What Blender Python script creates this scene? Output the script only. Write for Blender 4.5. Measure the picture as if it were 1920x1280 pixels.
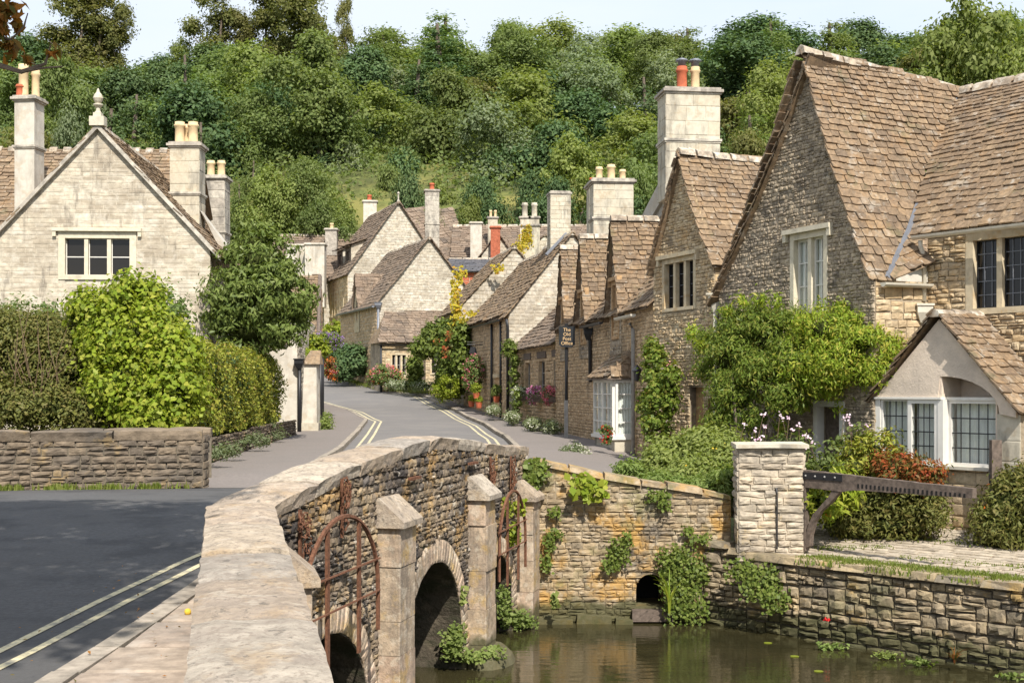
import bpy, bmesh, math, random
import numpy as np
from mathutils import Vector, Matrix, geometry

for _o in list(bpy.data.objects):
    bpy.data.objects.remove(_o)
scene = bpy.context.scene
COL = scene.collection
H = 3.5            # eye height above the river
F = 2400.0         # focal length in pixels of the 1920 px wide photograph
HOR = 730.0        # horizon row

# ---------------------------------------------------------------- camera, sky, sun, exposure
cam = bpy.data.cameras.new('camera')
cam.sensor_width = 36.0
cam.lens = 45.0
cam.shift_y = 90.0 / 1920.0
cam.clip_start = 0.1
cam.clip_end = 3000.0
camo = bpy.data.objects.new('camera', cam)
COL.objects.link(camo)
camo.location = (0, 0, H)
camo.rotation_euler = (math.radians(90), 0, 0)
scene.camera = camo

SUN_EL = math.radians(47)
SUN_H = Vector((0.25, -0.97)).normalized()
SUN = Vector((SUN_H.x * math.cos(SUN_EL), SUN_H.y * math.cos(SUN_EL), math.sin(SUN_EL)))
world = bpy.data.worlds.new('World')
scene.world = world
world.use_nodes = True
wn = world.node_tree
wn.nodes.clear()
wo = wn.nodes.new('ShaderNodeOutputWorld')
bg = wn.nodes.new('ShaderNodeBackground')
sky = wn.nodes.new('ShaderNodeTexSky')
sky.sky_type = 'NISHITA'
sky.sun_disc = False
sky.sun_elevation = SUN_EL
sky.sun_rotation = math.atan2(SUN_H.x, SUN_H.y)
sky.air_density = 1.0
sky.dust_density = 2.0
tc = wn.nodes.new('ShaderNodeTexCoord')
mp = wn.nodes.new('ShaderNodeMapping')
mp.inputs['Scale'].default_value = (1.0, 1.0, 3.0)
cn = wn.nodes.new('ShaderNodeTexNoise')
cn.inputs['Scale'].default_value = 1.7
cn.inputs['Detail'].default_value = 7.0
cn.inputs['Roughness'].default_value = 0.55
cr = wn.nodes.new('ShaderNodeValToRGB')
cr.color_ramp.elements[0].position = 0.36
cr.color_ramp.elements[0].color = (0.68, 0.68, 0.68, 1)
cr.color_ramp.elements[1].position = 0.62
cr.color_ramp.elements[1].color = (1, 1, 1, 1)
cm = wn.nodes.new('ShaderNodeMix')
cm.data_type = 'RGBA'
cm.inputs[7].default_value = (3.6, 3.95, 4.5, 1)       # thin bright cloud
wn.links.new(tc.outputs['Generated'], mp.inputs['Vector'])
wn.links.new(mp.outputs['Vector'], cn.inputs['Vector'])
wn.links.new(cn.outputs['Fac'], cr.inputs['Fac'])
wn.links.new(cr.outputs['Color'], cm.inputs[0])
wn.links.new(sky.outputs['Color'], cm.inputs[6])
wn.links.new(cm.outputs[2], bg.inputs['Color'])
bg.inputs['Strength'].default_value = 0.125
wn.links.new(bg.outputs['Background'], wo.inputs['Surface'])

sl = bpy.data.lights.new('sun', 'SUN')
sl.energy = 3.4
sl.angle = math.radians(0.53)
sl.color = (1.0, 0.945, 0.855)
slo = bpy.data.objects.new('sun', sl)
COL.objects.link(slo)
slo.rotation_euler = SUN.to_track_quat('Z', 'Y').to_euler()
scene.view_settings.view_transform = 'Standard'
scene.view_settings.look = 'None'
scene.view_settings.gamma = 1.0
scene.view_settings.exposure = 1.0
scene.view_settings.use_curve_mapping = False
scene.cycles.max_bounces = 8
scene.cycles.diffuse_bounces = 6
scene.cycles.glossy_bounces = 3
scene.cycles.transparent_max_bounces = 8
scene.cycles.caustics_reflective = False
scene.cycles.caustics_refractive = False

# ---------------------------------------------------------------- helpers
rng = np.random.default_rng(11)
R = random.Random(5)

def P(px, py, D):
    return Vector(((px - 960) / F * D, D, H + (HOR - py) / F * D))

def X(px, D):
    return (px - 960) / F * D

def Z(py, D):
    return H + (HOR - py) / F * D

def interp(t, pts):
    return float(np.interp(t, [p[0] for p in pts], [p[1] for p in pts]))

WM = {}

def setp(ob, parent):
    if parent is not None:
        ob.parent = parent
        ob.matrix_parent_inverse = WM.get(parent.name, Matrix.Identity(4)).inverted()

def mesh(name, verts, faces, mat, parent=None, smooth=False):
    me = bpy.data.meshes.new(name)
    me.from_pydata([tuple(v) for v in verts], [], [tuple(f) for f in faces])
    if mat:
        me.materials.append(mat)
    if smooth:
        me.polygons.foreach_set('use_smooth', [True] * len(me.polygons))
    ob = bpy.data.objects.new(name, me)
    COL.objects.link(ob)
    setp(ob, parent)
    return ob

def tag(ob, label=None, cat=None, group=None, kind=None):
    if label: ob['label'] = label
    if cat: ob['category'] = cat
    if group: ob['group'] = group
    if kind: ob['kind'] = kind
    return ob

def empty(name, loc, label=None, cat=None, group=None):
    o = bpy.data.objects.new(name, None)
    COL.objects.link(o)
    o.location = loc
    o.empty_display_size = 0.2
    WM[o.name] = Matrix.Translation(Vector(loc))
    return tag(o, label, cat, group)

class MB:
    """collects shapes for one mesh object"""
    def __init__(s):
        s.v = []; s.f = []
    def add(s, verts, faces):
        n = len(s.v)
        s.v += [tuple(v) for v in verts]
        s.f += [tuple(i + n for i in f) for f in faces]
        return s
    def box(s, fr, u0, u1, v0, v1, n0, n1):
        vs = [fr(u, v, n) for n in (n0, n1) for v in (v0, v1) for u in (u0, u1)]
        s.add(vs, [(0, 2, 3, 1), (4, 5, 7, 6), (0, 1, 5, 4), (2, 6, 7, 3), (0, 4, 6, 2), (1, 3, 7, 5)])
        return s
    def bar(s, a, b, r, seg=6, r2=None):
        return s.tube([a, b], [r, r2 if r2 else r], seg)
    def tube(s, pts, rad, seg=6):
        pts = [Vector(p) for p in pts]
        vs = []; fs = []
        for i, p in enumerate(pts):
            d = (pts[min(i + 1, len(pts) - 1)] - pts[max(i - 1, 0)]).normalized()
            a = d.orthogonal().normalized() if abs(d.z) < .9 else d.cross(Vector((0, 1, 0))).normalized()
            b = d.cross(a)
            for k in range(seg):
                t = 2 * math.pi * k / seg
                vs.append(p + (a * math.cos(t) + b * math.sin(t)) * rad[i])
        for i in range(len(pts) - 1):
            for k in range(seg):
                k2 = (k + 1) % seg
                fs.append((i * seg + k, i * seg + k2, (i + 1) * seg + k2, (i + 1) * seg + k))
        fs.append(tuple(range(seg))[::-1])
        fs.append(tuple((len(pts) - 1) * seg + k for k in range(seg)))
        return s.add(vs, fs)
    def lathe(s, c, prof, seg=14):
        c = Vector(c); vs = []; fs = []
        for r, z in prof:
            for k in range(seg):
                t = 2 * math.pi * k / seg
                vs.append(c + Vector((r * math.cos(t), r * math.sin(t), z)))
        for i in range(len(prof) - 1):
            for k in range(seg):
                k2 = (k + 1) % seg
                fs.append((i * seg + k, i * seg + k2, (i + 1) * seg + k2, (i + 1) * seg + k))
        fs.append(tuple(range(seg))[::-1])
        fs.append(tuple((len(prof) - 1) * seg + k for k in range(seg)))
        return s.add(vs, fs)
    def prism(s, poly3, off):
        """closed prism from a 3D polygon pushed by the vector off"""
        n = len(poly3); off = Vector(off)
        a = [Vector(p) for p in poly3]
        vs = a + [p + off for p in a]
        fs = [tuple(range(n))[::-1], tuple(range(n, 2 * n))]
        for i in range(n):
            j = (i + 1) % n
            fs.append((i, j, n + j, n + i))
        return s.add(vs, fs)
    def build(s, name, mat, parent=None, smooth=False):
        return mesh(name, s.v, s.f, mat, parent, smooth)

def frame(A, B, z0):
    """wall frame: A to B in plan, left to right seen from outside; returns (map, U, N, length)"""
    A = Vector((A[0], A[1], z0)); B = Vector((B[0], B[1], z0))
    U = (B - A); L = U.length; U = U / L
    N = Vector((U.y, -U.x, 0))
    def fr(u, v, n=0.0):
        return A + U * u + N * n + Vector((0, 0, v))
    return fr, U, N, L

# ---------------------------------------------------------------- materials
def new_mat(name):
    m = bpy.data.materials.new(name)
    m.use_nodes = True
    nt = m.node_tree
    b = nt.nodes['Principled BSDF']
    return m, nt, b

def nd(nt, t, **k):
    n = nt.nodes.new(t)
    for a, v in k.items():
        setattr(n, a, v)
    return n

def math_n(nt, op, a, b=None, clamp=False):
    n = nd(nt, 'ShaderNodeMath', operation=op)
    n.use_clamp = clamp
    for i, x in enumerate((a, b)):
        if x is None: continue
        if isinstance(x, (int, float)): n.inputs[i].default_value = x
        else: nt.links.new(x, n.inputs[i])
    return n.outputs[0]

def mix_n(nt, fac, a, b, mode='MIX'):
    n = nd(nt, 'ShaderNodeMix', data_type='RGBA', blend_type=mode)
    for i, x in ((0, fac), (6, a), (7, b)):
        if isinstance(x, (int, float)): n.inputs[i].default_value = x
        elif isinstance(x, (tuple, list)): n.inputs[i].default_value = (*x[:3], 1)
        else: nt.links.new(x, n.inputs[i])
    return n.outputs[2]

def noise_n(nt, vec, scale, detail=5.0, rough=.55, stretch=None):
    n = nd(nt, 'ShaderNodeTexNoise')
    n.inputs['Scale'].default_value = scale
    n.inputs['Detail'].default_value = detail
    n.inputs['Roughness'].default_value = rough
    if stretch:
        m = nd(nt, 'ShaderNodeMapping')
        m.inputs['Scale'].default_value = stretch
        nt.links.new(vec, m.inputs['Vector'])
        vec = m.outputs['Vector']
    nt.links.new(vec, n.inputs['Vector'])
    return n.outputs['Fac']

def ramp_n(nt, fac, stops, interp_='LINEAR'):
    n = nd(nt, 'ShaderNodeValToRGB')
    n.color_ramp.interpolation = interp_
    el = n.color_ramp.elements
    while len(el) < len(stops): el.new(0.5)
    for e, (p, c) in zip(el, stops):
        e.position = p
        e.color = (*c, 1) if isinstance(c, (tuple, list)) else (c, c, c, 1)
    nt.links.new(fac, n.inputs['Fac'])
    return n.outputs['Color']

def island(nt):
    g = nd(nt, 'ShaderNodeNewGeometry'); o = nd(nt, 'ShaderNodeObjectInfo')
    s = math_n(nt, 'ADD', g.outputs['Random Per Island'], o.outputs['Random'])
    return math_n(nt, 'FRACT', s), g.outputs['Position']

def stone_mat(name, cols, stains=(), rough=.92, bump=.5, bscale=45, var=.28, bdist=.012, tide=False):
    """per-piece colour from cols, grain, and worn or lichened patches: stains = [(colour, scale, lo, hi, strength[, stretch])]"""
    m, nt, b = new_mat(name)
    rnd, pos = island(nt)
    c = ramp_n(nt, rnd, [(i / max(1, len(cols) - 1), k) for i, k in enumerate(cols)])
    n1 = noise_n(nt, pos, bscale * .22, 6, .62)
    g = ramp_n(nt, n1, [(.34, 1 - var), (.66, 1 + var)])
    c = mix_n(nt, 1.0, c, g, 'MULTIPLY')
    for i, st in enumerate(stains):
        col, sc, lo, hi, k = st[:5]
        f = noise_n(nt, pos, sc, 6, .65, st[5] if len(st) > 5 else (1 + .13 * i, 1, 1.07 + .1 * i))
        lo2, hi2 = .5 + (lo - .5) * .62, .5 + (hi - .5) * .62
        f = ramp_n(nt, f, [(lo2, 0.0), (hi2, k)])
        c = mix_n(nt, f, c, col)
    if tide:      # algae band on stones that stand in the river
        sp = nd(nt, 'ShaderNodeSeparateXYZ'); nt.links.new(pos, sp.inputs[0])
        tz = math_n(nt, 'ADD', sp.outputs['Z'], math_n(nt, 'MULTIPLY', noise_n(nt, pos, 3.5, 4), -.5))
        c = mix_n(nt, ramp_n(nt, tz, [(0.0, .85), (.12, 0.0)]), c, (.06, .062, .025))
    nt.links.new(c, b.inputs['Base Color'])
    b.inputs['Roughness'].default_value = rough
    b.inputs['Specular IOR Level'].default_value = .25
    if bump:
        n2 = noise_n(nt, pos, bscale, 6, .65)
        bm_ = nd(nt, 'ShaderNodeBump')
        bm_.inputs['Strength'].default_value = bump
        bm_.inputs['Distance'].default_value = bdist
        nt.links.new(n2, bm_.inputs['Height'])
        nt.links.new(bm_.outputs['Normal'], b.inputs['Normal'])
    return m

def plain_mat(name, col, rough=.6, metal=0.0, var=.12, scale=25, bump=0.0, spec=.4):
    m, nt, b = new_mat(name)
    g = nd(nt, 'ShaderNodeNewGeometry')
    n = noise_n(nt, g.outputs['Position'], scale, 5, .6)
    c = mix_n(nt, 1.0, col, ramp_n(nt, n, [(.3, 1 - var), (.7, 1 + var)]), 'MULTIPLY')
    nt.links.new(c, b.inputs['Base Color'])
    b.inputs['Roughness'].default_value = rough
    b.inputs['Metallic'].default_value = metal
    b.inputs['Specular IOR Level'].default_value = spec
    if bump:
        bm_ = nd(nt, 'ShaderNodeBump')
        bm_.inputs['Strength'].default_value = bump
        bm_.inputs['Distance'].default_value = .01
        nt.links.new(n, bm_.inputs['Height'])
        nt.links.new(bm_.outputs['Normal'], b.inputs['Normal'])
    return m

def leaf_mat(name, cols, transl=.42, rough=.6, objvar=.13, spec=.15):
    m, nt, b = new_mat(name)
    g = nd(nt, 'ShaderNodeNewGeometry'); oi = nd(nt, 'ShaderNodeObjectInfo')
    c = ramp_n(nt, g.outputs['Random Per Island'], [(i / max(1, len(cols) - 1), k) for i, k in enumerate(cols)])
    hs = nd(nt, 'ShaderNodeHueSaturation')
    v = math_n(nt, 'MULTIPLY_ADD', oi.outputs['Random'], 2 * objvar)
    v.node.inputs[2].default_value = 1 - objvar
    nt.links.new(v, hs.inputs['Value'])
    r2 = math_n(nt, 'FRACT', math_n(nt, 'MULTIPLY', oi.outputs['Random'], 17.3))
    h = math_n(nt, 'MULTIPLY_ADD', r2, .05 * objvar / .25)
    h.node.inputs[2].default_value = .5 - .025 * objvar / .25
    nt.links.new(h, hs.inputs['Hue'])
    nt.links.new(c, hs.inputs['Color'])
    nt.links.new(hs.outputs['Color'], b.inputs['Base Color'])
    b.inputs['Roughness'].default_value = rough
    b.inputs['Specular IOR Level'].default_value = spec
    tr = nd(nt, 'ShaderNodeBsdfTranslucent')
    tcol = mix_n(nt, 1.0, hs.outputs['Color'], (1.25, 1.3, .55), 'MULTIPLY')
    nt.links.new(tcol, tr.inputs['Color'])
    mx = nd(nt, 'ShaderNodeMixShader')
    mx.inputs[0].default_value = transl
    nt.links.new(b.outputs[0], mx.inputs[1])
    nt.links.new(tr.outputs[0], mx.inputs[2])
    nt.links.new(mx.outputs[0], nt.nodes['Material Output'].inputs['Surface'])
    return m

def glass_mat(name, dark=True, tint=(.016, .014, .012)):
    m, nt, b = new_mat(name)
    g = nd(nt, 'ShaderNodeNewGeometry')
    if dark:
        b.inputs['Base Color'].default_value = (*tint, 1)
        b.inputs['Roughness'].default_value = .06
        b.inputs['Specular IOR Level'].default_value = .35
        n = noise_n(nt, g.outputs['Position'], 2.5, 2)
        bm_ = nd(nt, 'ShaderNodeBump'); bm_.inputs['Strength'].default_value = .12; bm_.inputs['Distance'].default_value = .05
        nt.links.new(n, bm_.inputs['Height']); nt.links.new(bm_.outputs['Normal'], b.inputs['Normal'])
    else:
        gl = nd(nt, 'ShaderNodeBsdfGlossy'); gl.inputs['Roughness'].default_value = .03
        trn = nd(nt, 'ShaderNodeBsdfTransparent'); trn.inputs['Color'].default_value = (.94, .96, .95, 1)
        lw_ = nd(nt, 'ShaderNodeLayerWeight'); lw_.inputs['Blend'].default_value = .5
        fz = math_n(nt, 'MULTIPLY_ADD', math_n(nt, 'POWER', lw_.outputs['Facing'], 4.0), .7); fz.node.inputs[2].default_value = .04
        mx = nd(nt, 'ShaderNodeMixShader')
        nt.links.new(fz, mx.inputs[0]); nt.links.new(trn.outputs[0], mx.inputs[1]); nt.links.new(gl.outputs[0], mx.inputs[2])
        nt.links.new(mx.outputs[0], nt.nodes['Material Output'].inputs['Surface'])
    return m

BLK = (.045, .042, .04); WHT = (.62, .6, .54); OCH = (.42, .23, .06); MOSS = (.1, .12, .03)
M = {}
M['tile'] = stone_mat('stone_tile', [(0.19, 0.133, 0.085), (0.242, 0.17, 0.106), (0.212, 0.148, 0.094), (0.28, 0.2, 0.124), (0.152, 0.11, 0.075), (0.25, 0.172, 0.102)],
    [((.11, .082, .06), 1.6, .52, .74, .6), ((.3, .18, .085), 2.3, .58, .74, .4), ((.12, .1, .075), 9, .56, .7, .45), ((.4, .36, .3), 2.1, .62, .76, .45), ((.42, .38, .32), 5.3, .68, .75, .6), ((.1, .105, .05), 1.3, .64, .78, .4)], bump=.6, bscale=60, var=.3)
M['tile_grey'] = stone_mat('weathered_stone_tile', [(0.17, 0.125, 0.09), (0.21, 0.158, 0.115), (0.19, 0.138, 0.1), (0.245, 0.185, 0.135), (0.145, 0.11, 0.085)],
    [((.085, .072, .06), 1.2, .5, .72, .6), ((.36, .32, .27), 3.4, .68, .75, .4)], bump=.5, bscale=40, var=.3)
M['ridge'] = stone_mat('ridge_stone', [(.33, .27, .2), (.4, .33, .25), (.28, .225, .17)],
    [((.6, .56, .48), 5, .52, .68, .7), ((.09, .08, .07), 3, .55, .7, .6)], bscale=40)
M['rubble_dark'] = stone_mat('dark_rubble_stone', [(0.355, 0.285, 0.2), (0.295, 0.24, 0.175), (0.42, 0.34, 0.24), (0.25, 0.205, 0.155), (0.47, 0.385, 0.275)],
    [((.085, .075, .065), 1.3, .5, .72, .55), ((.55, .5, .4), 6, .66, .76, .5)], bump=.8, bscale=38, var=.35)
M['rubble_warm'] = stone_mat('warm_rubble_stone', [(0.5, 0.385, 0.245), (0.44, 0.33, 0.2), (0.56, 0.455, 0.3), (0.4, 0.305, 0.195), (0.52, 0.38, 0.215)],
    [((.14, .115, .09), 1.5, .6, .8, .55), ((.45, .24, .07), 1.1, .62, .8, .4)], bump=.7, bscale=35, var=.25)
M['rubble_street'] = stone_mat('brown_rubble_stone', [(0.5, 0.36, 0.215), (0.43, 0.31, 0.19), (0.56, 0.415, 0.26), (0.39, 0.285, 0.175)],
    [((.12, .1, .08), 1.2, .56, .8, .5)], bump=.7, bscale=35)
M['ashlar_pale'] = stone_mat('pale_coursed_stone', [(0.528, 0.468, 0.368), (0.56, 0.504, 0.408), (0.488, 0.428, 0.332), (0.551, 0.488, 0.379), (0.456, 0.392, 0.3)],
    [((.27, .22, .165), .55, .47, .72, .6, (1, 1, 1.2)), ((.3, .245, .18), 4.5, .5, .66, .6, (.35, .35, 1.8)), ((.14, .12, .1), 2.2, .6, .74, .55, (1.6, 1.6, .35)), ((.66, .62, .53), 1.7, .55, .75, .5)], bump=.45, bscale=30, var=.2)
M['rubble_pale'] = stone_mat('pale_rubble_stone', [(0.479, 0.431, 0.351), (0.526, 0.479, 0.399), (0.431, 0.383, 0.303), (0.503, 0.439, 0.343)],
    [((.23, .195, .15), .8, .5, .72, .55), ((.3, .24, .17), 4, .53, .68, .55)], bump=.5, bscale=25)
M['chimney'] = stone_mat('ashlar_chimney_stone', [(0.498, 0.453, 0.354), (0.535, 0.49, 0.392), (0.467, 0.422, 0.332), (0.521, 0.46, 0.347)],
    [((.15, .135, .115), 1.5, .5, .7, .7, (1.3, 1.3, .4)), ((.38, .3, .2), 4, .54, .7, .5)], bump=.3, bscale=30, var=.12)
M['chimney_grey'] = stone_mat('grey_chimney_stone', [(.4, .36, .3), (.46, .42, .35), (.36, .32, .27)],
    [((.12, .11, .1), 2.0, .5, .72, .7, (1, 1, .4))], bump=.4, bscale=30)
M['dressed'] = stone_mat('dressed_window_stone', [(0.51, 0.422, 0.282), (0.546, 0.458, 0.317)],
    [((.45, .27, .1), 3, .55, .7, .5), ((.17, .14, .11), 2.2, .62, .78, .5, (1, 1, .4))], bump=.3, bscale=40, var=.12)
M['dressed_pale'] = stone_mat('pale_window_stone', [(0.563, 0.502, 0.378), (0.598, 0.537, 0.414)], [((.3, .26, .2), 2.2, .6, .75, .5)], bump=.25, bscale=40, var=.1)
M['mortar'] = stone_mat('lime_mortar', [(.34, .28, .2), (.34, .28, .2)], [((.12, .1, .08), 1.5, .5, .7, .6)], bump=.6, bscale=40)
M['mortar_pale'] = stone_mat('pale_lime_mortar', [(0.504, 0.454, 0.361), (0.504, 0.454, 0.361)], [((.34, .3, .23), 1.5, .5, .75, .5)], bump=.5, bscale=40)
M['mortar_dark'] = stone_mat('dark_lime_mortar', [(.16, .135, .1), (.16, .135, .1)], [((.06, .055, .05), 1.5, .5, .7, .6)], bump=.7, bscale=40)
M['mortar_black'] = stone_mat('dark_mossy_stone', [(.075, .062, .045), (.075, .062, .045)], [((.03, .035, .016), 1.5, .45, .65, .8, (1, 1, 3)), ((.16, .13, .09), 2.4, .58, .72, .5)], bump=.9, bscale=14, bdist=.04)  # near-black stone with mossy stains, for arch lining and joints
M['render'] = stone_mat('roughcast_render', [(0.66, 0.55, 0.44), (0.66, 0.55, 0.44)], [((.42, .36, .3), 1.5, .45, .7, .5)], bump=.5, bscale=28, var=.06, bdist=.02)
M['render_white'] = stone_mat('limewashed_render', [(0.534, 0.493, 0.42), (0.534, 0.493, 0.42)], [((.27, .235, .19), 1.0, .48, .7, .6, (1.3, 1.3, .35)), ((.42, .34, .24), 3, .54, .7, .5)], bump=.4, bscale=18, var=.12)
M['bridge'] = stone_mat('bridge_rubble_stone', [(0.185, 0.142, 0.1), (0.25, 0.19, 0.125), (0.145, 0.118, 0.095), (0.31, 0.235, 0.145), (0.11, 0.096, 0.085)],
    [((.04, .036, .036), 1.1, .44, .62, .85), ((.4, .24, .08), 2.2, .56, .72, .6), ((.55, .5, .42), 7, .64, .74, .6)], bump=.9, bscale=40, var=.4, tide=True)
M['bridge_ashlar'] = stone_mat('bridge_dressed_stone', [(0.39, 0.3, 0.21), (0.43, 0.33, 0.235), (0.41, 0.3, 0.22), (0.37, 0.295, 0.21)],
    [((.12, .1, .085), 1.7, .5, .7, .6, (1.6, 1.6, .3)), ((.44, .29, .09), 2.4, .54, .7, .6), ((.55, .48, .38), 6, .54, .68, .5), ((.2, .17, .13), 15, .54, .66, .5)], bump=.8, bscale=36, var=.28, tide=True)
M['coping'] = stone_mat('parapet_coping_stone', [(0.37, 0.29, 0.212), (0.31, 0.255, 0.2), (0.42, 0.335, 0.25), (0.34, 0.265, 0.19), (0.5, 0.43, 0.335), (0.29, 0.255, 0.215)],
    [((.3, .25, .205), 3.0, .5, .66, .5, (.9, 1.1, 1)), ((.5, .44, .36), 5.5, .58, .72, .5, (.8, 1.2, 1)), ((.38, .25, .12), 2.2, .58, .74, .4), ((.22, .18, .145), 19, .52, .66, .55), ((.11, .098, .082), 9, .63, .72, .6)], bump=.8, bscale=34, var=.22, bdist=.018)
M['bank_wall'] = stone_mat('river_wall_stone', [(0.3, 0.235, 0.15), (0.35, 0.275, 0.175), (0.255, 0.205, 0.14), (0.38, 0.295, 0.175), (0.22, 0.185, 0.135)],
    [((.08, .072, .06), 1.5, .52, .72, .6), ((.46, .29, .08), 1.7, .62, .76, .5), ((.12, .13, .05), .9, .6, .78, .4)], bump=.9, bscale=30, var=.3, tide=True)
M['abut'] = stone_mat('lichened_wall_stone', [(0.31, 0.235, 0.145), (0.35, 0.265, 0.16), (0.27, 0.21, 0.14), (0.38, 0.29, 0.175), (0.24, 0.195, 0.14)],
    [((.085, .075, .065), 1.2, .54, .72, .65), ((.45, .26, .07), 1.25, .5, .66, .75), ((.13, .14, .05), 1.6, .54, .7, .5), ((.55, .47, .35), 5, .56, .7, .4)], bump=.9, bscale=32, var=.3, tide=True)
M['pillar'] = stone_mat('pale_pillar_stone', [(0.46, 0.39, 0.295), (0.5, 0.43, 0.33), (0.41, 0.345, 0.26), (0.48, 0.39, 0.28)],
    [((.2, .175, .145), 2.6, .5, .68, .6), ((.5, .34, .1), 1.6, .62, .76, .5)], bump=.8, bscale=28)
M['left_wall'] = stone_mat('grey_brown_wall_stone', [(0.16, 0.125, 0.09), (0.2, 0.155, 0.108), (0.13, 0.105, 0.08), (0.235, 0.18, 0.122)],
    [((.075, .068, .06), 1.2, .5, .72, .6), ((.36, .25, .11), 2.4, .62, .75, .45)], bump=.9, bscale=32, var=.3)
M['flag'] = stone_mat('paving_flag_stone', [(0.34, 0.275, 0.215), (0.38, 0.305, 0.235), (0.31, 0.25, 0.2), (0.4, 0.315, 0.24)],
    [((.22, .195, .17), 2.2, .5, .7, .5), ((.47, .42, .36), 4.0, .6, .75, .4)], bump=.5, bscale=30)
M['cobble'] = stone_mat('yard_cobble_stone', [(0.357, 0.297, 0.225), (0.399, 0.34, 0.259), (0.315, 0.264, 0.2), (0.425, 0.365, 0.285)],
    [((.26, .22, .14), 1.5, .6, .76, .4)], bump=.7, bscale=25)
M['asphalt'] = stone_mat('road_asphalt', [(0.092, 0.09, 0.089), (0.092, 0.09, 0.089)], [((.08, .077, .074), .35, .45, .7, .6), ((.04, .04, .042), .8, .5, .7, .6), ((.1, .09, .08), 6, .66, .74, .5)], rough=.85, bump=.5, bscale=120, var=.2, bdist=.006)
M['asphalt_old'] = stone_mat('worn_asphalt', [(.165, .155, .148), (.165, .155, .148)], [((.2, .185, .17), .6, .45, .7, .7)], rough=.9, bump=.5, bscale=110, var=.14, bdist=.006)
M['pave'] = stone_mat('pavement_tarmac', [(0.2, 0.174, 0.157), (0.2, 0.174, 0.157)], [((.18, .16, .145), .8, .45, .7, .6)], rough=.92, bump=.5, bscale=90, var=.14, bdist=.006)
M['kerb'] = stone_mat('kerb_stone', [(.3, .26, .21), (.36, .31, .25), (.27, .235, .19)], [((.12, .11, .09), 2.5, .55, .72, .6)], bscale=35)
M['yellow'] = stone_mat('cream_yellow_line_paint', [(0.607, 0.534, 0.331), (0.607, 0.534, 0.331)], [((.2, .19, .17), 9, .48, .66, .7)], rough=.7, bump=.2, bscale=90, var=.1)
M['white_line'] = M['yellow']
M['soil'] = stone_mat('dark_soil', [(.09, .065, .04), (.09, .065, .04)], [((.06, .075, .025), 1.0, .4, .6, .9)], bscale=20)
M['hill'] = stone_mat('hillside_grass', [(0.105, 0.12, 0.035), (0.105, 0.12, 0.035)], [((.2, .18, .055), .12, .45, .6, .8), ((.05, .055, .02), .3, .5, .65, .7)], bscale=4, var=.3)
M['bed'] = stone_mat('river_bed_mud', [(.06, .055, .03), (.06, .055, .03)], bscale=8)
M['pot_terra'] = plain_mat('terracotta', (.43, .11, .05), .8, var=.25, scale=6, bump=.2)
M['pot_buff'] = plain_mat('buff_clay', (.6, .45, .26), .8, var=.2, scale=6, bump=.2)
M['brick'] = stone_mat('red_brick', [(.36, .105, .055), (.42, .13, .07), (.31, .09, .05)], bscale=40)
M['lead'] = plain_mat('grey_lead', (.2, .21, .235), .5, .3, var=.2, scale=9)
M['rust'] = plain_mat('rusted_iron', (.16, .072, .04), .85, .2, var=.45, scale=30, bump=.5)
M['black_iron'] = plain_mat('black_painted_iron', (.018, .018, .02), .45, .0, var=.2)
M['cream_paint'] = plain_mat('cream_painted_metal', (.56, .52, .43), .5, var=.12, scale=8)
M['white_paint'] = plain_mat('white_painted_wood', (.66, .635, .58), .5, var=.06, scale=8)
M['grey_paint'] = plain_mat('grey_painted_metal', (.3, .29, .27), .55, var=.2, scale=8)
M['timber'] = plain_mat('weathered_timber', (.125, .095, .075), .85, var=.45, scale=14, bump=.6)
M['timber_pale'] = plain_mat('bare_oak', (.42, .27, .14), .8, var=.3, scale=14, bump=.4)
M['curtain'] = plain_mat('white_net_curtain', (.86, .85, .82), .9, var=.08, scale=5)
M['glass'] = glass_mat('dark_window_glass')
M['clear'] = glass_mat('clear_window_glass', False)
M['dark'] = plain_mat('unlit_interior', (.012, .011, .01), .9)  # near-black colour stands in for unlit depth
M['sign'] = plain_mat('dark_grey_sign', (.016, .018, .02), .4, var=.08)
M['gilt'] = plain_mat('gilt_lettering', (.62, .42, .22), .5, var=.05)
M['bark'] = plain_mat('tree_bark', (.13, .1, .075), .9, var=.4, scale=6, bump=.6)
M['leaf_core'] = plain_mat('shaded_inner_leaves', (.035, .042, .012), .95, var=.6, scale=18, spec=.05)  # shade inside the foliage put into the colour
M['twig'] = plain_mat('shrub_twig', (.15, .1, .06), .9, var=.3, scale=9)
M['slate'] = stone_mat('dark_slate', [(.1, .1, .11), (.13, .125, .13), (.085, .085, .095)], bscale=30)
# foliage
M['l_mid'] = leaf_mat('mid_green_leaves', [(0.111, 0.16, 0.0486), (0.153, 0.203, 0.0633), (0.203, 0.249, 0.0904), (0.133, 0.181, 0.0565)])
M['l_bright'] = leaf_mat('fresh_green_leaves', [(0.153, 0.203, 0.0542), (0.203, 0.254, 0.0701), (0.266, 0.305, 0.102), (0.169, 0.22, 0.0565)])
M['l_dark'] = leaf_mat('dark_green_leaves', [(0.065, 0.111, 0.0442), (0.0936, 0.146, 0.0572), (0.13, 0.182, 0.0715)], .25)
M['l_olive'] = leaf_mat('olive_leaves', [(0.141, 0.158, 0.0497), (0.181, 0.186, 0.0621), (0.226, 0.215, 0.0791), (0.127, 0.141, 0.0452)])
M['l_silver'] = leaf_mat('grey_green_leaves', [(0.153, 0.194, 0.096), (0.198, 0.237, 0.127), (0.249, 0.282, 0.164)])
M['l_ash'] = leaf_mat('glossy_ash_leaves', [(0.102, 0.144, 0.036), (0.144, 0.192, 0.048), (0.204, 0.246, 0.072), (0.12, 0.162, 0.0384)], .28, .4, 0)
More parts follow.
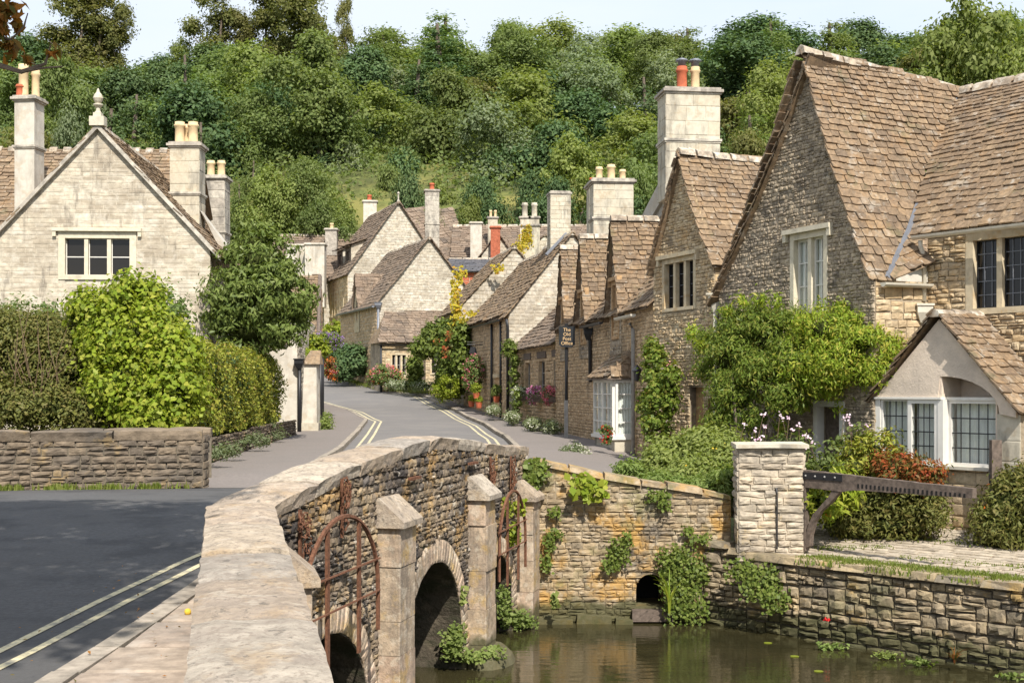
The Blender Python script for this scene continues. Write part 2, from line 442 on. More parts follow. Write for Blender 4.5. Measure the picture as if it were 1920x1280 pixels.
M['l_lime'] = leaf_mat('lime_green_leaves', [(.17, .24, .02), (.25, .32, .03), (.33, .36, .05), (.13, .19, .02), (.38, .38, .06)], .35, .45, 0)
M['l_box'] = leaf_mat('brownish_box_leaves', [(0.115, 0.13, 0.034), (0.165, 0.165, 0.042), (0.095, 0.112, 0.028), (0.2, 0.17, 0.055), (0.13, 0.14, 0.036)], .25, .5, 0)
M['l_hedge'] = leaf_mat('clipped_hedge_leaves', [(0.195, 0.227, 0.0325), (0.277, 0.308, 0.0488), (0.374, 0.358, 0.065), (0.146, 0.179, 0.0292), (0.325, 0.244, 0.0569)], .3, .45, 0)
M['l_wist'] = leaf_mat('wisteria_leaves', [(0.11, 0.165, 0.026), (0.16, 0.22, 0.034), (0.085, 0.13, 0.022), (0.22, 0.27, 0.05), (0.27, 0.25, 0.055)], .38, .42, 0)
M['l_wist_lime'] = leaf_mat('lime_wisteria_leaves', [(.2,.29,.03),(.28,.37,.04),(.15,.22,.026),(.38,.42,.06),(.42,.36,.07)], .4, .42, 0)  # paler lime leaves for the right part and the sprays
M['l_ivy'] = leaf_mat('ivy_leaves', [(0.09, 0.132, 0.024), (0.144, 0.192, 0.036), (0.204, 0.24, 0.06), (0.066, 0.102, 0.0192)], .3, .45, 0)
M['l_yellow'] = leaf_mat('yellow_creeper_leaves', [(.42, .34, .03), (.5, .4, .04), (.36, .33, .04), (.5, .27, .03)], .35, .5, 0)
M['l_red'] = leaf_mat('red_tinged_leaves', [(.32, .06, .025), (.2, .1, .03), (.1, .12, .03), (.4, .09, .03)], .3, .5, 0)
M['l_chest'] = leaf_mat('browning_chestnut_leaves', [(0.14, 0.14, 0.03), (0.3, 0.14, 0.035), (0.4, 0.17, 0.04), (0.11, 0.125, 0.03)], .35, .5, 0)
M['l_purple'] = leaf_mat('purple_leaves', [(.045, .02, .035), (.07, .03, .05)], .2, .5, 0)
M['grass'] = leaf_mat('grass_blades', [(.12, .17, .03), (.17, .21, .04), (.2, .21, .06)], .3, .5, 0)
def petal(name, cols): return leaf_mat(name, cols, .25, .6, 0, .2)
M['f_pink'] = petal('pink_petals', [(.6, .16, .22), (.75, .32, .36), (.55, .09, .25), (.7, .2, .12)])
M['f_pale'] = petal('pale_pink_petals', [(.75, .55, .66), (.8, .68, .74), (.68, .42, .6)])
M['f_red'] = petal('red_petals', [(.6, .015, .02), (.7, .03, .03)])
M['f_orange'] = petal('orange_petals', [(.75, .17, .03), (.8, .28, .04)])
M['f_white'] = petal('white_petals', [(.8, .78, .7), (.7, .7, .6), (.6, .62, .4)])
M['f_purple'] = petal('purple_petals', [(.3, .16, .5), (.4, .24, .58), (.22, .1, .4)])
M['f_mag'] = petal('magenta_petals', [(.55, .03, .28), (.7, .25, .5), (.75, .6, .7)])
M['f_yel'] = petal('yellow_petals', [(.75, .5, .04), (.8, .6, .1)])
# ---------------------------------------------------------------- pieces: stones, blocks, roof tiles
def _stone(seed, rough):
    r = random.Random(seed)
    a = .10 + rough * .06
    xs = (-.5 + a, 0, .5 - a); vs = []
    for j in range(3):
        for i in range(3):
            edge = (i != 1) or (j != 1)
            y = -1 + (r.uniform(.0, .45) if edge else r.uniform(0, .12)) * rough
            if i != 1 and j != 1: y += .25 * rough
            vs.append((xs[i] + r.uniform(-.05, .05) * rough, y, xs[j] + r.uniform(-.07, .07) * rough))
    ring = [0, 1, 2, 5, 8, 7, 6, 3]
    out = [(-.5, -.5), (0, -.5), (.5, -.5), (.5, 0), (.5, .5), (0, .5), (-.5, .5), (-.5, 0)]
    base = len(vs)
    for k, (x, z) in enumerate(out):
        j = .035 * rough
        vs.append((x * (1 - r.uniform(0, 2 * j)), -.45 if rough > .3 else -.8, z * (1 - r.uniform(0, 3.0 * j))))
    fs = [(0, 1, 4, 3), (1, 2, 5, 4), (3, 4, 7, 6), (4, 5, 8, 7)]
    for k in range(8):
        k2 = (k + 1) % 8
        fs.append((base + k, base + k2, ring[k2], ring[k]))
    b2 = len(vs)
    for k in range(8):
        x, y, z = vs[base + k]
        vs.append((x, .3, z))
    for k in range(8):
        k2 = (k + 1) % 8
        fs.append((b2 + k, b2 + k2, base + k2, base + k))
    return vs, fs

def _ashlar(seed, rough):
    r = random.Random(seed)
    a = .025
    j = lambda: r.uniform(-.008, .008)
    f = [(-.5 + a + j(), -1 + r.uniform(0, .2), -.5 + a * 1.8 + j()), (.5 - a + j(), -1 + r.uniform(0, .2), -.5 + a * 1.8 + j()),
         (.5 - a + j(), -1 + r.uniform(0, .2), .5 - a * 1.8 + j()), (-.5 + a + j(), -1 + r.uniform(0, .2), .5 - a * 1.8 + j())]
    m = [(-.5, -.6, -.5), (.5, -.6, -.5), (.5, -.6, .5), (-.5, -.6, .5)]
    b = [(x, .3, z) for x, y, z in m]
    fs = [(0, 1, 2, 3)]
    for k in range(4):
        k2 = (k + 1) % 4
        fs.append((4 + k, 4 + k2, k2, k)); fs.append((8 + k, 8 + k2, 4 + k2, 4 + k))
    return f + m + b, fs

def _tile(seed):
    r = random.Random(seed)
    b = [(-.5, r.uniform(-.02, .06)), (-.22 + r.uniform(-.08, .08), r.uniform(-.05, .05)), (.2 + r.uniform(-.08, .08), r.uniform(-.05, .05)), (.5, r.uniform(-.02, .06))]
    if r.random() < .3: b[0] = (-.44, .09)
    if r.random() < .3: b[3] = (.44, .09)
    t = [(.49, 1.0), (-.49, 1.0)]
    pr = b + t
    vs = [(x, -1 + r.uniform(-.12, .12), z) for x, z in pr] + [(x, 0, z) for x, z in pr]
    n = len(pr)
    fs = [tuple(range(n))]
    for k in range(n):
        k2 = (k + 1) % n
        if k == 4: continue
        fs.append((n + k, n + k2, k2, k))
    return vs, fs

def _flag(seed):
    vs, fs = _ashlar(seed, 1)
    return vs, fs

VAR = {'rubble': [_stone(s, 1.0) for s in range(10)], 'coursed': [_stone(s + 40, .55) for s in range(10)],
       'ashlar': [_ashlar(s, 1) for s in range(6)], 'tile': [_tile(s) for s in range(12)], 'vouss': [_stone(s + 90, .45) for s in range(5)]}
_shared = {}

def shared_mesh(kind, i, mat):
    k = (kind, i, mat.name)
    if k not in _shared:
        me = bpy.data.meshes.new(kind)
        v, f = VAR[kind][i]
        me.from_pydata(v, [], f)
        me.materials.append(mat)
        _shared[k] = me
    return _shared[k]

def proj_size(M4):
    """apparent size in photo pixels of a piece; 0 when outside the picture or facing away"""
    p = M4.translation
    if p.y < 1: return 0
    px = 960 + p.x / p.y * F; py = HOR - (p.z - H) / p.y * F
    if not (-30 < px < 1950 and -30 < py < 1310): return 0
    u = M4.col[0].to_3d(); v = M4.col[2].to_3d()
    n = u.cross(v)
    d = (Vector((0, 0, H)) - p)
    a = abs(n.dot(d.normalized()))
    n2 = -M4.col[1].to_3d()
    if n2.dot(d) < 0: return 0
    return math.sqrt(a) * F / d.length

def pmat(pos, U, N, V, w, d, h):
    m = Matrix.Identity(4)
    m.col[0][:3] = U * w
    m.col[1][:3] = -N * d
    m.col[2][:3] = V * h
    m.col[3][:3] = pos
    return m

class Pieces:
    """pieces of one thing; the largest in view become objects of their own, the rest one joined part"""
    def __init__(s, limit=300, minpx=9.0):
        s.items = {}; s.limit = limit; s.minpx = minpx
    def add(s, name, parent, kind, M4, mat):
        s.items.setdefault((name, mat.name), []).append((parent, kind, R.randrange(len(VAR[kind])), M4))
    def emit(s, rest_parent=None):
        byname = {}
        for (name, mn), L in s.items.items():
            for it in L:
                byname.setdefault(name, []).append((proj_size(it[3]), mn, it))
        for name, L in byname.items():
            L.sort(key=lambda t: -t[0])
            n = 0
            rest = {}
            for sz, mn, (parent, kind, vi, M4) in L:
                if n < s.limit and sz >= s.minpx:
                    ob = bpy.data.objects.new(name, shared_mesh(kind, vi, bpy.data.materials[mn]))
                    COL.objects.link(ob)
                    setp(ob, parent)
                    ob.matrix_basis = M4
                    n += 1
                else:
                    rest.setdefault(mn, []).append((parent, kind, vi, M4))
            for mn, items in rest.items():
                verts = []; faces = []; off = 0
                for parent, kind, vi, M4 in items:
                    v, f = VAR[kind][vi]
                    a = np.array(v) @ np.array(M4.to_3x3()).T + np.array(M4.translation)
                    verts.append(a)
                    faces += [tuple(i + off for i in q) for q in f]
                    off += len(v)
                verts = np.concatenate(verts)
                ob = mesh(name + '_field', verts.tolist(), faces, bpy.data.materials[mn], rest_parent or items[0][0])
                ob['kind'] = 'stuff'
        s.items = {}

def spans(poly, v):
    xs = []
    n = len(poly)
    for i in range(n):
        (x0, y0), (x1, y1) = poly[i], poly[(i + 1) % n]
        if (y0 <= v < y1) or (y1 <= v < y0):
            xs.append(x0 + (v - y0) / (y1 - y0) * (x1 - x0))
    xs.sort()
    return [(xs[i], xs[i + 1]) for i in range(0, len(xs) - 1, 2)]

def cut(ints, holes):
    for a, b in holes:
        out = []
        for x, y in ints:
            if b <= x or a >= y: out.append((x, y)); continue
            if a > x: out.append((x, a))
            if b < y: out.append((b, y))
        ints = out
    return ints

def rect(u0, u1, v0, v1):
    return [(u0, v0), (u1, v0), (u1, v1), (u0, v1)]

def arch_poly(uc, half, v0, vs, rise, n=10):
    """opening with an arched head: springing at vs"""
    p = [(uc - half, v0), (uc + half, v0)]
    for k in range(n + 1):
        t = math.pi * k / n
        p.append((uc + half * math.cos(t), vs + rise * math.sin(t)))
    return p

def plate(pp, holes, fr, n=0.0, reveal=.22, flip=False):
    """flat polygon with openings and their reveals -> MB"""
    mb = MB()
    loops = [[Vector((u, v, 0)) for u, v in pp]] + [[Vector((u, v, 0)) for u, v in h] for h in holes]
    flat = [q for l in loops for q in l]
    tris = geometry.tessellate_polygon(loops)
    vs = [fr(q.x, q.y, n) for q in flat]
    fs = []
    for a, b, c in tris:
        A, B, C = flat[a], flat[b], flat[c]
        ar = (B.x - A.x) * (C.y - A.y) - (C.x - A.x) * (B.y - A.y)
        fs.append((a, b, c) if ar > 0 else (a, c, b))
    mb.add(vs, fs)
    for h in holes:
        k = len(h)
        vs = [fr(u, v, n) for u, v in h] + [fr(u, v, n - reveal) for u, v in h]
        mb.add(vs, [(i, (i + 1) % k, k + (i + 1) % k, k + i) for i in range(k)])
    return mb

def stones(pc, parent, name, fr, U, N, poly, holes, ch, ln, d, kind, mat, joint=.012, rg=None, margin=0.0, V=None):
    rg = rg or R
    V = V or Vector((0, 0, 1))
    v0 = min(p[1] for p in poly); v1 = max(p[1] for p in poly)
    v = v0
    while v < v1 - .02:
        h = rg.uniform(*ch)
        if v + h > v1: h = v1 - v
        if h < .03: break
        vm = v + h / 2
        ints = spans(poly, vm)
        hs = []
        for hp in holes:
            for q in (v + .02, vm, v + h - .02): hs += spans(hp, q)
        ints = cut(ints, hs)
        for a, b in ints:
            a += margin; b -= margin
            u = a
            while u < b - .03:
                w = ln[0] + (ln[1] - ln[0]) * rg.random() ** 1.5
                if h > (ch[0] + ch[1]) / 2: w *= 1.1
                if b - (u + w) < ln[0] * .6: w = b - u
                hh = h
                pieces = [(v, h)]
                if kind == 'rubble' and h > ch[0] * 1.5 and rg.random() < .22:
                    k = rg.uniform(.4, .6); pieces = [(v, h * k), (v + h * k, h * (1 - k))]
                for pv, ph in pieces:
                    jv = rg.uniform(-.08, .08) * ph if kind == 'rubble' else 0
                    ro = rg.gauss(0, .045 if ln[0] > .06 else .1) if kind == 'rubble' else rg.gauss(0, .008)
                    U2 = (U + V * ro).normalized(); V2 = (V - U * ro).normalized()
                    pc.add(name, parent, kind, pmat(fr(u + w / 2, pv + ph / 2 + jv, 0), U2, N, V2, max(.02, w - joint), d * rg.uniform(.5, 1.35), max(.02, ph * (rg.uniform(.85, 1.12) if kind == 'rubble' else 1) - joint)), mat)
                u += w
        v += h

class Thing:
    def __init__(s, name, loc, label, cat, group=None, limit=300, minpx=9.0):
        s.root = empty(name, loc, label, cat, group)
        s.pc = Pieces(limit, minpx)
    def done(s):
        s.pc.emit(s.root)
        return s
    def part(s, name, mb, mat, parent=None, smooth=False):
        return mb.build(name, mat, parent or s.root, smooth)
    def wall(s, A, B, z0, poly=None, h=None, holes=(), spec=None, backing='mortar', reveal=.22, name='wall'):
        fr, U, N, L = frame(A, B, z0)
        poly = poly or rect(0, L, 0, h)
        w = plate(poly, list(holes), fr, 0, reveal).build(name, M[backing], s.root)
        if spec:
            stones(s.pc, w, 'stone', fr, U, N, poly, list(holes), spec['ch'], spec['ln'], spec['d'], spec['kind'], M[spec['mat']], spec.get('joint', .012))
        return fr, U, N, L, w
    def roof(s, pts, g0=.22, g1=.13, tw=(.2, .42), th=.024, mat='tile', sag=0.0, tiles=True, name='roof', jit=.06):
        """tiled slope; the first two points are the eave, left to right seen from outside"""
        pts = [Vector(p) for p in pts]
        U = (pts[1] - pts[0]).normalized()
        N = U.cross(pts[-1] - pts[0]).normalized()
        V = N.cross(U)
        O = pts[0]
        poly = [((p - O).dot(U), (p - O).dot(V)) for p in pts]
        vmax = max(p[1] for p in poly); vmin = min(p[1] for p in poly)
        ph0 = R.uniform(0, 6)
        def at(u, v, n=0.0):
            q = O + U * u + V * v + N * n
            q = q + N * (.022 * math.sin(u * 1.7 + ph0) * math.sin(v * 1.3 + ph0 * 2)) + V * (.018 * math.sin(u * 2.3 + v * 3 + ph0))
            if sag: q = q - N * (sag * math.sin(math.pi * min(1, max(0, (v - vmin) / (vmax - vmin)))))
            return q
        mb = MB()
        if sag:
            K = 8
            rows = []
            for k in range(K + 1):
                v = vmin + (vmax - vmin) * (k + (1e-4 if k == 0 else -1e-4 if k == K else 0)) / K
                sp = spans(poly, v)
                if sp: rows.append((sp[0][0], sp[-1][1], v))
            vs = []; fs = []
            for a, b, v in rows: vs += [at(a, v), at(b, v)]
            for k in range(len(rows) - 1): fs.append((2 * k, 2 * k + 1, 2 * k + 3, 2 * k + 2))
            mb.add(vs, fs)
        else:
            mb.add([p for p in pts], [tuple(range(len(pts)))])
        base = mb.build(name, M[mat], s.root)
        if not tiles: return base
        v = vmin
        k = 0
        while v < vmax - .03:
            t = (v - vmin) / max(.01, vmax - vmin)
            g = g0 + (g1 - g0) * t
            vm = min(v + g * .5, vmax - .01)
            e = 1e-3
            d = (at(0, vm + .05) - at(0, vm - .05)).normalized() if sag else V
            lift = th * 1.35 / (g * 1.6)
            V2 = (d - N * lift).normalized()
            N2 = U.cross(V2).normalized()
            for a, b in spans(poly, vm):
                u = a - R.uniform(0, jit)
                b2 = b + R.uniform(0, jit)
                while u < b2 - .03:
                    w = R.uniform(*tw) * (1.12 - .3 * t)
                    if b2 - (u + w) < tw[0] * .5: w = b2 - u
                    tl = min(g * 1.6, vmax - v + .02)
                    pos = at(u + w / 2, v + R.uniform(-.12, .08) * g, th * R.uniform(1.1, 1.6))
                    Uj = (U + V2 * R.gauss(0, .022)).normalized()
                    s.pc.add('roof_tile', base, 'tile', pmat(pos, Uj, N2, Uj.cross(-N2).normalized() * 1.0 if False else V2, w - .008, th * R.uniform(.8, 1.35), tl), M[mat])
                    u += w
            v += g
        return base
    def ridge(s, a, b, w=.16, mat='ridge', step=.42, name='ridge_tile', sagz=0.0):
        a = Vector(a); b = Vector(b)
        n = max(1, int((b - a).length / step))
        d = (b - a).normalized()
        side = d.cross(Vector((0, 0, 1))).normalized()
        up = side.cross(d)
        for i in range(n):
            t0, t1 = i / n, (i + 1) / n - .012
            mb = MB(); vs = []
            for t in (t0, t1):
                c = a.lerp(b, t) - Vector((0, 0, sagz * math.sin(math.pi * t))) + up * R.uniform(-.01, .012)
                for x, y in ((-1, -.75), (-.62, .1), (0, .42), (.62, .1), (1, -.75)):
                    vs.append(c + side * (x * w) + up * (y * w))
            mb.add(vs, [(k, k + 1, k + 6, k + 5) for k in range(4)] + [(4, 3, 2, 1, 0), (5, 6, 7, 8, 9)])
            mb.build(name, M[mat], s.root)

def gable_house(T, A, B, depth, z0, ze, za, au=.5, zer=None, front=None, left=None, right=None, holes_f=(), holes_l=(), holes_r=(),
                over=.1, eave=.16, tile='tile', tiles=('l', 'r'), g=(.22, .13), tw=(.2, .42), backing='mortar', th=.024, sag=0.0,
                ridge=True, rslope=None, skip=(), zar=None, rw=.14):
    """front gable A->B (left to right seen from outside) and the body behind it"""
    fr, U, N, L = frame(A, B, z0)
    zer = ze if zer is None else zer
    zar = za if zar is None else zar
    ua = au * L
    hl, hr, ha = ze - z0, zer - z0, za - z0
    gp = [(0, 0), (L, 0), (L, hr), (ua, ha), (0, hl)]
    kw = dict(backing=backing)
    if 'front' not in skip: T.wall(A, B, z0, poly=gp, holes=holes_f, spec=front, **kw)
    Al = fr(0, 0, -depth); Br = fr(L, 0, -depth)
    if 'right' not in skip: T.wall(B, (Br.x, Br.y), z0, h=hr, holes=holes_r, spec=right, **kw)
    if 'left' not in skip: T.wall((Al.x, Al.y), A, z0, h=hl, holes=holes_l, spec=left, **kw)
    if 'back' not in skip:
        T.wall((Br.x, Br.y), (Al.x, Al.y), z0, poly=[(0, 0), (L, 0), (L, hl), (L - ua, ha), (0, hr)], **kw)
    sl = (ha - hl) / ua; sr = (ha - hr) / (L - ua)
    lift = .03
    el = fr(-eave, hl - sl * eave + lift, over); rl = fr(ua, ha + lift, over)
    er = fr(L + eave, hr - sr * eave + lift, over)
    elb = fr(-eave, hl - sl * eave + lift, -depth); rlb = fr(ua, zar - z0 + lift, -depth); erb = fr(L + eave, hr - sr * eave + lift, -depth)
    T.roof([elb, el, rl, rlb], g[0], g[1], tw, th, tile, sag, 'l' in tiles)
    T.roof(rslope if rslope else [er, erb, rlb, rl], g[0], g[1], tw, th, tile, sag, 'r' in tiles)
    if ridge: T.ridge(rl + Vector((0, 0, .02)), rlb + Vector((0, 0, .02)), rw)
    return fr, U, N, L

def window(T, fr, u0, u1, v0, v1, lights=2, rows=3, cols=2, sur=.13, sill=True, hood=True, mat='dressed', frame_mat='white_paint', bar_mat='white_paint',
           depth=.12, barw=.016, curtain=False, framew=.03, parent=None, glass='glass', lab=None):
    """stone-mullioned window in an opening u0..u1, v0..v1: surround > panes, casements, bars"""
    mb = MB()
    n1 = .025
    mb.box(fr, u0 - .001, u0 + sur, v0, v1, -.2, n1); mb.box(fr, u1 - sur, u1 + .001, v0, v1, -.2, n1)
    mb.box(fr, u0 + sur, u1 - sur, v1 - sur, v1, -.2, n1)
    mb.box(fr, u0 + sur, u1 - sur, v0, v0 + sur * .7, -.2, n1 + .02)
    if hood:
        mb.box(fr, u0 - .14, u1 + .14, v1 + .005, v1 + .09, -.02, .11)
        mb.box(fr, u0 - .14, u0 - .05, v1 - .13, v1 + .005, -.02, .09); mb.box(fr, u1 + .05, u1 + .14, v1 - .13, v1 + .005, -.02, .09)
    a, b = u0 + sur, u1 - sur; c, d = v0 + sur * .7, v1 - sur
    mw = .1 if lights > 1 else 0
    lw = (b - a - mw * (lights - 1)) / lights
    for i in range(1, lights):
        x = a + i * lw + (i - 1) * mw
        mb.box(fr, x, x + mw, c, d, -.19, n1 - .03)
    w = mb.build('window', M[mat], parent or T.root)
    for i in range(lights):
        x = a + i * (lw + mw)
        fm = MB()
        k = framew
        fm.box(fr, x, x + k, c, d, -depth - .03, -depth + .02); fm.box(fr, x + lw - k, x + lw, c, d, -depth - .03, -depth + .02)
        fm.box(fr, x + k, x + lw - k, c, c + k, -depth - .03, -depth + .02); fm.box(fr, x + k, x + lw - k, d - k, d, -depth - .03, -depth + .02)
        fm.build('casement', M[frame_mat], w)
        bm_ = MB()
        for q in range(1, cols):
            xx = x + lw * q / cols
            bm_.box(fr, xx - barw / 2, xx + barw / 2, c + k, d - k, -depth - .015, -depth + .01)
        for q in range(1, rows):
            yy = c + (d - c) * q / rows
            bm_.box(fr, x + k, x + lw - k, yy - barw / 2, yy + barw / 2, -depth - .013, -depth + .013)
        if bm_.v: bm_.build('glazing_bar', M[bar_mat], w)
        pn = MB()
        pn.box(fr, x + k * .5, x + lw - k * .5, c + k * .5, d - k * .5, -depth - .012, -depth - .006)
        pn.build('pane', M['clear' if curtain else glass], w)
        if curtain:
            cu = MB(); K = 16; vs = []
            for q in range(K + 1):
                xx = x + lw * q / K
                nn = -depth - .06 - .018 * math.sin(q * 1.9 + i)
                vs += [fr(xx, c, nn), fr(xx, d, nn)]
            cu.add(vs, [(2 * q, 2 * q + 2, 2 * q + 3, 2 * q + 1) for q in range(K)])
            cu.build('curtain', M['curtain'], w)
    return w

def pot(mb, c, r, h, crown=False):
    mb.lathe(c, [(r * .85, 0), (r * .95, .02), (r * .8, h * .12), (r * .78, h * .75), (r * .95, h * .8), (r * .98, h * .87), (r * .8, h * .9), (r * .82, h), (r * .62, h), (r * .6, h * .8)])

def chimney(T, c, w, d, z0, z1, ang=0.0, mat='chimney', pots=(), blocks=True, band=True, capm=None, backing='mortar_pale', ch=(.24, .32), ln=(.4, .7), cap=.07):
    """square stack: shaft > blocks, cap, band, pots; pots = [(offset along width, radius, height, material, offset along depth)]"""
    ca, sa = math.cos(ang), math.sin(ang)
    U = Vector((ca, sa, 0)); Dv = Vector((-sa, ca, 0))
    c = Vector((c[0], c[1], 0))
    def corner(a, b): return c + U * (a * w / 2) + Dv * (b * d / 2)
    mb = MB()
    lo = [corner(-1, -1), corner(1, -1), corner(1, 1), corner(-1, 1)]
    mb.prism([(p.x, p.y, z0) for p in lo], (0, 0, z1 - z0))
    sh = mb.build('chimney', M[backing] if blocks else M[mat], T.root)
    if blocks:
        for a, b in ((lo[0], lo[1]), (lo[1], lo[2]), (lo[3], lo[0]), (lo[2], lo[3])):
            fr, U_, N_, L = frame(a, b, z0)
            stones(T.pc, sh, 'chimney_block', fr, U_, N_, rect(0, L, 0, z1 - z0), [], ch, ln, .014, 'ashlar', M[mat], .008)
    capm = capm or mat
    cm_ = MB()
    def ring(z, h, o):
        q = [c + U * (a * (w / 2 + o)) + Dv * (b * (d / 2 + o)) for a, b in ((-1, -1), (1, -1), (1, 1), (-1, 1))]
        cm_.prism([(p.x, p.y, z) for p in q], (0, 0, h))
    ring(z1, .07, cap + .02); ring(z1 + .07, .05, cap - .03); ring(z1 - .05, .045, cap * .6)
    cm_.build('chimney_cap', M['chimney_grey' if capm == 'chimney' else capm], sh)
    cm_ = MB()
    if band:
        zb = z1 - (z1 - z0) * (.42 if band is True else band)
        ring(zb, .06, cap * .8); ring(zb - .04, .035, cap * .45)
    if cm_.v: cm_.build('string_course', M['chimney_grey' if capm == 'chimney' else capm], sh)
    for p in pots:
        off, r, h, pm = p[:4]
        q = c + U * off + Dv * (p[4] if len(p) > 4 else 0)
        pm_ = MB(); pot(pm_, (q.x, q.y, z1 + .1), r, h)
        pm_.build('chimney_pot', M[pm], sh, True)
    return sh

# ---------------------------------------------------------------- foliage
def unit(a):
    return a / np.maximum(1e-9, np.linalg.norm(a, axis=1, keepdims=True))

def leafmesh(name, pts, nrm, size, mat, parent=None, asp=.55, droop=0.0, fold=.1, g=None):
    g = g or rng
    n = len(pts)
    nrm = unit(nrm)
    t = g.normal(size=(n, 3)); t[:, 2] -= droop
    t = t - (t * nrm).sum(1, keepdims=True) * nrm * (.8 if droop else 1)
    t = unit(t); b = np.cross(nrm, t)
    s = (g.uniform(size[0], size[1], (n, 1)))
    v = np.empty((n, 4, 3))
    v[:, 0] = pts - t * s * .5
    v[:, 1] = pts - b * s * asp * .5 + nrm * s * fold
    v[:, 2] = pts + t * s * .5 - nrm * s * fold
    v[:, 3] = pts + b * s * asp * .5 + nrm * s * fold
    me = bpy.data.meshes.new(name)
    me.vertices.add(4 * n); me.loops.add(4 * n); me.polygons.add(n)
    me.vertices.foreach_set('co', v.reshape(-1).astype(np.float32))
    me.loops.foreach_set('vertex_index', np.arange(4 * n, dtype=np.int32))
    me.polygons.foreach_set('loop_start', np.arange(0, 4 * n, 4, dtype=np.int32))
    me.update(calc_edges=True)
    me.materials.append(M[mat])
    ob = bpy.data.objects.new(name, me)
    COL.objects.link(ob)
    setp(ob, parent)
    return ob

def rdir(n, g=None):
    return unit((g or rng).normal(size=(n, 3)))

def clumps(ells, nc, cr, nl, lo=.72, g=None, flat=1.0, up=.35, bottom=-1.0):
    """leaf points in clumps spread over the shells of ellipsoids [(centre, radii)]"""
    g = g or rng
    w = np.array([(e[1][0] * e[1][1] * e[1][2]) ** .67 for e in ells]); w /= w.sum()
    P_ = []; N_ = []
    idx = g.choice(len(ells), nc, p=w)
    for i in idx:
        c, r = np.array(ells[i][0], float), np.array(ells[i][1], float)
        d = rdir(1, g)[0]
        if d[2] < bottom: d[2] = -d[2]
        cc = c + d * r * g.uniform(lo, 1.0)
        k = cr * g.uniform(.65, 1.35)
        m = max(3, int(nl * g.uniform(.6, 1.4)))
        e = rdir(m, g)
        q = e * k * np.minimum(1.7, np.abs(g.normal(.72, .36, (m, 1)))); q[:, 2] *= flat
        P_.append(cc + q)
        N_.append(e * .6 + d * .35 + np.array([0, 0, up]) + g.normal(size=(m, 3)) * .35)
    return np.concatenate(P_), np.concatenate(N_)

def shell(ells, n, lo=.85, hi=1.03, g=None, up=.3, rnd=.45):
    g = g or rng
    w = np.array([(e[1][0] * e[1][1] * e[1][2]) ** .67 for e in ells]); w /= w.sum()
    idx = g.choice(len(ells), n, p=w)
    c = np.array([ells[i][0] for i in idx], float); r = np.array([ells[i][1] for i in idx], float)
    d = rdir(n, g)
    p = c + d * r * g.uniform(lo, hi, (n, 1))
    return p, d * .8 + np.array([0, 0, up]) + g.normal(size=(n, 3)) * rnd

def boxshell(cx, cy, z0, z1, hw, hd, ang, n, g=None, jit=.1):
    """points over the top and sides of a clipped hedge"""
    g = g or rng
    p = np.empty((n, 3)); q = np.empty((n, 3))
    hz = z1 - z0
    areas = np.array([2 * hw * hz, 2 * hw * hz, 2 * hd * hz, 2 * hd * hz, 4 * hw * hd])
    k = g.choice(5, n, p=areas / areas.sum())
    a = g.uniform(-1, 1, n); b = g.uniform(-1, 1, n); z = g.uniform(0, 1, n)
    lx = np.where(k < 2, a * hw, np.where(k == 2, -hw, np.where(k == 3, hw, a * hw)))
    ly = np.where(k == 0, -hd, np.where(k == 1, hd, b * hd))
    lz = np.where(k == 4, 1.0, z)
    nx = np.where(k == 2, -1., np.where(k == 3, 1., 0.)); ny = np.where(k == 0, -1., np.where(k == 1, 1., 0.)); nz = np.where(k == 4, 1., 0.)
    nn = np.stack([nx, ny, nz], 1)
    # rounded shoulders
    rr = .25 * np.clip((lz - .8) / .2, 0, 1)
    lx = lx * (1 - rr * .25); ly = ly * (1 - rr * .25)
    loc = np.stack([lx, ly, z0 + lz * hz], 1) + nn * g.normal(0, jit, (n, 1)) + g.normal(0, .02, (n, 3)) + nn * (.12 * np.sin(lx * 2.3 + 1) * np.sin(lz * 5 + ly * 2))[:, None]
    ca, sa = math.cos(ang), math.sin(ang)
    rot = np.array([[ca, -sa, 0], [sa, ca, 0], [0, 0, 1]])
    return loc @ rot.T + np.array([cx, cy, 0]), nn @ rot.T * .7 + np.array([0, 0, .35]) + g.normal(size=(n, 3)) * .5

def blades(name, pts, h, mat, parent=None, w=.012, lean=.5, g=None):
    g = g or rng
    n = len(pts)
    a = g.uniform(0, 2 * math.pi, n)
    hh = g.uniform(h[0], h[1], n)
    side = np.stack([np.cos(a), np.sin(a), np.zeros(n)], 1) * w
    ln_ = np.stack([np.cos(a + 1.3), np.sin(a + 1.3), np.zeros(n)], 1) * (g.uniform(0, lean, n) * hh)[:, None]
    upv = np.array([0, 0, 1.])
    v = np.empty((n, 4, 3))
    v[:, 0] = pts - side; v[:, 1] = pts + side
    v[:, 2] = pts + side * .4 + ln_ + upv * hh[:, None]; v[:, 3] = pts - side * .6 + ln_ * .5 + upv * (hh * .6)[:, None]
    me = bpy.data.meshes.new(name)
    me.vertices.add(4 * n); me.loops.add(4 * n); me.polygons.add(n)
    me.vertices.foreach_set('co', v.reshape(-1).astype(np.float32))
    me.loops.foreach_set('vertex_index', np.arange(4 * n, dtype=np.int32))
    me.polygons.foreach_set('loop_start', np.arange(0, 4 * n, 4, dtype=np.int32))
    me.update(calc_edges=True)
    me.materials.append(M[mat])
    ob = bpy.data.objects.new(name, me); COL.objects.link(ob); setp(ob, parent)
    return ob

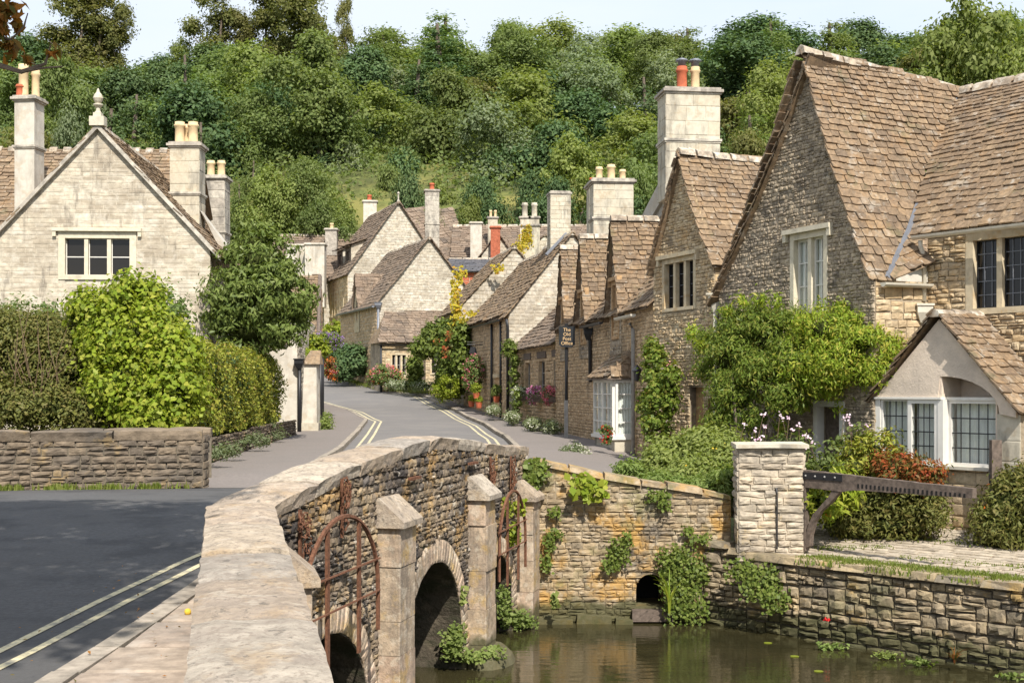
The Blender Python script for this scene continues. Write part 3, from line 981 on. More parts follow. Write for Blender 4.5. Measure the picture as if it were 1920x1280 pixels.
def core(name, ells, mat, parent, k=.72):
    """solid dark core of a bush, leaf shade put into its colour"""
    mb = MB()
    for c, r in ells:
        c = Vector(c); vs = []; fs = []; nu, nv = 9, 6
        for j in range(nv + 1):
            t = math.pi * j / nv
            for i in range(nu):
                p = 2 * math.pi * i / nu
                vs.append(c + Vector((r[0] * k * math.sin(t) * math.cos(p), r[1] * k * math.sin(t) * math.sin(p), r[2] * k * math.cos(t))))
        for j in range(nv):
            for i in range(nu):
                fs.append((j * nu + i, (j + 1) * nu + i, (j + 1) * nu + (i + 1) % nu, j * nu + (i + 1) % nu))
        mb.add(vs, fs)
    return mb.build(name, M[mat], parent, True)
# ================================================================ the setting
ZR = [(-30, 1.7), (-6, 1.75), (5, 1.8), (8, 1.86), (10.5, 1.97), (13, 2.1), (15, 2.15), (17.5, 2.06), (20, 1.98), (24, 1.96), (30, 2.0), (40, 2.1), (50, 2.35), (60, 2.8), (70, 3.5), (80, 4.3), (100, 6.2)]
def zr(y): return interp(y, ZR)
HILL = [(-100, -.7), (40, -.7), (58, 1.6), (74, 3.2), (82, 4.6), (92, 9.5), (100, 15), (106, 19), (112, 22), (135, 29.5), (160, 36), (185, 41), (220, 44), (400, 50), (1200, 60)]
def hz(x, y):
    z = interp(y, HILL)
    if y > 60: z += max(0, abs(x + 5) - 28) * .12 * min(1, (y - 60) / 40)
    return z + .4 * math.sin(x * .11 + y * .07) * min(1, max(0, (y - 75) / 20))

# one ground sheet to the horizon
ys = [-120, -60, -20, 0, 10, 20, 30, 40, 46, 52, 58, 64, 70, 75, 80, 85, 90, 95, 100, 106, 112, 120, 128, 136, 145, 155, 165, 175, 185, 200, 220, 260, 320, 420, 600, 900, 1300]
xs = [-1000, -600, -400, -280] + list(range(-220, 221, 8)) + [280, 400, 600, 1000]
vs = [(x, y, hz(x, y)) for y in ys for x in xs]
nx = len(xs)
fs = [(j * nx + i, j * nx + i + 1, (j + 1) * nx + i + 1, (j + 1) * nx + i) for j in range(len(ys) - 1) for i in range(nx - 1)]
tag(mesh('ground', vs, fs, M['hill'], None, True), 'grassy hillside ground rising behind the village', 'ground', kind='structure')

# bridge line in plan
BN0, BEND, BEND_END = Vector((-.295, 3.0)), Vector((-2.0, 10.5)), Vector((.2, 19.4))
def bx(D):
    return BEND.x + (BEND_END.x - BEND.x) / (BEND_END.y - BEND.y) * (D - BEND.y) if D >= BEND.y else BN0.x + (BEND.x - BN0.x) / (BEND.y - BN0.y) * (D - BN0.y)

XR_ = [(-30, 5), (3, -.75), (5, -1.22), (10.5, -2.45), (15, -1.45), (19.4, -.4), (22, .0), (28, .25), (37, -.23), (45, -1.0), (55, -2.5), (64, -4.3), (71, -6.5), (78, -9.5), (85, -14), (92, -20)]
XL_ = [(19.6, -3.75), (24, -3.8), (31, -4.1), (40, -4.8), (48, -5.4), (54, -6.8), (60, -8.9), (66, -11.5), (72, -14.5), (85, -21), (92, -27)]
def xr(y): return interp(y, XR_)
def xl(y): return interp(y, XL_)

def sheet(name, rows, zf, mat, n=6, lift=0.0):
    """rows = [(y, x0, x1)] -> a surface following zf(x, y)"""
    vs = []; fs = []
    for y, a, b in rows:
        for i in range(n + 1):
            x = a + (b - a) * i / n
            vs.append((x, y, zf(x, y) + lift))
    for j in range(len(rows) - 1):
        for i in range(n):
            q = j * (n + 1) + i
            fs.append((q, q + 1, q + n + 2, q + n + 1))
    return mesh(name, vs, fs, mat, None, True)

# dark asphalt on the bridge, worn asphalt up the street
r1 = [(y, -22, xr(y)) for y in np.arange(-12, 19.61, .4)]
tag(sheet('road', r1, lambda x, y: zr(y), M['asphalt'], 10), 'dark asphalt road curving over the stone bridge', 'road', kind='structure')
r2 = [(y, xl(y), xr(y)) for y in np.arange(19.6, 92, .8)]
tag(sheet('street', r2, lambda x, y: zr(y), M['asphalt_old'], 5), 'worn grey street climbing between the cottages', 'road', kind='structure')
# pavements: left from the bridge end, right in front of the cottages
pl_rows = [(y, xl(y) - interp(y, [(19.6, 3.4), (28, 2.6), (40, 2.1), (48, 2.2), (56, 1.8), (66, 1.2)]), xl(y) - .12) for y in np.arange(19.6, 70, .8)]
tag(sheet('pavement_left', pl_rows, lambda x, y: zr(y) + .004 + .1 * min(1, max(0, (y - 20.4) / 1.5)), M['pave'], 4), 'tarmac pavement beside the low hedge wall', 'pavement', kind='structure')
FAC = [(19.5, 1.1), (24, 3.0), (28.3, 3.1), (40, 1.35), (47.3, -.2), (58, -2.3), (70, -6.2), (80, -9)]
pr_rows = [(y, xr(y) + .12, max(xr(y) + .5, interp(y, FAC) + .35)) for y in np.arange(20.2, 70, .8)]
tag(sheet('pavement_right', pr_rows, lambda x, y: zr(y) + .1 - max(0, x - 1.6) * .12 * (1 if y < 30 else 0), M['pave'], 4), 'tarmac pavement in front of the right hand cottages', 'pavement', kind='structure')

def kerb_run(name, fx, ys_, side, label):
    t = empty(name, (fx(ys_[0]), ys_[0], zr(ys_[0])), label, 'kerb'); t['kind'] = 'structure'
    pc = Pieces(120, 8)
    y = ys_[0]
    while y < ys_[1]:
        l = R.uniform(.7, 1.0)
        a = Vector((fx(y), y, zr(y) + .055)); b = Vector((fx(y + l), y + l, zr(y + l) + .055))
        U = (b - a).normalized(); Nn = Vector((U.y, -U.x, 0)).normalized() * side
        V = Vector((0, 0, 1)); U2 = U if side > 0 else -U
        mb = MB()
        c = (a + b) / 2
        def fr(u, v, n): return c + U * u + Nn * n + V * v
        mb.box(fr, -l / 2 + .006, l / 2 - .006, -.1, .055 + R.uniform(-.006, .006), -.13, R.uniform(-.005, .005))
        mb.build('kerb_stone', M['kerb'], t)
        y += l
kerb_run('kerb_left', lambda y: xl(y), (21.5, 66), 1, 'worn stone kerb along the left pavement of the street')
kerb_run('kerb_right', lambda y: xr(y), (20.5, 70), -1, 'worn stone kerb along the right pavement of the street')

def stripe(name, fx, ys_, w, label, group):
    vs = []; fs = []
    Y = np.arange(ys_[0], ys_[1], .5)
    for y in Y:
        d = Vector((fx(y + .1) - fx(y - .1), .2)).normalized(); n = Vector((d.y, -d.x)) * w / 2
        z = zr(y) + .005
        vs += [(fx(y) - n.x, y - n.y, zr(y - n.y) + .005), (fx(y) + n.x, y + n.y, zr(y + n.y) + .005)]
    fs = [(2 * i, 2 * i + 1, 2 * i + 3, 2 * i + 2) for i in range(len(Y) - 1)]
    o = mesh(name, vs, fs, M['yellow'], None)
    tag(o, label, 'road marking', group, 'structure')
# near double yellow line follows the kerb of the pavement beside the parapet
NK = [(1, -2.6), (7.3, -2.54), (10, -2.42), (11.5, -2.4)]      # kerb of the near pavement
def nk(y): return interp(y, NK)
LN_ = [(1, -3.3), (5, -3.2), (7.8, -3.02), (9.5, -2.86), (11.1, -2.66), (13, -2.3), (16.5, -1.5)]
for k, (o_, w_) in enumerate(((0, 'inner'), (-.21, 'outer'))):
    stripe('yellow_line', lambda y, o_=o_: interp(y, LN_) + o_, (2.5, 16.5), .062, w_ + ' stripe of the double yellow line beside the near pavement', 'double yellow lines')
for side, f0 in (('left', xl), ('right', xr)):
    for k, o_ in enumerate((.28, .5)):
        sg = 1 if side == 'left' else -1
        stripe('yellow_line', lambda y, f0=f0, o_=o_, sg=sg: f0(y) + sg * o_, (20, 74), .075, ('kerb side' if k == 0 else 'road side') + ' stripe of the double yellow line on the ' + side + ' of the street', 'double yellow lines')

# near flagstone pavement beside the parapet
pv = empty('pavement_flags', (-2, 7, 1.9), 'sandy flagstone pavement inside the near parapet', 'pavement'); pv['kind'] = 'structure'
bed = sheet('bedding', [(y, nk(y), bx(y) - .4) for y in np.arange(1, 11.6, .5)], lambda x, y: zr(y) + .04, M['mortar'], 3)
setp(bed, pv)
pc = Pieces(300, 8)
y = 1.2
while y < 11.4:
    l = R.uniform(.45, .75)
    x = nk(y + l / 2) + .16; x1 = bx(y + l / 2) - .42
    while x < x1 - .08:
        w = min(R.uniform(.5, .95), x1 - x)
        if x1 - x - w < .2: w = x1 - x
        sl_ = (zr(y + l) - zr(y)) / l
        V = Vector((0, 1, sl_)).normalized(); U = Vector((1, 0, 0)); Nn = U.cross(V)
        pc.add('flagstone', pv, 'ashlar', pmat(Vector((x + w / 2, y + l / 2, zr(y + l / 2) + .075)), U, Nn, V, w - .015, .03 * R.uniform(.9, 1.2), l - .015), M['flag'])
        x += w
    # kerb stone
    a = Vector((nk(y), y, zr(y))); b = Vector((nk(y + l), y + l, zr(y + l)))
    U = (b - a).normalized(); Nn = Vector((0, 0, 1))
    mb = MB(); c = (a + b) / 2; S_ = Vector((U.y, -U.x, 0)).normalized()
    mb.box(lambda u, v, n: c + U * u + S_ * v + Nn * n, -l / 2 + .008, l / 2 - .008, 0, .15, -.1, .1 + R.uniform(-.008, .006))
    mb.build('kerb_stone', M['kerb'], pv)
    y += l
pc.emit(pv)

# river
wm, nt, b = new_mat('river_water')
g_ = nd(nt, 'ShaderNodeNewGeometry')
n1 = noise_n(nt, g_.outputs['Position'], 2.2, 3, .5, (1.0, 3.0, 1))
n2 = noise_n(nt, g_.outputs['Position'], 9, 2, .5, (1.0, 2.6, 1))
hh = math_n(nt, 'ADD', n1, math_n(nt, 'MULTIPLY', n2, .25))
bp = nd(nt, 'ShaderNodeBump'); bp.inputs['Strength'].default_value = .07; bp.inputs['Distance'].default_value = .08
nt.links.new(hh, bp.inputs['Height']); nt.links.new(bp.outputs['Normal'], b.inputs['Normal'])
nt.links.new(ramp_n(nt, noise_n(nt, g_.outputs['Position'], .6, 3), [(.35, (.022, .02, .009)), (.65, (.042, .036, .016))]), b.inputs['Base Color'])
b.inputs['Roughness'].default_value = .02
b.inputs['IOR'].default_value = 1.55
vs = []; fs = []
for j in range(21):
    for i in range(31):
        vs.append((-30 + 2.4 * i, -12 + 2 * j, 0.0))
fs = [(j * 31 + i, j * 31 + i + 1, (j + 1) * 31 + i + 1, (j + 1) * 31 + i) for j in range(20) for i in range(30)]
tag(mesh('river', vs, fs, wm, None), 'still brown green river below the bridge', 'river', kind='structure')

# cobbled yard behind the river wall
ZY = 1.06
RW = [(2.9, 19.28), (3.45, 18.75), (4.06, 18.06), (6.3, 15.7), (9.5, 12.4), (14, 8)]       # river wall line
yard_poly = [(2.9, 19.45), (3.55, 18.9), (4.16, 18.18), (6.45, 15.85), (9.7, 12.6), (14.3, 8.1), (20, 8), (20, 30), (3.2, 30), (3.3, 26)]
def zy(x, y):
    return ZY + .065 * min(4.2, max(0.0, (x - 3.95) * .714 + (y - 18.2) * .70))
yv = []; yf = []
edge = yard_poly[:5]
for j_ in range(9):
    for i_, (x, y) in enumerate(edge):
        d_ = 12.0 * (j_ / 8) ** 1.6
        x_, y_ = x + .714 * d_, y + .70 * d_
        yv.append((x_, y_, zy(x_, y_)))
for j_ in range(8):
    for i_ in range(4):
        q_ = j_ * 5 + i_
        yf.append((q_, q_ + 1, q_ + 6, q_ + 5))
yd = mesh('yard', yv, yf, M['mortar'], None)
tag(yd, 'cobbled stone yard between the river wall and the houses', 'yard', kind='structure')
pc = Pieces(300, 6)
U = Vector((.70, -.714, 0)); V = Vector((.714, .70, 0)); Nn = Vector((0, 0, 1))
O = Vector((3.95, 18.2, ZY))
v = .22
while v < 4.2:
    h = R.uniform(.13, .24); u = -.6 - v * .3
    while u < 9:
        w = R.uniform(.16, .38)
        c = O + U * (u + w / 2) + V * (v + h / 2)
        c.z = zy(c.x, c.y)
        pc.add('cobble', yd, 'coursed', pmat(c, U, Nn, V, w - .02, R.uniform(.02, .035), h - .02), M['cobble'])
        u += w
    v += h
pc.emit(yd)
# garden earth behind the left walls
gd = [(-4.9, 19.75), (-5.9, 24), (-6.4, 36), (-6.6, 39.5), (-9, 60), (-60, 60), (-60, 17), (-8, 19.0)]
tag(mesh('garden_bed', [(x, y, 1.93) for x, y in gd], [tuple(range(len(gd)))[::-1]], M['soil'], None), 'dark garden soil behind the left roadside wall', 'soil', kind='structure')
bnk = [(.2, 19.9), (3.0, 19.9), (4.3, 24.5), (3.3, 28.2), (2.9, 28.2), (.5, 22)]
tag(mesh('flower_bank', [(x, y, 1.72 + (.22 if x < 2 else -.2 if x > 3.5 else 0)) for x, y in bnk], [tuple(range(len(bnk)))], M['soil'], None), 'planted earth bank between retaining wall and cottages', 'soil', kind='structure')
# ================================================================ bridge
BR = Thing('stone_bridge', (-.9, 14.9, 0), 'humped three arched stone bridge with buttresses and rusty grilles', 'bridge')
BL = (BEND_END - BEND).length
def dz(D): return (D - BEND.y) / (BEND_END.y - BEND.y) * BL          # depth -> distance along the face
TOPZ = [(2.5, 2.30), (5, 2.354), (10.5, 2.59), (12.1, 2.79), (13.7, 2.90), (14.94, 2.965), (19.4, 2.64)]
def ctop(D): return interp(D, TOPZ)
fr, U, N, L = frame(BEND, BEND_END, 0)
top = [(dz(D), ctop(D) - .14) for D in (19.4, 17, 14.94, 13.7, 12.1, 10.5)]
poly = [(0, -.6), (L, -.6)] + top
AR = [(dz(11.75), 1.05, .25, 1.0), (dz(14.95), 1.12, .38, 1.1), (dz(17.75), .85, .35, .85)]      # centre, half span, springing, rise
holes = [arch_poly(c, hf, -.55, s_, r_, 12) for c, hf, s_, r_ in AR]
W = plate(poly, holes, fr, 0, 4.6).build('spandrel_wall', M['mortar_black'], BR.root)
rings = [arch_poly(c, hf + .27, -.55, s_, r_ + .27, 12) for c, hf, s_, r_ in AR]
stones(BR.pc, W, 'stone', fr, U, N, poly, rings, (.04, .1), (.05, .19), .042, 'rubble', M['bridge'], .004)
# voussoirs
for c, hf, s_, r_ in AR:
    k = 38
    for i in range(k):
        t = math.pi * (i + .5) / k
        rad = Vector((math.cos(t) * hf, math.sin(t) * r_)); p = Vector((c, s_)) + rad
        nn = Vector((math.cos(t) / hf, math.sin(t) / r_)).normalized()
        Vd = U * nn.x + Vector((0, 0, 1)) * nn.y
        Ud = Vd.cross(N) * -1
        Ud = (U * nn.y - Vector((0, 0, 1)) * nn.x)
        mid = p + nn * .135
        BR.pc.add('arch_stone', W, 'vouss', pmat(fr(mid.x, mid.y, 0), Ud, N, Vd, math.pi * (hf + r_ + .2) / 2 / k * .96, .028 * R.uniform(.7, 1.3), .27 * R.uniform(.95, 1.04)), M['bridge_ashlar'])
    for sd in (-1, 1):
        z = -.1
        while z < s_ - .03:
            h = min(.2, s_ - z)
            BR.pc.add('arch_stone', W, 'vouss', pmat(fr(c + sd * (hf + .13), z + h / 2, 0), U, N, Vector((0, 0, 1)), .26, .05, h - .01), M['bridge_ashlar'])
            z += h
# near part of the outer face, before the bend
frn, Un, Nn_, Ln = frame(BN0, BEND, 0)
polyn = [(0, -.6), (Ln, -.6), (Ln, ctop(10.5) - .14), (0, ctop(3) - .14)]
Wn = plate(polyn, [], frn).build('spandrel_wall', M['mortar_dark'], BR.root)
stones(BR.pc, Wn, 'stone', frn, Un, Nn_, polyn, [], (.055, .125), (.1, .3), .05, 'rubble', M['bridge'], .008)
# inner faces of the parapet (road side) and its end
inn = [BN0 + Vector((-.42, -.09)), BEND + Vector((-.45, .1)), BEND_END + Vector((-.43, .1))]
for a, b in ((inn[1], inn[0]), (inn[2], inn[1])):
    fi, Ui, Ni, Li = frame(a, b, 0)
    pi_ = [(0, 1.5), (Li, 1.5), (Li, ctop(b.y) - .14), (0, ctop(a.y) - .14)]
    if a is inn[2]:
        q = (inn[2] - inn[1]).length
        pi_ = [(0, 1.5), (Li, 1.5)] + [(q - (D - 10.5) / 8.9 * q, ctop(D) - .14) for D in (10.5, 12.1, 13.7, 14.94, 19.4)]
    wi = plate(pi_, [], fi).build('parapet_inner_face', M['mortar_dark'], BR.root)
    stones(BR.pc, wi, 'stone', fi, Ui, Ni, pi_, [], (.06, .13), (.12, .3), .05, 'rubble', M['bridge'], .008)
fe, Ue, Ne, Le = frame(BEND_END, inn[2], 0)
plate(rect(0, Le, 1.2, ctop(19.4) - .14), [], frame(inn[2], BEND_END, 0)[0]).build('parapet_end', M['mortar_dark'], BR.root)
# upstream face so the arches read as tunnels
far_ = [BEND + Vector((-4.5, 1.1)), BEND_END + Vector((-4.5, 1.1))]
ff = frame(far_[1], far_[0], 0)
holesf = [arch_poly(ff[3] - c, hf, -.55, s_, r_, 12) for c, hf, s_, r_ in AR]
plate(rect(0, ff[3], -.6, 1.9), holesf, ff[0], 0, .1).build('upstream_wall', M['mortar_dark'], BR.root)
# coping slabs
def coping(a, b, z_of, w_in, w_out, root, seedk, mat='coping', l_=(.8, 1.3), th=.15, name='coping_stone'):
    a, b = Vector(a[:2]), Vector(b[:2]); d = b - a; LL = d.length; d = d / LL
    n = Vector((d.y, -d.x)); t = 0; rg = random.Random(seedk)
    while t < LL - .05:
        l = rg.uniform(*l_)
        if LL - t - l < .35: l = LL - t
        K = max(3, int(l / .16)); J = 5
        vs = []; fs = []; hj = rg.uniform(-.022, .014); wj = rg.uniform(-.025, .012)
        def ring(tt, end):
            z = z_of((a + d * tt).y) + hj
            pr = []
            for k in range(J + 1):
                s = -w_in + wj + (w_in + w_out - 2 * wj) * k / J
                ed = .02 if k in (0, J) else 0
                pr.append((s + (rg.uniform(-.008, .006) if k in (0, J) else 0), z - ed + rg.uniform(-.005, .005) - (.014 if end else 0)))
            pr.append((w_out + rg.uniform(-.012, .008), z - th * .55)); pr.append((w_out - .015, z - th + rg.uniform(-.01, .01)))
            pr.append((-w_in + .015, z - th)); pr.append((-w_in - rg.uniform(-.012, .008), z - th * .5))
            return [(a.x + d.x * tt + n.x * s, a.y + d.y * tt + n.y * s, zz) for s, zz in pr]
        m = J + 5
        for k in range(K + 1):
            tt = t + .012 + (l - .024) * k / K
            vs += ring(tt, k in (0, K))
        for k in range(K):
            for q in range(m):
                q2 = (q + 1) % m
                fs.append((k * m + q, k * m + q2, (k + 1) * m + q2, (k + 1) * m + q))
        fs.append(tuple(range(m))[::-1]); fs.append(tuple(K * m + q for q in range(m)))
        fs = [f[::-1] for f in fs]
        mesh(name, vs, fs, M[mat], root)
        t += l
nN = Vector((N.x, N.y)) ; n1 = Vector((Nn_.x, Nn_.y))
coping(BN0 - Vector((-.2, .9)) * 0 , BEND + (BEND - BN0).normalized() * .06, ctop, .5, .05, BR.root, 3, l_=(.8, 1.3))
coping(BEND + (BEND_END - BEND).normalized() * .0, BEND_END + (BEND_END - BEND).normalized() * .06, lambda D: ctop(D) + .004, .5, .05, BR.root, 4)

def buttress(D, near, zc, width=.5, proj=.26, z0=-.3, cap=.3):
    f_, U_, N_ = (frn, Un, Nn_) if near else (fr, U, N)
    u = (D - 3.0) / 7.5 * Ln if near else dz(D)
    t = MB(); t.box(f_, u - width / 2 + .02, u + width / 2 - .02, z0, zc, -.1, proj - .02)
    bt = t.build('buttress', M['mortar'], BR.root)
    z = z0; k = 0
    while z < zc - .04:
        h = min(R.uniform(.3, .62), zc - z)
        if zc - z - h < .1: h = zc - z
        b = MB(); j = lambda: R.uniform(-.012, .012)
        jl, jr, jf = j(), j(), j()
        e = .012
        vs = [f_(u - width / 2 + jl, z + .005, 0), f_(u - width / 2 + jl, z + .005, proj - e + jf), f_(u - width / 2 + jl + e, z + .005, proj + jf), f_(u + width / 2 + jr - e, z + .005, proj + jf), f_(u + width / 2 + jr, z + .005, proj - e + jf), f_(u + width / 2 + jr, z + .005, 0)]
        b.prism(vs, (0, 0, h - .006))
        b.build('buttress_block', M['bridge_ashlar'], bt)
        z += h
    c = MB(); o = .06
    pr = [(-.0, zc + cap), (.05, zc + cap), (proj + o, zc + .06), (proj + o, zc), (-.0, zc)]
    c.prism([f_(u - width / 2 - o, zz, nn) for nn, zz in pr], U_ * (width + 2 * o))
    c.build('buttress_cap', M['dressed_pale'] if False else M['coping'], bt)
buttress(9.55, True, 2.06, .52, .27)
buttress(13.25, False, 2.10)
buttress(16.5, False, 2.1)
buttress(19.05, False, 1.86, .45)

# rusty iron grilles and curled scraps hung on the wall
def grille(D0, D1, ztop, zbot, off=.3, nm='iron_grille', spring=.42):
    u0, u1 = dz(D0), dz(D1); um = (u0 + u1) / 2
    g = empty(nm, fr(um, 0, off)); setp(g, BR.root); WM[g.name] = Matrix.Translation(fr(um, 0, off))
    WM[g.name] = Matrix.Translation(g.location)
    g.parent = BR.root; g.matrix_parent_inverse = WM[BR.root.name].inverted()
    pts = []
    for k in range(21):
        t = math.pi * k / 20
        pts.append(fr(um - (u1 - u0) / 2 * math.cos(t), zbot + spring + (ztop - zbot - spring) * math.sin(t), off))
    pts = [fr(u0, zbot, off)] + pts + [fr(u1, zbot, off)]
    m = MB()
    for a, b in zip(pts[:-1], pts[1:]):
        m.tube([a, b], [.022, .022], 5)
    m.build('arched_bar', M['rust'], g)
    for q in (.3, .72):
        x = u0 + (u1 - u0) * q
        zz = zbot + spring + (ztop - zbot - spring) * math.sin(math.acos(max(-1, min(1, 1 - 2 * q))))
        p = MB(); p.box(fr, x - .028, x + .028, zbot - .12, zz, off - .012, off + .012); p.build('post', M['rust'], g)
    for z in (zbot + .36, zbot + .66):
        r_ = MB(); r_.tube([fr(u0 - .1, z, off + .02), fr(u1, z + .02, off + .02)], [.011, .011], 5); r_.build('rail', M['rust'], g)
    return g
def scroll(D, z, s=.14):
    u = dz(D); m = MB(); rg = random.Random(int(D * 100))
    for k in range(7):
        cx, cz = u + rg.uniform(-s, s) * .6, z + rg.uniform(-s, s) * 1.3
        r = rg.uniform(.04, .1)
        pts = [fr(cx + r * math.cos(t * .55) * (1 - t * .03), cz + r * 1.4 * math.sin(t * .55) * (1 - t * .03), .1 + rg.uniform(-.02, .02)) for t in range(13)]
        m.tube(pts, [.009] * 13, 4)
    m.box(fr, u - .02, u + .02, z - .3, z + .25, .05, .07)
    m.build('iron_scroll', M['rust'], BR.root)
grille(10.5, 12.25, 2.38, 1.22)
grille(17.05, 18.5, 2.1, .95, .22)
scroll(11.0, 2.22); scroll(11.95, 2.42); scroll(17.2, 2.35); scroll(18.3, 2.3)
for D, z in ((14.0, 2.52), (16.3, 2.55)):
    m = MB(); u = dz(D); m.box(fr, u - .16, u + .16, z, z + .03, .05, .1); m.build('iron_cramp', M['rust'], BR.root)
# footing of the third pier
ft = MB(); u = dz(16.5)
ring0 = [(.42 * math.cos(t) * 1.15, .3 * math.sin(t) + .22) for t in np.linspace(0, 2 * math.pi, 13)[:-1]]
vs = [fr(u + a * 1.25, -.3, b * 1.3) for a, b in ring0] + [fr(u + a, .1, b) for a, b in ring0] + [fr(u + a * .8, .2, b * .8) for a, b in ring0]
ft.add(vs, [(i, (i + 1) % 12, 12 + (i + 1) % 12, 12 + i) for i in range(12)] + [(12 + i, 12 + (i + 1) % 12, 24 + (i + 1) % 12, 24 + i) for i in range(12)] + [tuple(range(24, 36))])
ft.build('pier_footing', M['bridge_ashlar'], BR.root)
BR.done()

# ================================================================ garden, river and retaining walls
AB = Thing('retaining_wall', (1.5, 19.3, 0), 'ochre lichened river retaining wall with small drain arch beside the bridge', 'wall')
fa, Ua, Na, La = frame((.3, 19.3), (3.3, 19.3), 0)
pa = [(0, -.4), (La, -.4), (La, 1.86), (2.4, 1.98), (1.3, 2.12), (.5, 2.3), (0, 2.4)]
ha = [arch_poly(1.79, .22, .22, .5, .22, 8)]
w = plate(pa, ha, fa, 0, .9).build('wall', M['abut'], AB.root)
stones(AB.pc, w, 'stone', fa, Ua, Na, pa, ha, (.05, .125), (.07, .28), .042, 'rubble', M['abut'], .002)
mb = MB(); mb.box(fa, 1.5, 2.1, .0, .9, -1.0, -.9); mb.build('drain', M['dark'], w)  # near-black sheet behind the arch, the drain's shade in its colour
mb = MB(); mb.box(fa, 1.5, 2.12, .03, .2, -.3, .16); mb.build('drain_slab', M['timber'], w)
mb = MB()
mb.prism([fa(0, 2.4, -.4), fa(.5, 2.3, -.4), fa(1.3, 2.12, -.4), fa(2.4, 1.98, -.4), fa(La, 1.86, -.4), fa(La, 1.8, -.4), fa(0, 1.8, -.4)], Na * .41)
mb.build('wall_body', M['mortar'], AB.root)
u = 0
while u < La - .1:
    l = min(R.uniform(.3, .6), La - u)
    za_, zb_ = [interp(q, [(0, 2.4), (.5, 2.3), (1.3, 2.12), (2.4, 1.98), (La, 1.86)]) for q in (u, u + l)]
    mb = MB(); j = R.uniform(-.03, .02)
    mb.prism([fa(u + .01, za_ - .02, .08 + j), fa(u + l - .01, zb_ - .02, .08 + j), fa(u + l - .02, zb_ + .07 + j, .06), fa(u + .02, za_ + .07 + j, .05)], Na * -.5)
    mb.build('coping_stone', M['abut'], AB.root)
    u += l
# stone ledge at the water line
u = .05
while u < 1.5:
    l = R.uniform(.3, .6); mb = MB(); h = R.uniform(.05, .17)
    mb.prism([fa(u, -.2, .0), fa(u + l - .02, -.2, 0), fa(u + l - .04, h, 0), fa(u + .03, h + .02, 0)], Na * R.uniform(.12, .24))
    mb.build('ledge_stone', M['abut'], AB.root); u += l
AB.done()

RWT = Thing('river_wall', (6, 16, 0), 'rubble river wall under the cobbled yard on the right', 'wall')
pts = RW
for i in range(len(pts) - 1):
    a, b = pts[i], pts[i + 1]
    zl = 1.2 if i == 0 else 1.08
    fr_, U_, N_, L_ = frame(a, b, 0)
    po = [(0, -.4), (L_, -.4), (L_, 1.08), (0, zl)]
    w = plate(po, [], fr_).build('wall', M['mortar_dark'], RWT.root)
    if i < 4:
        stones(RWT.pc, w, 'stone', fr_, U_, N_, po, [], (.075, .19), (.12, .4), .075, 'rubble', M['bank_wall'], .012)
    u = 0
    while u < L_ - .05 and i < 4:
        l = min(R.uniform(.3, .65), L_ - u); mb = MB(); z = zl + (1.08 - zl) * u / L_; j = R.uniform(-.02, .03)
        mb.prism([fr_(u + .01, z - .05, .09 + j), fr_(u + l - .01, z - .05, .09 - j), fr_(u + l - .03, z + .035 + j * .4, .06), fr_(u + .02, z + .04 - j * .4, .06)], N_ * -.32)
        mb.build('coping_stone', M['bank_wall'], RWT.root); u += l
RWT.done()

PL = Thing('gate_pillar', (3.8, 19, 1.1), 'square pale rubble gate pillar with flat capstone', 'pillar')
pc_ = [Vector((3.32, 18.76)), Vector((4.26, 18.68)), Vector((4.33, 19.4)), Vector((3.39, 19.48))]
for i in range(4):
    a, b = pc_[i], pc_[(i + 1) % 4]
    f_, U_, N_, L_ = frame(a, b, 1.0)
    w = plate(rect(0, L_, 0, 1.64), [], f_).build('shaft_face', M['pillar'], PL.root)
    stones(PL.pc, w, 'stone', f_, U_, N_, rect(0, L_, 0, 1.64), [], (.085, .125), (.16, .42), .042, 'rubble', M['pillar'], .006)
mb = MB()
q = [Vector((3.27, 18.68)), Vector((3.75, 18.6)), Vector((4.32, 18.6)), Vector((4.4, 19.46)), Vector((3.34, 19.54))]
mb.prism([(p.x, p.y, 2.64 + .012 * i % .02) for i, p in enumerate(q)], (0, 0, .055)); mb.build('capstone', M['chimney'], PL.root)
f_, U_, N_, L_ = frame(pc_[0], pc_[1], 1.0)
mb = MB(); mb.tube([f_(.55, .18, .065), f_(.55, 1.0, .065), f_(.54, 1.06, .04)], [.012, .012, .02], 6); mb.build('iron_rod', M['black_iron'], PL.root)
PL.done()

# timber gate arm, its holes drawn as dark blocks
GA = Thing('timber_gate_arm', (4.1, 18.2, 1.1), 'weathered timber gate beam with row of holes and curved brace', 'gate')
ga, gb = Vector((4.27, 18.72)), Vector((5.98, 16.55))
fg, Ug, Ng, Lg = frame(ga, gb, 0)
zt0, zt1 = 2.33, 2.22
mb = MB(); vs = []; fs = []
for i in range(25):
    u = Lg * i / 24; t = i / 24
    zt = zt0 + (zt1 - zt0) * t + R.uniform(-.004, .004); hgt = interp(t, [(0, .25), (.26, .25), (.34, .2), (1, .125)])
    for n in (-.05, .05):
        vs += [fg(u, zt - hgt, n), fg(u, zt, n)]
for i in range(24):
    k = 4 * i
    fs += [(k, k + 1, k + 5, k + 4), (k + 2, k + 6, k + 7, k + 3), (k + 1, k + 3, k + 7, k + 5), (k, k + 4, k + 6, k + 2)]
fs += [(0, 2, 3, 1), (96, 97, 99, 98)]
mb.add(vs, fs); mb.build('beam', M['timber'], GA.root)
for i in range(25):
    u = Lg * (.36 + .6 * i / 24); t = u / Lg; z = zt0 + (zt1 - zt0) * t - interp(t, [(.34, .135), (1, .095)])
    m = MB(); m.box(fg, u - .013, u + .013, z - .03, z + .025, .045, .056); m.build('hole_shade', M['dark'], GA.root)  # near-black block on the face stands in for shade in a hole
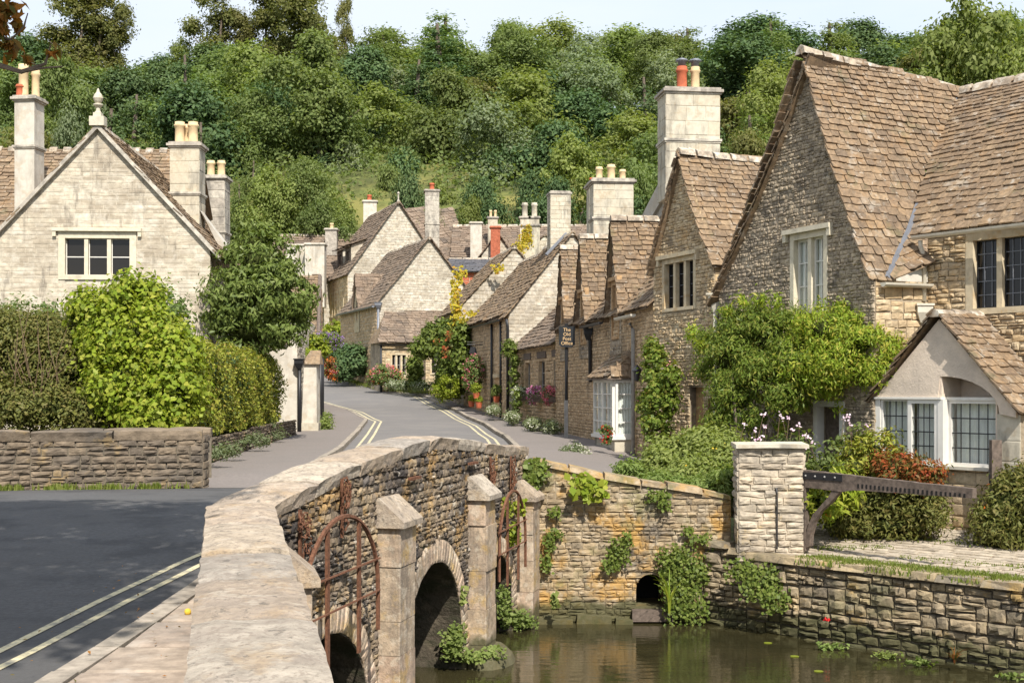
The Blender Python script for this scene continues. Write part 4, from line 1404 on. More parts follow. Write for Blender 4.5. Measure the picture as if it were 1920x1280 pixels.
mb = MB(); mb.box(fg, -.02, .72, 2.2, 2.30, .05, .062); mb.build('iron_strap', M['black_iron'], GA.root)
for u in (.08, .25, .42, .6):
    m = MB(); m.lathe(fg(u, 2.25, .062) + Vector((0, 0, -.012)), [(.013, 0), (.016, .012), (.01, .024)], 8); m.build('bolt', M['grey_paint'], GA.root)
mb = MB()
cur = [(.62, 2.14), (.56, 2.0), (.42, 1.86), (.26, 1.72), (.16, 1.55), (.1, 1.36), (.07, 1.2)]
vs = []; fs = []
for i, (u, z) in enumerate(cur):
    wd = .07 + .02 * math.sin(i)
    for n in (-.04, .04): vs += [fg(u - wd, z - .03, n), fg(u + wd, z + .03, n)]
for i in range(len(cur) - 1):
    k = 4 * i
    fs += [(k, k + 1, k + 5, k + 4), (k + 2, k + 6, k + 7, k + 3), (k + 1, k + 3, k + 7, k + 5), (k, k + 4, k + 6, k + 2)]
fs += [(0, 2, 3, 1)[::-1], tuple(len(vs) - 4 + q for q in (0, 2, 3, 1))]
mb.add(vs, fs); mb.build('brace', M['timber'], GA.root)
mb = MB(); mb.box(fg, -.02, .06, 1.15, 2.3, -.05, .05); mb.build('hanging_post', M['timber'], GA.root)
GA.done()

# left roadside parapet
LW = Thing('roadside_wall', (-6, 19.5, 1.95), 'low grey brown rubble wall with thick coping across the road', 'wall')
lw = [(-16, 15.2), (-9.5, 17.6), (-7.15, 19.0), (-4.72, 19.55)]
for i in range(3):
    fr_, U_, N_, L_ = frame(lw[i], lw[i + 1], 0)
    z0 = 1.75
    po = rect(0, L_, z0, 2.76)
    w = plate(po, [], fr_).build('wall', M['mortar_dark'], LW.root)
    if i: stones(LW.pc, w, 'stone', fr_, U_, N_, po, [], (.06, .13), (.12, .36), .05, 'rubble', M['left_wall'], .01)
    mb = MB(); mb.box(fr_, 0, L_, z0, 2.75, -.4, -.35); mb.build('wall_body', M['mortar_dark'], LW.root)
    coping(lw[i], lw[i + 1], lambda D: 2.9, .42, .05, LW.root, 20 + i, 'left_wall', (.7, 1.2), .16)
fr_, U_, N_, L_ = frame(lw[3], (-4.75, 20.0), 1.75)
w = plate(rect(0, L_, 0, 1.05), [], fr_).build('wall_end', M['mortar_dark'], LW.root)
stones(LW.pc, w, 'stone', fr_, U_, N_, rect(0, L_, 0, 1.05), [], (.08, .16), (.2, .4), .04, 'coursed', M['left_wall'], .01)
LW.done()
# second parapet behind it (other side of the approach)
LV = Thing('garden_wall', (-6.5, 21, 1.95), 'low garden wall just showing behind the roadside wall', 'wall')
fr_, U_, N_, L_ = frame((-7.4, 20.9), (-5.0, 21.3), 1.8)
w = plate(rect(0, L_, 0, .95), [], fr_).build('wall', M['mortar_dark'], LV.root)
coping((-7.4, 20.9), (-5.0, 21.3), lambda D: 2.88, .4, .05, LV.root, 31, 'left_wall', (.7, 1.2), .15)
LV.done()

HW = Thing('hedge_wall', (-6, 28, 1.9), 'knee high dry stone wall along the left pavement under the hedge', 'wall')
hw = [(-5.6, 20.0), (-5.85, 24.5), (-6.15, 30), (-6.35, 37.5)]
for i in range(3):
    a, b = hw[i], hw[i + 1]
    fr_, U_, N_, L_ = frame(a, b, 1.9)
    po = [(0, 0), (L_, 0), (L_, .62 + .05 * i), (0, .6 + .05 * i)]
    w = plate(po, [], fr_).build('wall', M['mortar_dark'], HW.root)
    stones(HW.pc, w, 'stone', fr_, U_, N_, po, [], (.05, .1), (.15, .4), .06, 'rubble', M['left_wall'], .01)
    mb = MB(); mb.box(fr_, 0, L_, 0, .58, -.35, -.3); mb.box(fr_, 0, L_, .575, .6, -.35, .02); mb.build('wall_body', M['mortar_dark'], HW.root)
HW.done()
# ================================================================ houses on the right
def S(ch, ln, d, kind, mat, joint=.012): return dict(ch=ch, ln=ln, d=d, kind=kind, mat=mat, joint=joint)
def pipe(T, pts, r, mat, name='drainpipe', seg=8):
    m = MB(); m.tube(pts, [r] * len(pts), seg); return m.build(name, M[mat], T.root, True)
def gutter(T, a, b, r, mat):
    a = Vector(a); b = Vector(b); d = (b - a).normalized(); s = d.cross(Vector((0, 0, 1))).normalized()
    m = MB(); vs = []
    for p in (a, b):
        for k in range(7):
            t = math.pi * k / 6
            vs.append(p + s * (r * math.cos(t)) - Vector((0, 0, r * math.sin(t))))
    m.add(vs, [(k, k + 1, k + 8, k + 7) for k in range(6)] + [(0, 6, 13, 7)] + [tuple(range(7)), tuple(range(13, 6, -1))])
    return m.build('gutter', M[mat], T.root)
def hopper(T, c, mat, s=.12):
    m = MB(); c = Vector(c)
    def sq(r, z): return [c + Vector((a * r, b * r, z)) for a, b in ((-1, -1), (1, -1), (1, 1), (-1, 1))]
    vs = sq(s * .45, -.22) + sq(s, -.05) + sq(s, .06) + sq(s * 1.15, .065) + sq(s * 1.15, .1)
    fs = [(0, 3, 2, 1)] + [(4 * j + i, 4 * j + (i + 1) % 4, 4 * j + 4 + (i + 1) % 4, 4 * j + 4 + i) for j in range(4) for i in range(4)] + [(16, 17, 18, 19)]
    m.add(vs, fs); return m.build('rainwater_head', M[mat], T.root)

# ---- house with the great gable (R3) joined to the right hand range (R4)
A3, B3 = Vector((4.14, 25.5)), Vector((6.04, 21.3))
f3, U3, N3, L3 = frame(A3, B3, 0)
G = Thing('gabled_house', (5.3, 23, 1.06), 'steep gabled rubble stone house with white casement behind the wisteria', 'house')
ua = 2.78
zE, zER, zA = 5.47, 5.32, 9.55
Bk = Vector((-N3.x, -N3.y, 0))                                    # into the house
def q3(t, w): return Vector((f3(ua, 0).x, f3(ua, 0).y, 0)) + Bk * t + Vector((U3.x, U3.y, 0)) * w
sl3 = (zA - zER) / (L3 - ua)
def z3(w): return zA - sl3 * w
TR = 3.45
Vd0 = q3(TR, 0) + Vector((0, 0, zA - .42)); wv = L3 - ua
v_bot = q3(.23, wv + .02) + Vector((0, 0, z3(wv + .02) + .03))
rs = [q3(-.1, wv + .02) + Vector((0, 0, z3(wv + .02) + .03)), v_bot, Vd0, q3(-.1, 0) + Vector((0, 0, zA + .03))]
u_w0 = 1.98; wz0, wz1 = 4.92, 6.26
def uat(px):      # u on the gable face at a photo column
    k = (px - 960) / F
    return (k * A3.y - A3.x) / (U3.x - k * U3.y)
uw0, uw1 = uat(1483), uat(1553)
hW = rect(uw0, uw1, Z(590, 23.3) , Z(440, 23.3))
hD = rect(uat(1535), uat(1580), 1.06, 3.25)
gp = [(0, 1.0), (L3, 1.0), (L3, zER), (ua, zA), (0, zE)]
spec = S((.06, .115), (.1, .26), .045, 'rubble', 'rubble_dark', .008)
# slightly hollow rakes like the old roof
gpc = [(0, 1.0), (L3, 1.0), (L3, zER), (ua + .66 * wv, zA - .72 * (zA - zER)), (ua + .3 * wv, zA - .36 * (zA - zER)), (ua, zA), (ua * .68, zA - .37 * (zA - zE)), (ua * .3, zA - .745 * (zA - zE)), (0, zE)]
w = plate(gpc, [hW, hD], f3, 0, .25).build('wall', M['mortar'], G.root)
stones(G.pc, w, 'stone', f3, U3, N3, gpc, [hW, hD], (.04, .09), (.05, .19), .034, 'rubble', M['rubble_dark'], .004)
window(G, f3, uw0, uw1, hW[0][1], hW[2][1], 2, 3, 2, .11, True, True, 'dressed_pale', 'white_paint', 'white_paint', .1, .022, True, .035)
m = MB(); m.box(f3, hD[0][0], hD[1][0], 1.06, 3.25, -.2, -.15); dr = m.build('door', M['timber'], G.root)
m = MB()
for a, b, c, d in ((hD[0][0] - .08, hD[0][0] + .02, 1.06, 3.3), (hD[1][0] - .02, hD[1][0] + .08, 1.06, 3.3), (hD[0][0] + .02, hD[1][0] - .02, 3.2, 3.3)): m.box(f3, a, b, c, d, -.1, .06)
m.build('door_frame', M['white_paint'], dr)
# body
pBL = f3(0, 0, -6); pBR = f3(L3, 0, -6)
G.wall((pBL.x, pBL.y), A3, 1.0, h=zE - 1.0)
Rr = f3(L3, 0, -1.13)
G.wall(B3, (Rr.x, Rr.y), 1.0, h=zER - 1.0, spec=S((.1, .22), (.15, .45), .035, 'rubble', 'rubble_warm'))
el = [f3(-.22, zE - .3, -TR), f3(-.22, zE - .3, .12), f3(ua, zA + .03, .12), Vd0]
G.roof(el, .22, .13, (.2, .42), .026, 'tile', .16)
G.roof(rs, .18, .092, (.15, .3), .024, 'tile', .13)
G.ridge(f3(ua, zA + .05, .14), Vd0 + Vector((0, 0, .12)), .15, sagz=.0)
gutter(G, B3.to_3d() + Vector((.1, -.12, zER - .05)), Vector((Rr.x + .02, Rr.y - .1, zER - .04)), .07, 'cream_paint')
# verge stones stepping up the left rake
def verge(T, fr_, pts, n0=-.05, n1=.17, step=.17, parent=None):
    for (ua_, va_), (ub_, vb_) in zip(pts[:-1], pts[1:]):
        d = Vector((ub_ - ua_, vb_ - va_)); Ls = d.length; d = d / Ls; nn_ = Vector((-d.y, d.x))
        t = 0
        while t < Ls:
            l = step * R.uniform(1.2, 1.6); a = Vector((ua_, va_)) + d * t
            k = R.uniform(-.012, .012)
            q = [a - nn_ * .015 + nn_ * k, a + d * l + nn_ * (-.055 + k), a + d * l + nn_ * (-.02 + k), a + nn_ * (.022 + k)]
            m = MB(); m.prism([fr_(p.x, p.y, n0) for p in q], (fr_(0, 0, 1) - fr_(0, 0, 0)) * (n1 - n0 + R.uniform(-.03, .03)))
            m.build('verge_tile', M['tile'], T.root)
            t += step * R.uniform(.85, 1.1)
verge(G, f3, [(-.2, zE - .28), (ua * .3, zA - .745 * (zA - zE) + .06), (ua * .68, zA - .37 * (zA - zE) + .06), (ua - .2, zA - .2)])
G.done()

# ---- right hand range with the leaded windows (R4)
UR = Vector((.573, -.819)); A4 = Vector((7.07, 21.76)); B4_ = A4 + UR * 6.5
H4 = Thing('corner_house', (8, 20.4, 1.06), 'warm rubble house with leaded mullion windows at the right edge', 'house')
f4, U4, N4, L4 = frame(A4, B4_, 1.0)
def u4(px):
    k = (px - 960) / F
    return (k * A4.y - A4.x) / (U4.x - k * U4.y)
a0, a1 = u4(1812), u4(1995)
z40, z41 = Z(590, 21), Z(434, 20.9)
h4 = [rect(a0, a1, z40 - 1, z41 - 1)]
ze4 = 6.22
H4.wall(A4, B4_, 1.0, h=ze4 - 1, holes=h4, spec=S((.055, .15), (.09, .32), .05, 'rubble', 'rubble_warm', .009))
wl = window(H4, f4, a0, a1, z40 - 1, z41 - 1, 3, 5, 3, .14, True, False, 'dressed', 'black_iron', 'lead', .1, .012, False, .022)
d4 = Vector((-N4.x, -N4.y, 0))
e0 = f4(-.1, 5.1, .2); rise, run = 2.95, 2.66
ev0 = q3(1.0, 1.43); ev0 = Vector((ev0.x, ev0.y, 6.16)) + Vector((0.06, 0, .02))
Rl = Vd0 + Vector((.03, -.02, 0)); Rr4 = Rl + Vector((UR.x * 7, UR.y * 7, .25))
er4 = f4(L4, 5.1, .2)
er4 = Vector((er4.x, er4.y, 6.12))
H4.roof([ev0 + Vector((-.02, -.02, -.05)), er4, Rr4, Rl], .165, .095, (.15, .3), .024, 'tile', -.03)
H4.roof([v_bot + Vector((.05, -.02, .0)), Vector((A4.x + .02, A4.y - .2, 5.62)), ev0 + Vector((0, -.02, .02))], .17, .13, (.18, .32), .024, 'tile', 0)
H4.roof([Rr4 + Vector((3, 2, -3)), Rl + Vector((2.2, 1.6, -2.6)), Rl, Rr4], tiles=False)
H4.ridge(Rl + Vector((0, 0, .06)), Rr4 + Vector((0, 0, .06)), .15, sagz=.12)
m = MB(); m.tube([v_bot + Vector((0, 0, .06)), ev0 + Vector((0, 0, .07)), Vd0.lerp(ev0, .5) + Vector((0, 0, -.03)), Vd0 + Vector((0, -.05, .04))], [.05, .05, .05, .05], 5); m.build('lead_valley', M['lead'], H4.root)
m = MB(); m.prism([Vd0 + Vector((-.25, -.15, -.12)), Vd0 + Vector((.1, -.3, -.28)), Vd0 + Vector((.2, -.1, .02)), Vd0 + Vector((-.05, .02, .12))], (0.02, -.05, .04)); m.build('lead_saddle', M['lead'], H4.root)
gutter(H4, f4(-.12, 5.1, .24), f4(L4, 5.1, .24), .07, 'cream_paint')
p0 = f4(.0, 5.02, .2)
pipe(H4, [p0, p0 + Vector((0, 0, -.1)), f4(-.0, 4.75, .1), f4(-.0, 4.0, .1)], .04, 'cream_paint')
hopper(H4, f4(.0, 3.85, .13), 'cream_paint', .13)
pipe(H4, [f4(0, 3.7, .13), f4(0, 3.42, .12), f4(-.14, 3.28, .12), f4(-.16, 3.1, .12), f4(-.16, 0, .12)], .045, 'cream_paint')
H4.done()

# ---- bay porch in front of the corner house
PO = Thing('bay_window_porch', (6.8, 20.3, 1.06), 'rendered bay porch with curved arch, lattice windows and stone tile gable', 'porch')
Up = Vector((.573, -.819)); ap = Vector((6.81, 20.3))
Lp, Rp = ap - Up * 1.22, ap + Up * 1.36
fp, U_p, N_p, L_p = frame(Lp, Rp, 1.0)
ca = 1.22
za_ = 4.66 - 1; zl = 3.42 - 1; zrr = 3.24 - 1
sill_, head_ = 2.3 - 1, 3.38 - 1
# gable board with the curved cut
arc = [(2.28 - .92 * math.cos(t) * 1.0 - .0, 0) for t in (0,)]
cut_pts = []
for k in range(9):
    t = math.pi / 2 * k / 8
    cut_pts.append((1.24 + 1.06 * math.sin(t), head_ - .25 + .58 * math.cos(t)))
gpoly = [(-.02, head_), (1.2, head_), (1.24, head_ + .33)] + cut_pts[1:] + [(2.58, head_ - .3), (2.58, zrr - .05), (ca, za_ - .05), (-.02, zl - .05)]
m = plate(gpoly, [], fp, .06)
pb = plate(gpoly, [], fp, -.06)
mb = MB(); mb.prism([fp(u, v, -.06) for u, v in gpoly], N_p * .12)
mb.build('gable_board', M['render'], PO.root)
mb = MB(); mb.prism([fp(u, v, -.5) for u, v in ((1.24, head_), (2.2, head_), (2.2, head_ + .05), (1.62, head_ + .58), (1.24, head_ + .58))], N_p * .05); mb.build('soffit_panel', M['render'], PO.root)
mb = MB(); mb.box(fp, -.04, 1.27, head_ - .035, head_ + .0, -.08, .09); mb.box(fp, 1.27, 2.2, head_ - .05, head_ - .0, -.44, -.05); mb.build('bressummer', M['white_paint'], PO.root)
# stone base and pier
for a, b, nn in (((0, 0), (2.3, 0), 0),):
    pa_, pb_ = fp(0.0, 0, -.02), fp(2.26, 0, -.02)
    PO.wall((pa_.x, pa_.y), (pb_.x, pb_.y), 1.0, h=sill_ - .04, spec=S((.14, .24), (.3, .6), .02, 'coursed', 'rubble_warm', .01))
pa_, pb_ = fp(2.22, 0, .0), fp(2.62, 0, .0); pc2, pd_ = fp(2.62, 0, -1.6), fp(2.22, 0, -1.6)
PO.wall((pa_.x, pa_.y), (pb_.x, pb_.y), 1.0, h=head_ - .25, spec=S((.3, .45), (.4, .6), .012, 'ashlar', 'chimney', .006), backing='mortar_pale')
PO.wall((pb_.x, pb_.y), (pc2.x, pc2.y), 1.0, h=zrr)
PO.wall((pd_.x, pd_.y), (pa_.x, pa_.y), 1.0, h=head_ - .02, backing='render')
q0, q1 = fp(0, 0, -1.5), fp(0, 0, 0)
PO.wall((q0.x, q0.y), (q1.x, q1.y), 1.0, h=sill_ - .04, spec=S((.14, .24), (.3, .6), .02, 'coursed', 'rubble_warm', .01))
# sill
mb = MB(); mb.box(fp, -.06, 1.3, sill_ - .05, sill_, -.2, .09); mb.box(fp, 1.3, 2.24, sill_ - .05, sill_, -.42, .07); mb.build('sill', M['cream_paint'], PO.root)
def lattice(fr_, u0, u1, v0, v1, n, cols, rows, fw=.05, fm='white_paint', name='window', lead='black_iron'):
    mb = MB()
    mb.box(fr_, u0, u0 + fw, v0, v1, n - .05, n + .03); mb.box(fr_, u1 - fw, u1, v0, v1, n - .05, n + .03)
    mb.box(fr_, u0 + fw, u1 - fw, v0, v0 + fw, n - .05, n + .03); mb.box(fr_, u0 + fw, u1 - fw, v1 - fw, v1, n - .05, n + .03)
    w_ = mb.build(name, M[fm], PO.root)
    g = MB(); g.box(fr_, u0 + fw * .6, u1 - fw * .6, v0 + fw * .6, v1 - fw * .6, n - .014, n - .008); g.build('pane', M['clear'], w_)
    b = MB()
    for k in range(1, cols):
        x = u0 + fw + (u1 - u0 - 2 * fw) * k / cols; b.box(fr_, x - .006, x + .006, v0 + fw, v1 - fw, n - .007, n + .004)
    for k in range(1, rows):
        y = v0 + fw + (v1 - v0 - 2 * fw) * k / rows; b.box(fr_, u0 + fw, u1 - fw, y - .009, y + .009, n - .0065, n + .008)
    b.build('leading', M[lead], w_)
    c = MB(); K = 22; vs = []
    for q in range(K + 1):
        x = u0 + fw + (u1 - u0 - 2 * fw) * q / K; nn = n - .12 - .022 * math.sin(q * 1.7)
        vs += [fr_(x, v0 + .02, nn), fr_(x, v1 - .02, nn)]
    c.add(vs, [(2 * q, 2 * q + 2, 2 * q + 3, 2 * q + 1) for q in range(K)]); c.build('curtain', M['curtain'], w_)
lattice(fp, .06, .62, sill_, head_ - .035, .0, 4, 4, .035)
lattice(fp, .62, 1.2, sill_ + .0, head_ - .035, .03, 4, 4, .07)
mb = MB(); mb.box(fp, 1.2, 1.3, sill_, head_ - .036, -.1, .07); mb.build('corner_post', M['white_paint'], PO.root); mb = MB(); mb.box(fp, -.04, .055, sill_, head_ - .036, -.06, .05); mb.build('corner_post', M['white_paint'], PO.root)
lattice(fp, 1.3, 2.2, sill_, head_ - .05, -.1, 5, 4, .05)
ll = frame(fp(0.02, 0, -1.4).to_2d(), fp(.02, 0, -.05).to_2d(), 1.0)
lattice(ll[0], .1, 1.3, sill_, head_ - .05, -.02, 4, 4, .05)
mb = MB(); mb.box(fp, .1, 2.2, 0, head_ + .4, -1.35, -1.3); mb.build('room_wall', M['dark'], PO.root)  # near-black colour holds the shade of the room
# roof: two slopes running back to the house wall
def slp(u, z, n): return fp(u, z, n)
o = .16
PO.roof([slp(2.58 + .12, zrr - .1, o), slp(2.58 + .12, zrr - .1, -1.75), slp(ca, za_ + .05, -1.5), slp(ca, za_ + .05, o)], .2, .13, (.18, .36), .026, 'tile', .02)
PO.roof([slp(-.16, zl - .13, -1.4), slp(-.16, zl - .13, o), slp(ca, za_ + .05, o), slp(ca, za_ + .05, -1.5)], .2, .13, (.18, .36), .026, 'tile', .02)
PO.ridge(slp(ca, za_ + .07, o + .02), slp(ca, za_ + .07, -1.55), .11)
m = MB(); m.box(fp, 1.2, 1.26, head_ - .0, head_ + .33, -.45, .05); m.box(fp, 1.21, 1.25, sill_, head_ - .036, -.42, -.1); m.build('arch_jamb', M['render'], PO.root)
m = MB(); m.box(fp, 2.18, 2.225, sill_ - .05, head_ + .03, -.5, -.02); m.build('arch_return', M['render'], PO.root)
PO.done()
GP = Thing('timber_gatepost', (7.6, 19.2, 1.06), 'short purplish timber gatepost against the porch pier', 'post')
m = MB(); g0 = fp(2.3, 0, .16)
m.add(*(lambda c: ([c + Vector((a * .075, b * .06, z)) for z in (0, 1.62, 1.68) for a, b in ((-1, -1), (1, -1), (1, 1), (-1, 1))], [(0, 3, 2, 1)] + [(4 * j + i, 4 * j + (i + 1) % 4, 4 * j + 4 + (i + 1) % 4, 4 * j + 4 + i) for j in range(2) for i in range(4)] + [(8, 9, 10, 11)]))(Vector((g0.x, g0.y, 1.06))))
m.build('post', M['timber'], GP.root)
m = MB(); m.tube([Vector((g0.x - .12, g0.y - .06, 1.5)), Vector((g0.x - .1, g0.y - .06, 1.95)), Vector((g0.x - .12, g0.y - .06, 2.3))], [.012, .015, .008], 5); m.build('gate_latch', M['black_iron'], GP.root)
GP.done()

# ---- second gable with three light window (R2), and the range behind with the great chimney
A2, B2 = Vector((3.14, 28.3)), Vector((4.1, 25.9))
f2, U2, N2, L2 = frame(A2, B2, 1.4)
G2 = Thing('small_gable_house', (3.6, 27.1, 1.5), 'narrow gabled stone house with three light mullion window', 'house')
def u2(px):
    k = (px - 960) / F
    return (k * A2.y - A2.x) / (U2.x - k * U2.y)
w2 = rect(u2(1243), u2(1306), Z(582, 27.2) - 1.4, Z(482, 27.2) - 1.4)
d2 = rect(u2(1294), u2(1320), .0, 2.15)
gable_house(G2, A2, B2, 4.5, 1.4, 6.15, 8.5, .5, 6.1, front=S((.045, .105), (.06, .22), .036, 'rubble', 'rubble_warm', .005), holes_f=[w2, d2], over=.12, eave=.1, sag=.07, right=S((.15, .22), (.3, .5), .02, 'coursed', 'rubble_warm'), g=(.17, .105), tw=(.18, .38), zar=8.35)
window(G2, f2, w2[0][0], w2[1][0], w2[0][1], w2[2][1], 3, 4, 2, .1, True, True, 'dressed', 'black_iron', 'lead', .12, .012, False, .02)
m = MB(); m.box(f2, d2[0][0], d2[1][0], 0, 2.15, -.2, -.14); m.build('door', M['timber_pale'], G2.root)
verge(G2, f2, [(-.1, 4.62), (L2 * .25, 5.92), (L2 * .45, 6.92)])
e = f2(L2 + .05, 4.05, .1)
gutter(G2, e + Vector((-.1, .1, .0)), e + Vector((.22, .05, 0)), .07, 'cream_paint')
hopper(G2, e + Vector((.06, -.1, -.18)), 'cream_paint', .11)
pipe(G2, [e + Vector((.06, -.1, -.38)), e + Vector((.06, -.1, -4.3))], .042, 'cream_paint')
pipe(G2, [f2(L2 - .12, 0, .06), f2(L2 - .12, 1.9, .06)], .022, 'rust', 'conduit')
G2.done()
GC = Thing('rear_range', (4.5, 32, 2), 'rear roof range with big ashlar chimney carrying red and buff pots', 'house')
# roof behind, gable end turned to the street with a limewashed coping
Ab, Bb = Vector((2.75, 33.6)), Vector((4.9, 28.4))
gable_house(GC, (3.0, 34.5), (5.6, 29.2), 9, 1.6, 6.6, 9.25, .5, 6.6, over=.05, tile='tile', backing='render_white', g=(.24, .15))
fb, Ub, Nb, Lb = frame((3.0, 34.5), (5.6, 29.2), 0)
m = MB(); m.prism([fb(-.1, 6.55, .1), fb(-.1, 6.95, .1), fb(Lb / 2 - .2, 9.55, .1), fb(Lb / 2 + .2, 9.55, .1), fb(Lb + .1, 6.95, .1), fb(Lb + .1, 6.55, .1), fb(Lb / 2, 9.1, .1)], Nb * -.38); m.build('gable_coping', M['render_white'], GC.root)
cc = fb(Lb * .5, 0, -.55)
chimney(GC, (X(1291, 32.0), 32.0), 1.36, .85, 8.2, Z(180, 32.0), .12, 'chimney', [(-.17, .16, .62, 'pot_terra'), (.17, .135, .62, 'pot_buff')], True, .46, 'chimney', 'mortar_pale', (.34, .42), (.45, .75), .06)
for off in (-.17, .17):
    m = MB(); c = Vector((X(1291, 32) + off, 32 + off * .12, Z(180, 32) + .1))
    m.lathe(c + Vector((0, 0, .6)), [(.1, 0), (.1, .14), (.17, .16), (.14, .2), (.03, .24)], 12); m.build('chimney_cowl', M['lead'], GC.root, True)
# sagging ridge seen between the gables
GC.done()

# ---- post office row with dormers (R1)
A1, B1 = Vector((1.37, 40.0)), Vector((3.16, 28.3))
R1 = Thing('dormered_row', (2.3, 34, 1.8), 'brown stone cottage row with stone tiled dormers above the sign', 'house')
f1, U1, N1, L1 = frame(A1, B1, 1.5)
def u1(px, off=0.0):
    k = (px - 960) / F
    o = N1 * off
    return (k * (A1.y + o.y) - (A1.x + o.x)) / (U1.x - k * U1.y)
ZE1 = 5.42
ub0, ub1 = u1(1112), u1(1180)
hb = rect(9.85 - 2.0, 9.85, .9, 2.15)
R1.wall(A1, B1, 1.5, h=ZE1 - 1.5, holes=[], spec=S((.06, .12), (.1, .3), .035, 'rubble', 'rubble_street', .008))
b1 = Vector((-N1.x, -N1.y, 0))
dc = [u1(1060), u1(1097), u1(1157)]
dw = 1.05
e0, e1 = f1(-.1, ZE1 - 1.5 - .12, .18), f1(L1, ZE1 - 1.5 - .12, .18)
r0, r1_ = f1(-.1, 6.55, -2.5), f1(L1, 6.55, -2.5)
R1.roof([e0, e1, r1_, r0], .22, .14, (.22, .42), .026, 'tile', 0)
R1.roof([f1(L1, 3.9, -5), f1(-.1, 3.9, -5), r0, r1_], tiles=False)
R1.ridge(r0 + Vector((0, 0, .05)), r1_ + Vector((0, 0, .05)), .14)
pe = f1(0, 0, -5); R1.wall((pe.x, pe.y), A1, 1.5, poly=[(0, 0), (5, 0), (5, 3.9), (2.5, 6.5), (0, 3.9)], backing='render_white')
for i, c in enumerate(dc):
    hl_ = 1.0; zb, zev, zap = 4.6, 5.55, 7.72
    a_, b_ = f1(c - .95, 0, .03), f1(c + .95, 0, .03)
    fd, Ud, Nd, Ld = frame((a_.x, a_.y), (b_.x, b_.y), 4.6)
    hw_ = rect(.55, 1.35, .15, 1.6)
    gp_ = [(.35, -.25), (1.55, -.25), (1.55, 1.0), (Ld / 2, 3.1), (.35, 1.0)]
    w = plate(gp_, [hw_], fd, 0, .2).build('dormer', M['mortar'], R1.root)
    stones(R1.pc, w, 'stone', fd, Ud, Nd, gp_, [hw_], (.08, .14), (.15, .3), .03, 'rubble', M['rubble_dark'], .01)
    ww = window(R1, fd, .55, 1.35, .15, 1.6, 2, 3, 1, .1, True, True, 'timber_pale', 'timber_pale', 'black_iron', .08, .014, False, .02, w)
    for s_, uu in ((-1, .35), (1, 1.55)):
        ck = [fd(uu, -.3, 0), fd(uu, .95, 0), fd(uu, .95, -1.4), fd(uu, -.3, -1.4)]
        mesh('dormer_cheek', ck, [(0, 1, 2, 3)], M['mortar'], w)
    R1.roof([fd(1.78, .62, .12), fd(1.78, .62, -2.4), fd(Ld / 2, 3.16, -2.4), fd(Ld / 2, 3.16, .12)], .16, .1, (.17, .36), .026, 'tile', .04)
    R1.roof([fd(.12, .62, -2.4), fd(.12, .62, .12), fd(Ld / 2, 3.16, .12), fd(Ld / 2, 3.16, -2.4)], .16, .1, (.17, .36), .026, 'tile', .04)
    R1.ridge(fd(Ld / 2, 3.19, .14), fd(Ld / 2, 3.19, -2.4), .13)
gutter(R1, f1(u1(1175), ZE1 - 1.5 - .2, .26), f1(u1(1208), ZE1 - 1.5 - .2, .26), .07, 'cream_paint')
gutter(R1, f1(dc[1] + .7, ZE1 - 1.5 - .2, .26), f1(dc[2] - .7, ZE1 - 1.5 - .2, .26), .07, 'black_iron')
uq = u1(1112); pipe(R1, [f1(uq, 3.7, .2), f1(uq, 3.3, .08), f1(uq, 2.2, .08)], .05, 'black_iron')
hopper(R1, f1(uq, 3.55, .14), 'black_iron', .11)
uq = u1(1187, .1); pipe(R1, [f1(uq, 3.55, .18), f1(uq, 3.4, .1), f1(uq, 0, .1)], .045, 'grey_paint')
# white shop bay on a stone base
ubn = u1(1190) - .05; ubf = ubn - 2.15; pj = .5
fbz = lambda u, v, n: f1(u, v, n)
m = MB(); m.box(f1, ubf, ubn, -.2, .82, -.05, pj - .03); bb = m.build('bay_base', M['chimney'], R1.root)
m = MB(); m.box(f1, ubf - .05, ubn + .05, .82, .9, -.05, pj + .06); m.build('bay_sill', M['white_paint'], R1.root)
ba = f1(ubf, 0, pj), f1(ubn, 0, pj), f1(ubn, 0, 0)
fB, UB, NB, LB = frame(ba[0].to_2d(), ba[1].to_2d(), 1.5)
fC, UC, NC, LC = frame(ba[1].to_2d(), ba[2].to_2d(), 1.5)
def sash(fr_, u0, u1_, v0, v1, cols, rows, T, fw=.045):
    m = MB()
    m.box(fr_, u0, u0 + fw, v0, v1, -.05, .02); m.box(fr_, u1_ - fw, u1_, v0, v1, -.05, .02); m.box(fr_, u0 + fw, u1_ - fw, v0, v0 + fw, -.05, .02); m.box(fr_, u0 + fw, u1_ - fw, v1 - fw, v1, -.05, .02)
    for k in range(1, cols):
        x = u0 + (u1_ - u0) * k / cols; m.box(fr_, x - .014, x + .014, v0 + fw, v1 - fw, -.04, .01)
    for k in range(1, rows):
        y = v0 + (v1 - v0) * k / rows; m.box(fr_, u0 + fw, u1_ - fw, y - .013, y + .013, -.039, .012)
    w_ = m.build('bay_window', M['white_paint'], T.root)
    g = MB(); g.box(fr_, u0 + fw * .5, u1_ - fw * .5, v0 + fw * .5, v1 - fw * .5, -.025, -.02); g.build('pane', M['clear'], w_)
    c = MB(); K = 14; vs = []
    for q in range(K + 1):
        x = u0 + fw + (u1_ - u0 - 2 * fw) * q / K; vs += [fr_(x, v0, -.09 - .015 * math.sin(q * 2.1)), fr_(x, v1, -.09 - .015 * math.sin(q * 2.1))]
    c.add(vs, [(2 * q, 2 * q + 2, 2 * q + 3, 2 * q + 1) for q in range(K)]); c.build('curtain', M['curtain'], w_)
for k in range(2): sash(fB, .03 + k * (LB - .06) / 2, .03 + (k + 1) * (LB - .06) / 2 - .01, .9, 2.22, 2, 4, R1)
sash(fC, .05, LC, .9, 2.22, 1, 4, R1, .06)
